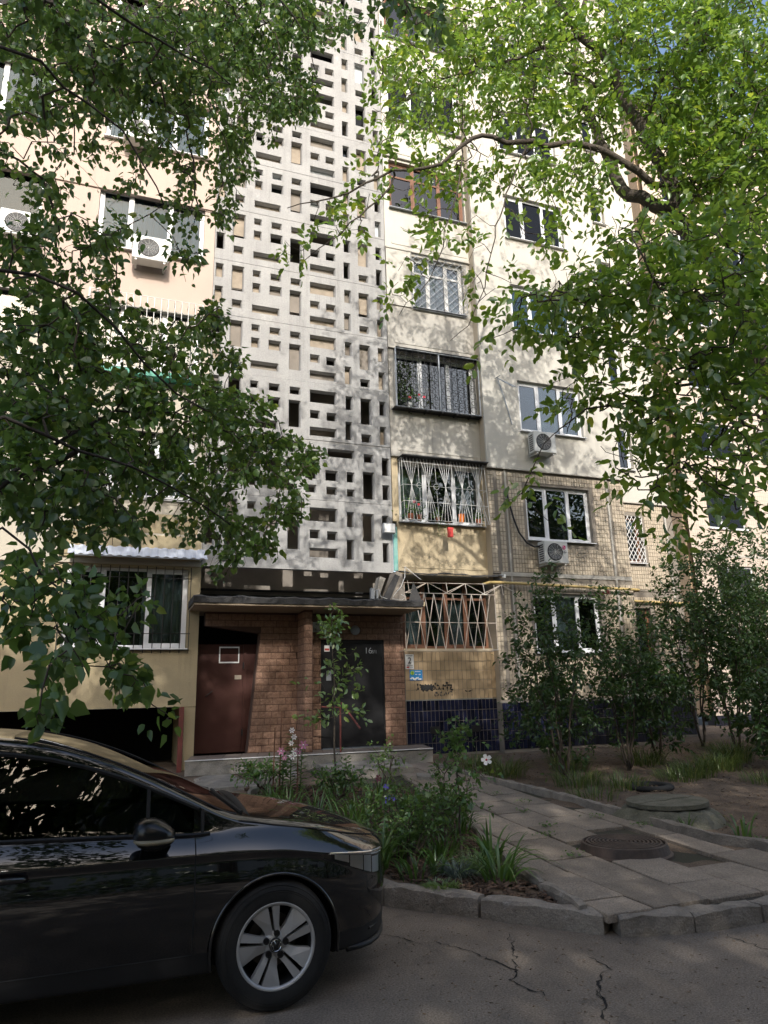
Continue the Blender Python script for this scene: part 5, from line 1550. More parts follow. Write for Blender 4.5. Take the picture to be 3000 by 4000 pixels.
# wiper cowl
MB().tube([(CX-.13, CYC+y, .972-.05*(y/.7)**2) for y in np.linspace(-.68, .68, 14)], .022, 6).build('wiper_cowl', 'car_rubber', car, smooth=True)
MB().tube([(CX-.16, CYC-.62, .965), (CX-.22, CYC-.2, 1.0), (CX-.25, CYC+.1, 1.02)], .010, 5).build('wiper', 'car_rubber', car)
# mirrors
for s_ in (-1, 1):
    mx, my, mz = CX-.665, CYC+s_*1.005, .945
    mir = MB()
    P_ = 14; Q_ = 9
    for i in range(P_+1):
        t = math.pi*i/P_
        for k in range(16):
            u = 2*math.pi*k/16
            rx = .105*(1.0 if math.cos(t) < 0 else 1.05)
            px_ = math.sin(t)*math.cos(u); pz_ = math.sin(t)*math.sin(u); py_ = math.cos(t)
            sq = lambda v, e: math.copysign(abs(v)**e, v)
            zz = .078*sq(pz_, .75); xx = .105*sq(px_, .8); yy = .115*sq(py_, .8)
            if xx > 0: zz *= 1-.35*(xx/.105)
            mir.v.append((mx+xx, my+yy, mz+zz+.012*(-xx/.1)))
    for i in range(P_):
        for k in range(16):
            a = i*16+k; b = i*16+(k+1) % 16; mir.f.append((a, b, b+16, a+16))
    mo = mir.build('wing_mirror', 'car_mirror', car, smooth=True, fix=True)
    MB().tube([(mx+.09*math.cos(t), my+s_*.122*max(0, math.sin(t))**.6-(.0 if True else 0), mz-.022) for t in np.linspace(-.1, math.pi+.1, 14)], .012, 6).build('indicator', 'indicator', mo, smooth=True)
    lo = MB().lathe([(.001, -.075), (.05, -.07), (.085, -.045), (.098, -.025)], (mx, my, mz), 'z', 18).build('mirror_base', 'car_trim', mo, smooth=True)
    MB().prism([(mx-.06, my-s_*.05, mz-.065), (mx+.07, my-s_*.05, mz-.055), (mx+.10, CYC+s_*.845, .875), (mx-.05, CYC+s_*.845, .865)], (0, 0, .028)).build('mirror_arm', 'car_trim', mo, fix=True)
# roof rail shadow line, fuel-side antenna left out of view
# interior
for sy in (-.36, .36):
    MB().box(CX-1.75, CYC+sy-.25, .35, CX-1.15, CYC+sy+.25, .55).build('seat_cushion', 'car_seat', car, bevel=.05)
    MB().prism([(CX-1.72, CYC+sy-.24, .52), (CX-1.55, CYC+sy-.24, .52), (CX-1.78, CYC+sy-.24, 1.08), (CX-1.92, CYC+sy-.24, 1.06)], (0, .48, 0)).build('seat_back', 'car_seat', car, bevel=.03)
    MB().box(CX-1.97, CYC+sy-.13, 1.10, CX-1.86, CYC+sy+.13, 1.28).build('head_rest', 'car_seat', car, bevel=.03)
MB().prism([(CX-.95, CYC-.72, .55), (CX-.45, CYC-.72, .55), (CX-.40, CYC-.72, .86), (CX-.75, CYC-.72, .90), (CX-.95, CYC-.72, .80)], (0, 1.44, 0)).build('dashboard', 'car_seat', car, bevel=.02)
MB().tube([(CX-1.0+.05*math.sin(t), CYC+.36+.18*math.cos(t), .86+.18*math.sin(t)) for t in np.linspace(0, 2*math.pi, 25)[:-1]], .014, 8, closed=True).build('steering_wheel', 'car_seat', car, smooth=True)
MB().box(CX-2.9, CYC-.7, .33, CX-.5, CYC+.7, .36).build('floor_pan', 'car_rubber', car)
# wheels
def wheel(wx, s_):
    e = MB().lathe([(.205, .10), (.225, .107), (.255, .112), (.285, .108), (.302, .098), (.312, .080), (.316, .05), (.316, -.05), (.312, -.080), (.30, -.10), (.22, -.105), (.205, -.09)], (0, 0, 0), 'y', 64).mesh('tyre', 'rubber', True)
    W_ = empty('wheel', (0, 0, 0)); W_.parent = car; W_.location = (wx, s_*.785, .316)
    if s_ < 0: W_.rotation_euler = (0, 0, math.pi)
    def add_(name, mb_, m, sm=False, par=None):
        me_ = mb_ if not isinstance(mb_, MB) else mb_.mesh(name, m, sm)
        if isinstance(mb_, MB):
            b_ = bmesh.new(); b_.from_mesh(me_); bmesh.ops.recalc_face_normals(b_, faces=b_.faces); b_.to_mesh(me_); b_.free()
        o_ = bpy.data.objects.new(name, me_); COL.objects.link(o_); o_.parent = W_; return o_
    add_('tyre', e, None)
    tr = MB()
    for r_ in (.262, .272, .294):
        tr.lathe([(r_, .1125 if r_ < .28 else .104), (r_+.003, .1145 if r_ < .28 else .106), (r_+.006, .112 if r_ < .28 else .101)], (0, 0, 0), 'y', 64)
    add_('sidewall_ring', tr, 'rubber', True)
    add_('barrel', MB().lathe([(.206, .095), (.198, .085), (.190, .04), (.186, -.09), (.06, -.09)], (0, 0, 0), 'y', 48), 'car_trim', True)
    add_('rim_lip', MB().lathe([(.214, .098), (.2135, .104), (.210, .105), (.197, .098), (.195, .088), (.205, .08)], (0, 0, 0), 'y', 64, closed=True), 'car_alloy', True)
    add_('brake_disc', MB().lathe([(.0, -.02), (.135, -.02), (.135, -.035), (0, -.035)], (0, 0, 0), 'y', 40), 'brake_disc')
    add_('hub', MB().lathe([(0, .078), (.030, .078), (.062, .070), (.075, .05), (.078, .0)], (0, 0, 0), 'y', 40), 'car_alloy', True)
    for k in range(5):
        # every spoke is a narrow blade and a broad blade with a slot between them
        for (h0, h1, r0, r1, y0, y1, dish) in ((.012, .40, -.004, .030, .085, .098, 0), (-.42, -.012, -.034, .0, .083, .094, 1)):
            sp = MB()
            a0 = 2*math.pi*k/5+.10
            def pt(rad, tang, yy):
                c, s__ = math.cos(a0), math.sin(a0)
                return (rad*c-tang*s__, yy, rad*s__+tang*c)
            if not dish:
                out = [(.045, .010, .074), (.045, .034, .072), (.10, .040, .082), (.198, .062, .094), (.198, .018, .097), (.10, .011, .086)]
            else:
                out = [(.045, -.004, .074), (.10, -.004, .085), (.199, -.006, .097), (.190, -.115, .084), (.10, -.056, .070), (.045, -.034, .066)]
            front = [pt(*p) for p in out]
            back = [(p[0], p[1]-.035, p[2]) for p in front]
            n_ = len(front); sp.v = front+back
            sp.f = [tuple(range(n_)), tuple(range(2*n_-1, n_-1, -1))]+[((i+1) % n_, i, n_+i, n_+(i+1) % n_) for i in range(n_)]
            add_('spoke', sp, 'car_alloy')
        t = 2*math.pi*k/5+.10+.33
        add_('bolt', MB().lathe([(0, .078), (.012, .078), (.0125, .086), (.017, .086), (.017, .06)], (.056*math.cos(t), 0, .056*math.sin(t)), 'y', 14), 'car_trim')
    add_('hub_cap', MB().lathe([(0, .091), (.031, .091), (.035, .088), (.035, .07)], (0, 0, 0), 'y', 32), 'car_trim', True)
    em = MB(); y_ = .0925
    em.tube([(.028*math.cos(t), y_, .028*math.sin(t)) for t in np.linspace(0, 2*math.pi, 33)[:-1]], .0018, 5, closed=True)
    sx = -1   # seen from outside the local x axis runs to the left
    em.tube([(sx*-.011, y_, .024), (0, y_, .004), (sx*.011, y_, .024)], .0022, 4)
    em.tube([(sx*-.022, y_, .014), (sx*-.011, y_, -.019), (0, y_, .0), (sx*.011, y_, -.019), (sx*.022, y_, .014)], .0022, 4)
    add_('emblem', em, 'car_chrome')
    return W_
for wx in (0.0, -2.62):
    for s_ in (-1, 1):
        wheel(wx, s_)
# ================================================================== VEGETATION
LEAF_T = {
 'heart': (np.array([(0, 0, 0), (.45, 0, -.05), (1, 0, -.16), (.10, .34, .06), (.52, .37, .03), (.10, -.34, .06), (.52, -.37, .03)]),),
 'oval': (np.array([(0, 0, 0), (.5, 0, -.03), (1, 0, -.14), (.25, .22, .05), (.68, .24, .02), (.25, -.22, .05), (.68, -.24, .02)]),),
 'lance': (np.array([(0, 0, 0), (.5, 0, -.03), (1, 0, -.12), (.22, .10, .02), (.6, .11, .01), (.22, -.10, .02), (.6, -.11, .01)]),),
 'lobed': (np.array([(0, 0, 0), (.5, 0, -.03), (1, 0, -.10), (.30, .42, .05), (.60, .25, .02), (.30, -.42, .05), (.60, -.25, .02)]),),
}
LEAF_F = np.array([(0, 1, 3), (3, 1, 4), (1, 2, 4), (0, 5, 1), (5, 6, 1), (1, 6, 2)])
def unit(a):
    return a/(np.linalg.norm(a, axis=-1, keepdims=True)+1e-9)
def leaves_np(P, D, Nn, size, kind, rg):
    T = LEAF_T[kind][0]
    n = len(P)
    X_ = unit(D); Z_ = unit(Nn-X_*np.sum(Nn*X_, 1)[:, None]); Y_ = np.cross(Z_, X_)
    curl = rg.uniform(.5, 2.2, n)
    wid = rg.uniform(.85, 1.15, n)
    V = P[:, None, :]+size[:, None, None]*(T[None, :, 0, None]*X_[:, None, :]+(T[None, :, 1]*wid[:, None])[..., None]*Y_[:, None, :]+(T[None, :, 2]*curl[:, None])[..., None]*Z_[:, None, :])
    F = (np.arange(n)[:, None, None]*7+LEAF_F[None]).reshape(-1, 3)
    return V.reshape(-1, 3), F
def tubes_np(A, B, ra, rb, n=4):
    """many tapered segments"""
    D = unit(B-A); ref = np.where(np.abs(D[:, 2:3]) < .9, np.array([[0, 0, 1.0]]), np.array([[1.0, 0, 0]]))
    U = unit(np.cross(D, ref)); W_ = np.cross(D, U)
    t = 2*np.pi*np.arange(n)/n
    ring = U[:, None]*np.cos(t)[None, :, None]+W_[:, None]*np.sin(t)[None, :, None]
    V = np.concatenate([A[:, None]+ring*ra[:, None, None], B[:, None]+ring*rb[:, None, None]], 1).reshape(-1, 3)
    k = np.arange(n); q = np.stack([k, (k+1) % n, (k+1) % n+n, k+n], 1)
    F = (np.arange(len(A))[:, None, None]*2*n+q[None]).reshape(-1, 4)
    return V, F
def smooth_path(pts, step=.18, rg=None, wob=.02):
    pts = [np.array(p, float) for p in pts]
    out = []
    for i in range(len(pts)-1):
        p0 = pts[max(i-1, 0)]; p1 = pts[i]; p2 = pts[i+1]; p3 = pts[min(i+2, len(pts)-1)]
        n = max(2, int(np.linalg.norm(p2-p1)/step))
        for k in range(n):
            t = k/n
            q = .5*((2*p1)+(-p0+p2)*t+(2*p0-5*p1+4*p2-p3)*t*t+(-p0+3*p1-3*p2+p3)*t**3)
            out.append(q+(rg.normal(0, wob, 3) if rg is not None else 0))
    out.append(pts[-1])
    return out
def grow(name, label, cat, base, trunk, limbs, targets, leaf, lm, seed, per=8, spread=.35, size=(.06, .09), droop=.5, tipr=.0022, group=None, bark='bark', twigm='twig', up=.35, sag=.25, exp=.46, step=.16, facing=None, parent_empty=None, compound=0, bare=0.0):
    rg = np.random.default_rng(seed)
    root = empty(name, base, label, cat, group)
    nodes = []; par = []; rad = []
    def add_path(path, start, r0, r1):
        idx = start; ids = []
        for i, p in enumerate(path):
            nodes.append(np.array(p, float)); par.append(idx); rad.append(r0+(r1-r0)*i/max(1, len(path)-1)); idx = len(nodes)-1; ids.append(idx)
        return ids
    tid = add_path(smooth_path(trunk[0], .2, rg, .008), -1, trunk[1], trunk[2])
    starts = {}
    for li, (pts, r0, r1, frm) in enumerate(limbs):
        # frm: index of the limb it leaves (-1 trunk); it leaves at the nearest node
        src = tid if frm < 0 else starts[frm]
        P0 = np.array(pts[0]); k = min(src, key=lambda s_: np.linalg.norm(nodes[s_]-P0))
        starts[li] = add_path(smooth_path([nodes[k]]+list(pts), .2, rg, .018)[1:], k, r0, r1)
    nlimb = len(nodes)
    # twigs to every target, nearest first
    T = np.array(targets)
    base_nodes = np.array(nodes)
    d0 = np.min(np.linalg.norm(T[:, None]-base_nodes[None], axis=2), axis=1)
    order = np.argsort(d0)
    arr = np.zeros((len(nodes)+len(T)*40, 3)); arr[:len(nodes)] = base_nodes; cnt = len(nodes)
    ok_from = 0 if len(limbs) == 0 else max(0, len(tid)-3)
    tips = []; tipdirs = []
    for o in order:
        t = T[o]
        dd = np.linalg.norm(arr[ok_from:cnt]-t, axis=1)
        k = int(np.argmin(dd))+ok_from
        a = arr[k]; L_ = np.linalg.norm(t-a)
        n = max(2, int(L_/step)); n = min(n, 24)
        side = rg.normal(0, .10*L_, 3); idx = k
        for i in range(1, n+1):
            u = i/n
            p = a+(t-a)*u+side*math.sin(math.pi*u)+np.array([0, 0, sag*L_*.35*math.sin(math.pi*u)])+rg.normal(0, .012, 3)
            nodes.append(p); par.append(idx); rad.append(0); idx = len(nodes)-1
            arr[cnt] = p; cnt += 1
        tips.append(idx)
    n = len(nodes)
    N_ = np.array(nodes); Pn = np.array(par)
    cntt = np.zeros(n)
    for t in tips: cntt[t] += 1
    for i in range(n-1, -1, -1):
        if Pn[i] >= 0: cntt[Pn[i]] += cntt[i]
    rr = np.where(np.arange(n) < nlimb, np.array(rad), tipr*np.maximum(cntt, 1)**exp)
    for i in range(nlimb, n):
        if Pn[i] >= 0: rr[i] = min(rr[i], rr[Pn[i]])
    big = np.array([i for i in range(n) if Pn[i] >= 0 and i < nlimb]); small = np.array([i for i in range(n) if Pn[i] >= 0 and i >= nlimb])
    # trunk with limbs
    if len(big):
        def tube_part(nm, ids, first):
            pth = ([N_[first]] if first >= 0 else [])+[N_[i] for i in ids]; rs_ = ([rr[ids[0]]] if first >= 0 else [])+[rr[i] for i in ids]
            MB().tube(pth, rs_, 10).build(nm, bark, root, smooth=True)
        tube_part('trunk', tid, -1)
        for li in starts: tube_part('limb', starts[li], int(Pn[starts[li][0]]))
    if len(small):
        V, F = tubes_np(N_[Pn[small]], N_[small], np.minimum(rr[Pn[small]], rr[small]*1.6), rr[small], 4)
        link('branches', np_mesh('branches', V, F, twigm, True), root)['kind'] = 'stuff'
    # leaves round every tip and along its last nodes
    P_, D_, Nn_ = [], [], []
    for t in tips:
        if bare and rg.random() < bare: continue
        chain = [t]
        while len(chain) < 4 and Pn[chain[-1]] >= nlimb: chain.append(int(Pn[chain[-1]]))
        c0 = N_[chain[-1]]; tipd = unit(N_[t]-c0) if len(chain) > 1 else np.array([0, 0, 1.0])
        k = max(1, int(per*rg.uniform(.6, 1.4)))
        for _ in range(k):
            u = rg.random()**.7
            q = c0+(N_[t]-c0)*u
            off = rg.normal(0, 1, 3); off = off-tipd*off.dot(tipd); off /= np.linalg.norm(off)+1e-9
            d = tipd*.6+off*.9+np.array([0, 0, -droop])*rg.uniform(.3, 1.3)
            d /= np.linalg.norm(d)
            nn = np.array([0, 0, up])+rg.normal(0, .55, 3)
            if facing is not None: nn = nn+facing
            p = q+off*rg.uniform(0, spread)*.25
            if compound:
                Lr = rg.uniform(.16, .30)
                for ci in range(compound):
                    w_ = (ci+1)/compound
                    pp = p+d*Lr*w_+np.array([0, 0, -.05*w_*w_])
                    sd_ = np.cross(d, nn); sd_ /= np.linalg.norm(sd_)+1e-9
                    dd = d*.55+sd_*(.9 if ci % 2 else -.9)+np.array([0, 0, -droop*.5])+rg.normal(0, .15, 3)
                    if ci == compound-1: dd = d
                    P_.append(pp); D_.append(dd); Nn_.append(nn+rg.normal(0, .3, 3))
            else:
                P_.append(p); D_.append(d); Nn_.append(nn)
    P_ = np.array(P_); D_ = np.array(D_); Nn_ = np.array(Nn_)
    sz = rg.uniform(size[0], size[1], len(P_))*rg.uniform(.8, 1.1, len(P_))
    V, F = leaves_np(P_, D_, Nn_, sz, leaf, rg)
    link('crown', np_mesh('crown', V, F, lm), root)['kind'] = 'stuff'
    return root
def blob_targets(blobs, seed):
    rg = np.random.default_rng(seed); out = []
    for (x, y, rx, ry, d0, d1, n) in blobs:
        for _ in range(n):
            a = rg.uniform(0, 6.283); r = math.sqrt(rg.random())
            out.append(at(x+rx*r*math.cos(a), y+ry*r*math.sin(a), rg.uniform(d0, d1)))
    return out
def vol_targets(c, r, n, seed, hollow=.35, jit=.12, zmin=None):
    rg = np.random.default_rng(seed); out = []
    while len(out) < n:
        p = rg.normal(0, 1, 3); p = p/np.linalg.norm(p)*(hollow+(1-hollow)*rg.random()**.5)
        lump = 1+.22*math.sin(5*p[0]+seed)*math.cos(4*p[1]-seed)+.15*math.sin(9*p[2]+p[0]*7)
        q = np.array(c)+p*np.array(r)*lump
        if zmin is None or q[2] > zmin: out.append(q)
    return out
A_ = at
# ---------------------------------------------------------------- overhanging tree on the left
left_limbs = [
 ([A_(-420, 1250, 4.3), A_(-60, 1050, 4.4), A_(300, 1170, 4.6), A_(560, 1420, 4.9), A_(800, 1600, 5.1)], .035, .010, -1),
 ([A_(-420, 600, 4.6), A_(0, 180, 4.8), A_(260, 330, 5.0), A_(470, 520, 5.2), A_(640, 800, 5.3)], .04, .008, -1),
 ([A_(-300, 200, 4.7), A_(120, -150, 4.9), A_(430, 40, 5.1), A_(640, 170, 5.3), A_(900, 330, 5.6)], .05, .009, -1),
 ([A_(-350, 1700, 4.1), A_(0, 1640, 4.1), A_(320, 1760, 4.3), A_(650, 1900, 4.7), A_(900, 2050, 5.0)], .032, .008, -1),
 ([A_(-350, 2050, 3.8), A_(0, 2080, 3.7), A_(180, 2230, 3.6), A_(300, 2420, 3.6), A_(330, 2600, 3.6)], .022, .005, -1),
 ([A_(-100, -600, 4.6), A_(500, -700, 4.2), A_(1100, -420, 3.9), A_(1500, -150, 3.6)], .05, .008, -1),
 ([A_(300, -500, 5.6), A_(800, -250, 6.0), A_(1150, 60, 6.2), A_(1240, 300, 6.3)], .035, .007, 5),
 ([A_(0, 1900, 4.8), A_(350, 1650, 5.2), A_(700, 1620, 5.5), A_(1000, 1750, 5.8)], .026, .006, 3),
]
LB = [  # px x, y, rx, ry, distance range, sprays
 (150, 120, 260, 170, 4.2, 6.2, 42), (450, 130, 260, 190, 4.4, 6.4, 48), (750, 150, 230, 180, 4.6, 6.6, 44), (1000, 120, 220, 150, 5.0, 6.6, 38), (1220, 90, 170, 110, 5.0, 6.6, 24),
 (300, 350, 260, 150, 4.4, 6.0, 28), (600, 380, 260, 170, 4.6, 6.4, 40), (880, 380, 220, 170, 5.0, 6.6, 38), (1090, 330, 140, 140, 5.2, 6.6, 22), (1180, 420, 80, 60, 5.2, 6.4, 8),
 (120, 560, 180, 180, 4.4, 5.6, 14), (500, 620, 150, 120, 4.8, 6.0, 14), (750, 620, 180, 120, 5.0, 6.2, 20), (960, 600, 120, 110, 5.2, 6.4, 14), (880, 790, 60, 130, 5.2, 6.2, 11), (700, 830, 90, 80, 5.0, 5.8, 6),
 (250, 850, 200, 150, 4.2, 5.4, 15), (430, 960, 120, 120, 4.4, 5.2, 8), (60, 1000, 120, 150, 3.8, 5.0, 14), (250, 1130, 220, 120, 4.2, 5.4, 22), (680, 1020, 110, 90, 4.6, 5.2, 5),
 (120, 1350, 220, 150, 3.8, 5.2, 32), (430, 1330, 200, 150, 4.2, 5.6, 30), (700, 1350, 160, 110, 4.6, 5.8, 17), (830, 1260, 70, 90, 4.8, 5.8, 7), (880, 1400, 80, 60, 5.0, 5.8, 7),
 (120, 1620, 220, 150, 3.4, 5.2, 36), (430, 1600, 220, 150, 3.8, 5.6, 38), (740, 1600, 200, 140, 4.2, 6.0, 32), (960, 1650, 120, 110, 4.8, 6.0, 17),
 (150, 1880, 220, 140, 3.4, 5.0, 30), (480, 1850, 220, 140, 3.8, 5.6, 30), (800, 1830, 200, 130, 4.4, 6.0, 28), (1060, 1800, 130, 110, 5.2, 6.2, 16), (1200, 1790, 70, 80, 5.4, 6.2, 7), (1120, 1980, 90, 90, 5.2, 6.2, 9),
 (330, 2060, 260, 90, 3.6, 5.2, 22), (800, 2040, 160, 90, 4.6, 5.8, 13), (980, 2120, 120, 90, 5.0, 6.0, 11), (840, 2230, 35, 80, 5.0, 5.6, 5),
 (150, 2280, 190, 130, 3.2, 4.4, 18), (330, 2420, 150, 110, 3.2, 4.2, 12), (60, 2450, 90, 90, 3.2, 4.0, 7), (500, 2610, 70, 130, 3.4, 4.2, 12), (250, 2640, 110, 60, 3.1, 3.9, 5), (180, 2780, 70, 60, 3.0, 3.5, 4), (560, 2330, 60, 60, 3.6, 4.2, 3), (680, 2790, 25, 30, 3.4, 3.6, 1),
 (1560, 30, 60, 60, 3.0, 3.6, 6), (1680, 60, 70, 60, 3.0, 3.5, 7), (1730, 160, 40, 50, 3.0, 3.4, 3), (1480, -60, 80, 60, 3.2, 3.8, 8), (1380, 120, 60, 60, 3.6, 4.4, 5),
 # above and beside the frame, so that the crown is a whole one
 (600, -250, 700, 220, 4.5, 6.5, 90), (-300, 700, 300, 900, 4.2, 5.6, 110), (900, -500, 600, 250, 4.0, 6.0, 60), (-300, 1900, 250, 500, 3.6, 5.0, 50), (1500, -350, 350, 200, 3.6, 5.5, 35),
]
trunk_left = [(-3.4, 4.6, -.05), (-3.35, 4.6, 1.0), (-3.2, 4.55, 2.4), (-3.0, 4.5, 3.8), (-2.6, 4.5, 5.4), (-2.0, 4.6, 7.0)]
grow('mulberry_tree', 'dark leafy tree hanging its branches in from the left', 'tree', (-3.4, 4.6, 0), (trunk_left, .17, .07), [(p_, a_*.62, b_*.62, f_) for p_, a_, b_, f_ in left_limbs], blob_targets([(x, y, rx, ry, a*(1.22 if y < 2250 else 1), b*(1.28 if y < 2250 else 1.05), int(n*(1.0 if x > 1350 else 4.6 if y < 500 else 3.5 if 1150 < y < 2150 else 1.5 if y > 2150 else 2.6)+.5) if -100 < x and y > 0 else n) for x, y, rx, ry, a, b, n in LB], 3), 'heart', 'leaf_left', 5, per=9, size=(.042, .082), droop=.75, spread=.4, tipr=.0020, up=.3, sag=.35, bark='bark_dark')
# ---------------------------------------------------------------- walnut on the right
wl_ = [
 ([A_(2640, 760, 9.9), A_(2548, 580, 9.9), A_(2441, 386, 10.0), A_(2393, 251, 10.0), A_(2268, 135, 10.1), A_(2172, 0, 10.2), A_(2060, -160, 10.3)], .105, .04, -1),
 ([A_(2557, 800, 9.9), A_(2461, 762, 9.9), A_(2413, 714, 10.0), A_(2365, 580, 10.2), A_(2287, 415, 10.4), A_(2240, 318, 10.5), A_(2250, 190, 10.6), A_(2300, -50, 10.8)], .10, .035, -1),
 ([A_(2557, 714, 9.6), A_(2441, 636, 9.4), A_(2345, 579, 9.2), A_(2220, 564, 9.0), A_(2075, 555, 8.8), A_(1979, 564, 8.7), A_(1882, 526, 8.6), A_(1805, 574, 8.5), A_(1718, 641, 8.4), A_(1593, 665, 8.3), A_(1480, 700, 8.2), A_(1300, 770, 8.1), A_(1122, 813, 8.0)], .055, .005, 0),
 ([A_(1540, 680, 8.3), A_(1480, 780, 8.3), A_(1400, 850, 8.3), A_(1330, 905, 8.3), A_(1240, 980, 8.3), A_(1140, 1020, 8.3)], .016, .004, 2),
 ([A_(2260, 145, 10.0), A_(2110, 190, 9.8), A_(1980, 240, 9.6), A_(1830, 290, 9.4), A_(1700, 310, 9.2)], .045, .010, 0),
 ([A_(2330, 340, 10.0), A_(2260, 290, 9.9), A_(2170, 280, 9.7), A_(2060, 250, 9.6)], .04, .010, 0),
 ([A_(2520, 480, 9.9), A_(2570, 340, 9.8), A_(2640, 230, 9.8), A_(2700, 120, 9.8), A_(2760, -20, 9.8)], .035, .012, 0),
 ([A_(2450, 160, 10.4), A_(2500, 40, 10.5), A_(2560, -80, 10.5)], .03, .012, 1),
 ([A_(2760, 1000, 8.6), A_(2600, 1050, 8.0), A_(2450, 1120, 7.4), A_(2300, 1160, 7.0), A_(2100, 1180, 6.6)], .04, .008, -1),
 ([A_(2900, 1180, 8.4), A_(2760, 1150, 7.6), A_(2560, 1090, 7.0), A_(2470, 930, 6.8)], .035, .008, -1),
 ([A_(2900, 1450, 8.6), A_(2700, 1500, 7.6), A_(2500, 1560, 7.2), A_(2300, 1600, 7.0), A_(2180, 1680, 6.9)], .035, .007, -1),
 ([A_(2950, 1620, 8.6), A_(2820, 1700, 7.8), A_(2700, 1760, 7.2), A_(2560, 1840, 7.0), A_(2480, 1860, 6.9)], .03, .006, -1),
 ([A_(1800, 560, 8.6), A_(1780, 760, 8.5), A_(1740, 900, 8.4), A_(1700, 1040, 8.4), A_(1560, 1230, 8.3)], .013, .004, 2),
 ([A_(2060, 560, 8.8), A_(1980, 760, 8.6), A_(1930, 930, 8.4), A_(1890, 1120, 8.3), A_(1830, 1260, 8.2), A_(1760, 1330, 8.2)], .014, .004, 2),
 ([A_(2750, 650, 10.2), A_(2850, 480, 10.6), A_(2930, 300, 10.9)], .05, .015, -1),
]
WB = [
 (2000, 120, 260, 150, 8.8, 11, 85), (2300, 120, 240, 170, 9.2, 11.5, 85), (2600, 120, 230, 170, 9.0, 11.5, 85), (2860, 150, 200, 200, 9.0, 11.5, 90), (1720, 160, 180, 150, 8.6, 10.5, 42), (1560, 260, 110, 120, 8.4, 9.6, 18),
 (1900, 370, 220, 130, 8.6, 10.5, 52), (2180, 380, 200, 130, 8.8, 11, 44), (2500, 400, 200, 160, 9.0, 11.5, 60), (2780, 430, 220, 180, 9.0, 11.5, 95), (2930, 680, 140, 170, 8.8, 11, 60), (2700, 680, 160, 130, 9.0, 11, 55),
 (1660, 430, 160, 110, 8.4, 9.6, 22), (1480, 480, 90, 90, 8.2, 9.2, 10), (1780, 640, 150, 100, 8.2, 9.4, 18), (2020, 650, 170, 110, 8.4, 9.8, 26), (2260, 680, 150, 120, 8.6, 10.2, 20), (1420, 620, 90, 80, 8.0, 8.8, 7),
 (1300, 860, 120, 90, 7.9, 8.6, 9), (1160, 960, 90, 90, 7.8, 8.4, 5), (1560, 800, 140, 120, 8.0, 8.8, 9), (1800, 880, 140, 100, 8.0, 9.0, 8), (1650, 1020, 120, 80, 8.0, 8.6, 6), (1560, 1120, 50, 60, 8.0, 8.4, 3), (1920, 1060, 120, 80, 7.8, 8.6, 8), (2080, 880, 120, 90, 8.2, 9.2, 10),
 (2450, 900, 140, 80, 6.8, 8.4, 24), (2700, 900, 180, 90, 6.8, 8.6, 46), (2900, 920, 130, 100, 6.8, 8.6, 40),
 (2050, 1180, 110, 60, 6.4, 7.4, 15), (2230, 1120, 130, 80, 6.6, 7.8, 24), (2450, 1120, 170, 100, 6.4, 8.0, 44), (2700, 1120, 190, 120, 6.4, 8.2, 60), (2900, 1170, 150, 130, 6.4, 8.2, 50),
 (2150, 1290, 130, 50, 6.4, 7.4, 14), (2350, 1320, 170, 90, 6.4, 7.8, 32), (2620, 1360, 190, 120, 6.4, 8.0, 48), (2880, 1400, 160, 130, 6.4, 8.2, 46), (1900, 1330, 30, 30, 6.6, 7.0, 2),
 (2250, 1530, 120, 90, 6.6, 7.6, 18), (2480, 1580, 150, 110, 6.6, 7.8, 28), (2740, 1620, 180, 130, 6.4, 8.0, 42), (2930, 1680, 120, 140, 6.4, 8.0, 30), (2140, 1700, 70, 70, 6.6, 7.2, 8), (2330, 1740, 100, 60, 6.6, 7.4, 9),
 (2560, 1850, 130, 90, 6.6, 7.6, 18), (2780, 1860, 150, 110, 6.4, 7.8, 24), (2940, 1950, 100, 120, 6.4, 7.6, 15), (2030, 1960, 80, 50, 7.0, 7.4, 6), (2420, 1850, 60, 30, 6.6, 7.2, 4), (2650, 2040, 60, 60, 6.6, 7.2, 5), (1990, 1940, 40, 30, 6.8, 7.2, 3), (2180, 2060, 40, 60, 7.0, 7.4, 4),
 (2300, -180, 500, 160, 9, 12, 110), (2900, -150, 300, 200, 9, 12, 90), (3200, 500, 250, 500, 9, 12, 160), (3200, 1300, 200, 400, 7, 9, 90), (1700, -150, 250, 120, 8.8, 10.5, 30), (2000, -450, 500, 150, 9, 12, 70), (2700, -500, 500, 200, 9.5, 12.5, 90),
]
_b = A_(3330, 3000, 11.0)
trunk_w = [np.array([_b[0], _b[1], -.05]), A_(3270, 2600, 11.0), A_(3170, 2200, 10.9), A_(3060, 1750, 10.8), A_(2965, 1380, 10.6), A_(2800, 1030, 10.3), A_(2620, 830, 9.95)]
WALNUT = grow('walnut_tree', 'tall walnut tree with yellow green sunlit leaves on the right', 'tree', (_b[0], _b[1], 0), (trunk_w, .19, .12), wl_, blob_targets([(x, y, rx, ry, a, b, int(n*(2.5 if y < 800 and x > 2500 else 2.1 if y < 700 and x > 1500 else .45 if y > 1650 and x < 2450 else .95 if y > 1400 else 1.15)) if 0 < y else n) for x, y, rx, ry, a, b, n in WB], 9), 'oval', 'leaf_walnut', 8, per=3, compound=5, size=(.088, .14), droop=.45, spread=.5, tipr=.0034, up=.7, sag=.1, step=.2, bare=.28, exp=.40)
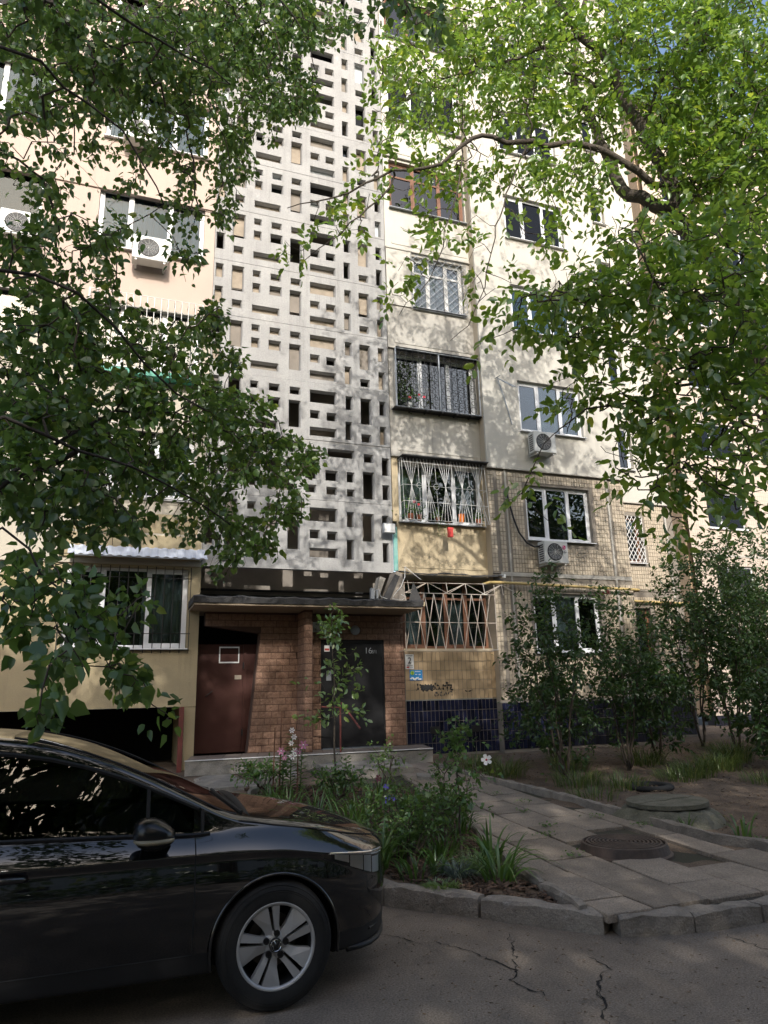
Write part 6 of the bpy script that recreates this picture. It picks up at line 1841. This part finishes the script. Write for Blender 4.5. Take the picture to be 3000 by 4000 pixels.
# ---------------------------------------------------------------- trees behind the camera: they shade the drive and stand in the reflections
for i, (x, y, h, r_) in enumerate([(-9.5, -8.5, 18.5, 4.0), (-3.4, -9.5, 18.6, 4.2), (2.6, -9.0, 17.6, 4.2), (8.8, -9.8, 17.8, 4.4), (15, -8.8, 16.5, 4.2), (21.5, -9.4, 16.8, 4.3), (28.5, -9.0, 16.4, 4.4)]):
    tt = vol_targets((x, y, h*.56), (r_, r_*.85, h*.45), 430, 60+i, .2)
    grow('lime_tree', ['tall tree across the drive, leftmost of the row behind the viewer', 'tall tree across the drive, second from the left behind the viewer', 'tall tree across the drive, middle one behind the viewer', 'tall tree across the drive, fourth from the left behind the viewer', 'tall tree across the drive, fifth from the left behind the viewer', 'tall tree across the drive, sixth from the left behind the viewer', 'tall tree across the drive, rightmost behind the viewer'][i],
         'tree', (x, y, 0), ([(x, y, -.05), (x+.1, y, h*.3), (x-.1, y+.1, h*.6), (x, y, h*.9)], .24, .04), [], tt, 'oval', 'leaf_shade', 70+i, per=21, size=(.26, .42), droop=.3, spread=2.6, tipr=.006, step=.6, group='trees across the drive', up=.9)
# ---------------------------------------------------------------- lilac shrubs and far thicket
def shrub(name, label, x, y, h, rx, n, seed, lm='leaf_lilac', leaf='oval', per=7, size=(.05, .085), stems=5, zlow=.35, cat='shrub', group=None, lean=0.0, droop=.35, top=.0):
    rg = np.random.default_rng(seed)
    z0 = ground_at(x, y)
    cz = z0+h*(.5+.5*zlow)
    T = [q+rg.normal(0, .16, 3)*min(1, rx) for q in vol_targets((x+lean, y, cz), (rx, rx*.85, h*(1-zlow)*.50), n, seed, .05, zmin=z0+.3)]
    for _ in range(int(top*n)):
        T.append(np.array([x+lean+rg.normal(0, rx*.3), y+rg.normal(0, rx*.3), z0+h*rg.uniform(.9, 1.06)]))
    limbs = []
    for k in range(stems):
        a = 2*math.pi*k/stems+rg.uniform(-.4, .4)
        limbs.append(([np.array([x+.06*math.cos(a), y+.06*math.sin(a), z0+.15]), np.array([x+lean*.4+.22*rx*math.cos(a), y+.22*rx*math.sin(a), z0+h*.35]), np.array([x+lean+.45*rx*math.cos(a), y+.45*rx*math.sin(a), z0+h*.65])], .011+.003*h, .005, -1))
    return grow(name, label, cat, (x, y, z0), ([(x, y, z0-.05), (x, y, z0+.12)], .04, .035), limbs, T, leaf, lm, seed, per=per, size=size, droop=droop, spread=.3, tipr=.0018, step=.12, up=.6, group=group, sag=.15, bark='twig')
shrub('lilac_bush', 'leafy lilac bush with thin bent stems in front of the navy plinth', 6.62, 10.0, 3.1, 1.0, 330, 11, zlow=.10, top=.07, per=10, size=(.06, .10))
shrub('lilac_bush', 'slimmer lilac bush with upright stems before the corner of the tiled bay', 8.25, 10.5, 3.0, .95, 290, 12, zlow=.10, top=.07, per=10, size=(.06, .10))
shrub('lilac_bush', 'small dark lilac bush low against the navy tiles between the two taller ones', 7.5, 11.6, 1.9, .9, 260, 13, zlow=.05, per=10, size=(.06, .10))
thick = [(12.0, 12.75, 4.4, 1.0, 380), (9.3, 11.0, 2.4, .8, 260), (11.8, 11.6, 4.2, 1.25, 520), (13.4, 12.4, 4.6, 1.35, 480), (12.6, 10.2, 3.2, 1.2, 460), (14.9, 13.2, 4.8, 1.4, 420), (10.6, 9.4, 1.6, .9, 260), (15.2, 10.8, 4.2, 1.4, 420), (16.4, 15.5, 4.0, 1.4, 300)]
TL = ['climbing bush against the corner of the far block', 'low dark bush beside the second lilac', 'tall thicket bush just past the tiled corner', 'tall thicket bush behind the right edge of the garden', 'broad bush at the right edge in front of the thicket', 'tallest bush of the thicket toward the far block', 'low bush in the grass near the concrete well', 'rightmost bush of the thicket', 'farthest bush at the foot of the far block']
for i, (x, y, h, rx, n) in enumerate(thick):
    shrub('bush', TL[i], x, y, h, rx, n, 30+i, zlow=.08, per=9, size=(.07, .12), group='bushes of the right thicket', stems=4, top=.05)
# ---------------------------------------------------------------- sapling, hibiscus, garden bush
def spray_leaves(pts, rg, size, leaf='oval'):
    pass
z0 = ground_at(3.08, 10.5)
sap_t = []
rg = np.random.default_rng(77)
for k in range(64):
    u = rg.random()
    z = z0+.95+1.75*u
    w_ = .42*(1-u)**.8+.06
    sap_t.append(np.array([3.05+rg.normal(0, w_*.6), 10.5+rg.normal(0, w_*.6), z]))
for k in range(9): sap_t.append(np.array([2.72+rg.normal(0, .10), 10.45+rg.normal(0, .06), z0+1.0+rg.normal(0, .07)]))
for k in range(8): sap_t.append(np.array([3.38+rg.normal(0, .07), 10.5+rg.normal(0, .06), z0+1.55+rg.uniform(-.2, .5)]))
grow('sapling', 'slender young fruit tree standing in front of the black door', 'tree', (3.08, 10.5, z0), ([(3.08, 10.5, z0-.05), (3.06, 10.5, z0+.8), (3.05, 10.48, z0+1.7), (3.02, 10.5, z0+2.55)], .017, .004), [], sap_t, 'oval', 'leaf_bright', 14, per=5, size=(.075, .115), droop=.1, spread=.3, tipr=.0016, up=.6, sag=.0, step=.1)
z0 = ground_at(3.05, 6.35)
hib_t = []
for k in range(105):
    u = rg.random()
    z = z0+.42+.85*u**1.1
    w_ = (.10+.24*math.sin(math.pi*min(1, u*.9+.15)))
    hib_t.append(np.array([3.02+.05*u+rg.normal(0, w_*.65), 6.35+rg.normal(0, w_*.65), z]))
hib = grow('hibiscus_bush', 'upright hibiscus bush with one white flower beside the path', 'shrub', (3.05, 6.35, z0), ([(3.05, 6.35, z0-.05), (3.05, 6.35, z0+.3), (3.02, 6.34, z0+.8)], .014, .005), [], hib_t, 'lobed', 'leaf_garden', 15, per=6, size=(.04, .065), droop=.25, spread=.2, tipr=.0015, up=.7, sag=.0, step=.08)
def flower(c, nrm, r_, m, heart, parent, petals=5, name='flower', cup=.25, pw=.62):
    c = np.array(c, float); n_ = np.array(nrm, float); n_ /= np.linalg.norm(n_)
    a = np.cross(n_, [0, 0, 1.0]); a /= np.linalg.norm(a); b = np.cross(n_, a)
    mb = MB()
    for k in range(petals):
        t = 2*math.pi*k/petals
        d = a*math.cos(t)+b*math.sin(t); s_ = -a*math.sin(t)+b*math.cos(t)
        P_ = [c, c+d*r_*.5+s_*r_*pw*.55+n_*r_*cup*.4, c+d*r_*.92+s_*r_*pw*.5+n_*r_*cup, c+d*r_+n_*r_*cup*.9, c+d*r_*.92-s_*r_*pw*.5+n_*r_*cup, c+d*r_*.5-s_*r_*pw*.55+n_*r_*cup*.4]
        mb.poly(P_)
    f = mb.build(name, m, parent)
    if heart:
        MB().lathe([(0, .01), (r_*.10, .006), (r_*.22, 0)], (0, 0, 0), 'z', 10).build('flower_heart', heart, None) if False else None
        hb = MB(); hb.tube([tuple(c), tuple(c+n_*r_*.35)], [r_*.22, r_*.05], 8); hb.build('flower_heart', heart, f)
    return f
vcam = np.array([-.35, -.9, .25])
fp = on_y(1900, 2968, 6.25)
flower(fp, vcam, .052, 'petal_white', 'petal_red', hib)
shrub('peony_bush', 'low bushy garden plant with small dark leaves in the flower bed', 2.72, 6.75, .62, .52, 190, 41, 'leaf_garden', 'oval', per=8, size=(.03, .055), zlow=.0, stems=6)
shrub('garden_shrub', 'leafy low plant between the lilies and the sapling', 2.75, 9.2, .55, .42, 90, 42, 'leaf_garden', 'oval', per=7, size=(.04, .07), zlow=.0, stems=5)
shrub('garden_shrub', 'thin leafy stems by the bed edge near the step', 3.75, 10.2, .75, .28, 40, 43, 'leaf_bright', 'lobed', per=6, size=(.04, .06), zlow=.1, stems=4)
# strap-leaved clumps
def blades(name, label, cat, x, y, n, L, wd, lm, seed, arch=.6, rad=.05, kind=None, group=None, lean=(0, 0)):
    rg = np.random.default_rng(seed)
    z0 = ground_at(x, y); V = []; F = []
    K = 6
    for i in range(n):
        a = rg.uniform(0, 6.283); r = rad*math.sqrt(rg.random()); l = L*rg.uniform(.6, 1.1); ar = arch*rg.uniform(.4, 1.3)
        bx, by = x+r*math.cos(a), y+r*math.sin(a); a2 = a+rg.normal(0, .5)
        dx, dy = math.cos(a2)+lean[0], math.sin(a2)+lean[1]; sx_, sy_ = -dy, dx
        b0 = len(V)
        for k in range(K+1):
            u = k/K
            hor = l*ar*(u**1.6)*.9; ver = l*(u-.75*ar*u**2.6)
            w_ = wd*(1-u**2.5)*(.7+.3*u)*.5+.0008
            px_, py_, pz_ = bx+dx*hor, by+dy*hor, z0-.01+ver
            V += [(px_+sx_*w_, py_+sy_*w_, pz_+w_*.25), (px_, py_, pz_-w_*.2), (px_-sx_*w_, py_-sy_*w_, pz_+w_*.25)]
        for k in range(K):
            q = b0+k*3
            F += [(q, q+1, q+4, q+3), (q+1, q+2, q+5, q+4)]
    me_ = np_mesh(name, np.array(V), np.array(F), lm)
    o = link(name, me_)
    return tag(o, label, cat, group, kind)
blades('daylily', 'arching daylily clump beside the car bonnet', 'plant', 2.18, 6.25, 70, .62, .022, 'leaf_lily', 1, .75, .12)
blades('daylily', 'strap leaved iris clump at the front corner of the bed', 'plant', 3.02, 5.62, 44, .52, .026, 'leaf_lily', 2, .85, .12)
blades('daylily', 'upright iris clump right of the hibiscus', 'plant', 3.22, 6.1, 22, .55, .03, 'leaf_lily', 3, .55, .08)
blades('daylily', 'loose daylily clump in the middle of the bed', 'plant', 2.35, 7.6, 55, .6, .02, 'leaf_lily', 4, .7, .15)
blades('daylily', 'daylily clump behind the bushy garden plant', 'plant', 2.75, 8.2, 50, .6, .02, 'leaf_lily', 5, .65, .18)
blades('daylily', 'daylily clump near the back of the bed', 'plant', 3.3, 9.4, 50, .5, .018, 'leaf_lily', 6, .6, .2)
blades('daylily', 'pale daylily clump at the left edge of the bed', 'plant', 2.0, 8.9, 45, .5, .018, 'leaf_lily', 7, .6, .16)
blades('daylily', 'small daylily tuft right behind the kerb', 'plant', 2.62, 5.95, 26, .42, .016, 'leaf_lily', 8, .6, .06)
blades('fescue', 'blue grey fescue tuft on the bark chips', 'plant', 2.75, 5.85, 260, .28, .004, 'leaf_fescue', 9, .9, .08)
blades('grass_tuft', 'fine bright grass tuft beside the iris clump', 'plant', 2.98, 5.95, 240, .30, .004, 'leaf_bright', 10, .8, .10)
blades('moss_patch', 'low mossy green tuft at the kerb', 'plant', 2.50, 5.62, 420, .09, .006, 'leaf_bright', 11, .7, .13)
blades('moss_patch', 'low feathery green tuft beside the daylilies', 'plant', 1.98, 7.3, 420, .16, .006, 'leaf_bright', 12, .7, .2)
blades('iris', 'iris fan growing beside the concrete well', 'plant', 6.15, 6.15, 12, .36, .028, 'leaf_lily', 13, .6, .08)
blades('iris', 'small iris fan by the path edging below the well', 'plant', 5.72, 6.45, 9, .26, .026, 'leaf_lily', 14, .35, .05)
blades('iris', 'low iris tuft at the right edge of the earth', 'plant', 5.98, 5.75, 12, .20, .02, 'leaf_lily', 15, .6, .06)
for i, (x, y, n, L_) in enumerate([(5.9, 10.6, 90, .45), (6.4, 9.3, 80, .38), (7.0, 9.1, 60, .34), (6.1, 8.6, 40, .25), (8.8, 9.6, 110, .45), (9.6, 9.9, 120, .5), (8.2, 9.3, 70, .35), (10.6, 10.6, 140, .6), (9.2, 8.6, 60, .3), (7.4, 11.0, 90, .5), (5.9, 11.6, 80, .45), (10.9, 8.8, 120, .5), (11.8, 9.2, 120, .55), (8.9, 10.9, 100, .5)]):
    blades('grass_tuft', ['grass tuft at the path end by the navy tiles', 'grass tuft at the foot of the first lilac', 'dry grass tuft between the lilac and the well', 'small dry tuft by the path edging', 'grass clump left of the sunny earth', 'grass clump in the sunlit patch by the thicket', 'grass clump at the foot of the second lilac', 'tall grass clump under the thicket', 'short grass clump in front of the thicket', 'grass clump between the lilacs at the plinth', 'grass clump against the navy tiles', 'tall grass clump at the right edge', 'farthest right grass clump', 'grass clump behind the second lilac'][i], 'grass', x, y, int(n*2.2), L_, .011, 'grass', 50+i, .7, .35, None, 'grass clumps in the right garden')
rgp = np.random.default_rng(4)
V_, F_ = [], []
# lilies with stakes
def lily(x, y, h, label, flowers, m):
    z0 = ground_at(x, y); rg = np.random.default_rng(int(x*100))
    e = empty('lily', (x, y, z0), label, 'flower')
    MB().tube([(x, y, z0-.02), (x+.01, y, z0+h*.5), (x+.03, y, z0+h)], [.008, .007, .004], 6).build('stem', 'stem_green', e)
    n = 60
    P_ = np.array([[x+.02*u, y, z0+.08+(h-.12)*u] for u in np.linspace(0, 1, n)])
    a = np.arange(n)*2.4; D_ = np.stack([np.cos(a), np.sin(a), rg.uniform(.1, .6, n)], 1)
    V, F = leaves_np(P_, D_, np.tile([0, 0, 1.0], (n, 1))+rg.normal(0, .2, (n, 3)), rg.uniform(.08, .14, n), 'lance', rg)
    link('leaves', np_mesh('leaves', V, F, 'leaf_garden'), e)
    for (dx, dz, r_) in flowers:
        flower((x+dx, y-.05, z0+h+dz), (-.2+dx, -1, .15), r_, m, 'petal_white' if m == 'petal_pink' else 'petal_pink', e, 6, pw=.38, cup=.3)
lily(2.34, 10.25, .86, 'tall white lily in bloom beside the stakes', [(.01, .04, .042), (.04, -.05, .042), (.0, -.13, .038), (.05, -.24, .05), (.02, -.31, .045)], 'petal_white')
lily(2.46, 10.15, .70, 'pink lily with open stars right of the white one', [(.03, .0, .065), (-.04, -.08, .045)], 'petal_pink')
lily(2.24, 10.3, .62, 'dim pink lily left of the white one', [(-.03, .0, .055), (.02, -.09, .04)], 'petal_pink')
for i, (x, y, h) in enumerate([(2.20, 10.3, 1.15), (2.12, 10.35, .92), (2.40, 10.1, .80)]):
    z0 = ground_at(x, y)
    tag(MB().tube([(x, y, z0-.05), (x+.02, y, z0+h)], .009, 6).build('plant_stake', 'orange_stake'), ['tallest brown stake among the lilies', 'shorter brown stake left of the lilies', 'dark stake in front of the white lily'][i], 'stake', 'stakes among the lilies')
bf = empty('bellflower', (2.75, 7.6, ground_at(2.75, 7.6)), 'bellflower with violet blue blooms in the middle of the bed', 'flower')
z0 = ground_at(2.75, 7.6)
for (px_, py_) in ((1508, 3074), (1514, 3116), (1540, 3118), (1510, 3128)):
    q = on_y(px_, py_, 7.6)
    flower(q, (-.2, -1, .3), .032, 'petal_blue', None, bf, 5)
    MB().tube([(2.75, 7.6, z0-.01), tuple(q+np.array([0, .01, -.01]))], .004, 5).build('stem', 'stem_green', bf)
wf = empty('wilted_daylily', (3.0, 9.0, ground_at(3.0, 9.0)), 'wine red daylily bloom on a tall stalk', 'flower')
q = on_y(1476, 3040, 9.0); flower(q, (.3, -1, .1), .05, 'petal_wine', None, wf, 6, pw=.4); MB().tube([(3.0, 9.0, ground_at(3, 9)), tuple(q)], .005, 5).build('stem', 'stem_green', wf)
extra = [(2.05, 6.75, 50, .55, .02), (2.5, 6.6, 40, .5, .02), (3.45, 7.3, 44, .45, .018), (3.0, 7.4, 46, .5, .02), (2.3, 8.6, 50, .5, .018), (2.9, 9.9, 50, .45, .016), (3.6, 9.0, 46, .42, .016), (2.0, 9.8, 44, .42, .016), (2.9, 6.5, 40, .4, .02), (2.45, 5.98, 30, .35, .018)]
EL = ['daylily clump tucked behind the bonnet', 'daylily clump right of the bonnet tip', 'daylily clump along the bed edging in mid path', 'daylily clump under the bellflower', 'daylily clump at the foot of the lilies', 'daylily clump before the sapling', 'daylily clump by the edging near the step', 'daylily clump at the back left corner of the bed', 'daylily clump at the foot of the hibiscus', 'short daylily clump against the kerb']
for i, (x, y, n, L_, w_) in enumerate(extra):
    blades('daylily', EL[i], 'plant', x, y, n, L_, w_, 'leaf_lily', 90+i, .7, .16, None, 'daylily clumps in the flower bed')
shrub('garden_shrub', 'bright green leafy mound in front of the hibiscus', 2.55, 6.35, .42, .34, 90, 45, 'leaf_garden', 'oval', per=8, size=(.03, .05), zlow=.0, stems=5)
shrub('garden_shrub', 'leafy mound behind the hibiscus by the path', 3.25, 7.2, .5, .34, 90, 46, 'leaf_garden', 'oval', per=8, size=(.035, .06), zlow=.0, stems=5)
shrub('garden_shrub', 'dark leafy mound at the left of the lilies', 2.0, 10.4, .5, .4, 80, 47, 'leaf_garden', 'oval', per=8, size=(.04, .07), zlow=.0, stems=5)
# hedge set up out of view so the car's paint reflects dark leaves
rg = np.random.default_rng(99); n = 9000
P_ = np.stack([rg.uniform(-16, 24, n), -7.3+rg.normal(0, .45, n), rg.uniform(0, 1, n)**.7*1.9], 1); P_[:, 2] *= 1+.15*np.sin(P_[:, 0]*1.7)
V, F = leaves_np(P_, rg.normal(0, 1, (n, 3)), rg.normal(0, .6, (n, 3))+np.array([0, .5, .6]), rg.uniform(.15, .28, n), 'oval', rg)
hd = empty('added_hedge', (4, -7.3, 0), 'unseen hedge across the drive behind the viewer', 'added_hedge')
link('crown', np_mesh('crown', V, F, 'leaf_shade'), hd)['kind'] = 'stuff'
# small weeds between the slabs and moss
wd_ = [(4.62, 7.9), (4.95, 8.4), (4.15, 6.7), (3.95, 5.95), (5.2, 7.3), (4.4, 7.05), (5.35, 6.7), (4.9, 9.1)]
for i, (x, y) in enumerate(wd_):
    rg = np.random.default_rng(i+300); n = 26
    P_ = np.stack([x+rg.normal(0, .05, n), y+rg.normal(0, .05, n), np.full(n, gz(y)+.005)+rg.uniform(0, .05, n)], 1)
    a = rg.uniform(0, 6.28, n); D_ = np.stack([np.cos(a), np.sin(a), rg.uniform(.1, .8, n)], 1)
    V, F = leaves_np(P_, D_, np.tile([0, 0, 1.0], (n, 1))+rg.normal(0, .3, (n, 3)), rg.uniform(.02, .045, n), 'oval', rg)
    tag(link('weed', np_mesh('weed', V, F, 'leaf_garden')), ['weed in the path beside the manhole, back left', 'weed on the path edge behind the manhole', 'weed at the bed edging in mid path', 'weed by the bed edging near the iris clump', 'weed touching the right edging above the manhole', 'weed in the joint left of the manhole', 'weed between the manhole and the right edging', 'weed farthest back on the path'][i], 'weed', 'weeds in the path joints')
# ================================================================== SMALL THINGS
# manhole
mh = empty('manhole_cover', (4.56, 6.0, .16), 'rusty round manhole cover with concentric rings in the path', 'manhole')
MB().lathe([(.43, -.06), (.43, -.01), (.405, .0), (.385, .075), (.375, .08), (.366, .08), (.364, .05)], (4.56, 6.0, .15), 'z', 48).build('ring_frame', 'cast_iron', mh)
prof = [(0, .070)]
for k in range(9):
    r0_ = .025+.037*k
    prof += [(r0_, .066), (r0_+.003, .083), (r0_+.020, .083), (r0_+.023, .066)]
prof += [(.352, .066), (.354, .05)]
cv = MB().lathe(prof, (4.56, 6.0, .15), 'z', 56).build('cover', 'cast_iron', mh)
cv.rotation_euler = (0, 0, 0)
# concrete well with cracked lid
we = empty('concrete_well', (6.05, 7.1, .2), 'round concrete well with a cracked lid in the earth', 'well')
rg = np.random.default_rng(12)
wb = MB(); n = 40
pr_ = [(.62, -.03), (.58, .04), (.53, .09), (.47, .125), (.30, .13)]
for k in range(n):
    t = 2*math.pi*k/n
    for (r, h) in pr_:
        rr_ = r*(1+.05*math.sin(3*t)+.03*math.sin(7*t+1))+rg.normal(0, .008)
        wb.v.append((6.05+rr_*math.cos(t), 7.1+rr_*math.sin(t), .165+h+rg.normal(0, .006)))
m_ = len(pr_)
for k in range(n):
    for j in range(m_-1):
        a = k*m_+j; b = ((k+1) % n)*m_+j; wb.f.append((a, b, b+1, a+1))
wb.build('well_base', 'well_concrete', we)
crk = [(-.5, -.05), (-.2, .02), (-.05, -.03), (.12, .04), (.3, .0), (.5, .06)]
for s_ in (-1, 1):
    pts = [(x_, y_+s_*.004) for x_, y_ in crk if abs(x_) < .44]
    pts = [(-.44, -.04+s_*.004)]+pts+[(.44, .05+s_*.004)]
    arc = [(.45*math.cos(t), .45*math.sin(t)) for t in (np.linspace(.1, math.pi-.1, 22) if s_ > 0 else np.linspace(-.1, -math.pi+.1, 22))]
    poly = pts+arc
    if s_ < 0: poly = poly[::-1]
    MB().prism([(6.05+p[0], 7.1+p[1], .315+.02*p[0]+(.004 if s_ > 0 else 0)) for p in poly], (0, 0, .045)).build('lid_half', 'well_concrete', we, fix=True)
ty = MB().lathe([(.20, 0), (.24, .035), (.30, .042), (.33, .022), (.34, 0), (.33, -.022), (.30, -.042), (.24, -.035)], (7.35, 8.95, .235), 'z', 36, closed=True).build('old_tyre', 'rubber', None, smooth=True)
tag(ty, 'old black tyre half sunk in the earth behind the well', 'tyre')
# flower pots and letter box on the loggia cage
def pot(x, y, z, r_, h, m, label, lm='leaf_garden', leafn=60, lr=.12, fl_=None):
    e = empty('flower_pot', (x, y, z), label, 'flower pot', 'flower pots behind the white window cage')
    MB().lathe([(0, 0), (r_*.75, 0), (r_, h), (r_*.9, h), (r_*.85, h-.015), (0, h-.015)], (x, y, z), 'z', 16).build('pot', m, e, smooth=False)
    if leafn:
        rg = np.random.default_rng(int(x*100)); P_ = np.array([x, y, z+h])+rg.normal(0, 1, (leafn, 3))*np.array([lr*.6, lr*.4, lr*.55])+np.array([0, 0, lr*.6])
        D_ = rg.normal(0, 1, (leafn, 3)); V, F = leaves_np(P_, D_, rg.normal(0, .5, (leafn, 3))+np.array([0, -.3, .8]), rg.uniform(.04, .07, leafn), 'lobed', rg)
        link('foliage', np_mesh('foliage', V, F, lm), e)
    if fl_:
        for (dx, dz) in fl_: flower((x+dx, y-.08, z+h+dz), (-.2, -1, .2), .035, 'petal_red', None, e, 6)
pz = LV(0)+1.16+.0
pot(5.78, 13.80, pz, .07, .13, 'terracotta', 'terracotta pot with a red geranium at the left of the white cage', leafn=90, lr=.2, fl_=[(.06, .26), (.16, .20)])
pot(5.98, 13.80, pz, .065, .12, 'terracotta', 'dark pot with a bushy plant beside the geranium', leafn=70, lr=.16)
pot(6.42, 13.78, pz, .05, .08, 'terracotta', 'small pot with pale trailing sprigs in the middle of the cage', 'leaf_bright', 70, .10)
pot(7.00, 13.78, pz, .075, .19, 'plastic_orange', 'bright orange plastic pot on the right of the cage', leafn=0)
pot(7.42, 13.78, pz, .06, .10, 'terracotta', 'pot with a green herb at the right end of the cage', leafn=80, lr=.10)
for i, x in enumerate((5.80, 6.38, 7.36)):
    MB().box(x-.16, 13.68, pz-.035, x+.22, 13.84, pz-.012).build('plank', 'board_wood', None) if False else None
lb = MB().box(6.585, 13.62, 4.93, 6.70, 13.69, 5.13).build('hanging_box', 'plastic_red', None, bevel=.006)
MB().box(6.58, 13.612, 5.09, 6.705, 13.69, 5.145).build('flap', 'plastic_red', lb)
tag(lb, 'small red box hanging under the white window cage', 'box')
for i, (x, lbl) in enumerate(((6.42, 'pale trailing plant hanging under the cage, left strand'), (6.62 - .12, 'pale trailing plant hanging under the cage, right strand'))):
    rg = np.random.default_rng(i+5); n = 45
    u = rg.random(n); P_ = np.stack([x+.08*i+rg.normal(0, .035, n), 13.70+rg.normal(0, .03, n), pz-.02-.38*u*(1-.2*i)], 1)
    D_ = rg.normal(0, .6, (n, 3))+np.array([0, 0, -.8]); V, F = leaves_np(P_, D_, rg.normal(0, .5, (n, 3))+np.array([0, -.6, .4]), rg.uniform(.03, .05, n), 'lance', rg)
    tag(link('trailing_plant', np_mesh('trailing_plant', V, F, 'leaf_bright')), lbl, 'plant')
pz2 = LV(1)+1.16
pot(5.90, 13.93, pz2+.0, .07, .12, 'sign_white', 'white pot with red geraniums behind the ornate black grille', leafn=110, lr=.22, fl_=[(.22, .20), (.34, .16), (-.02, .1)])
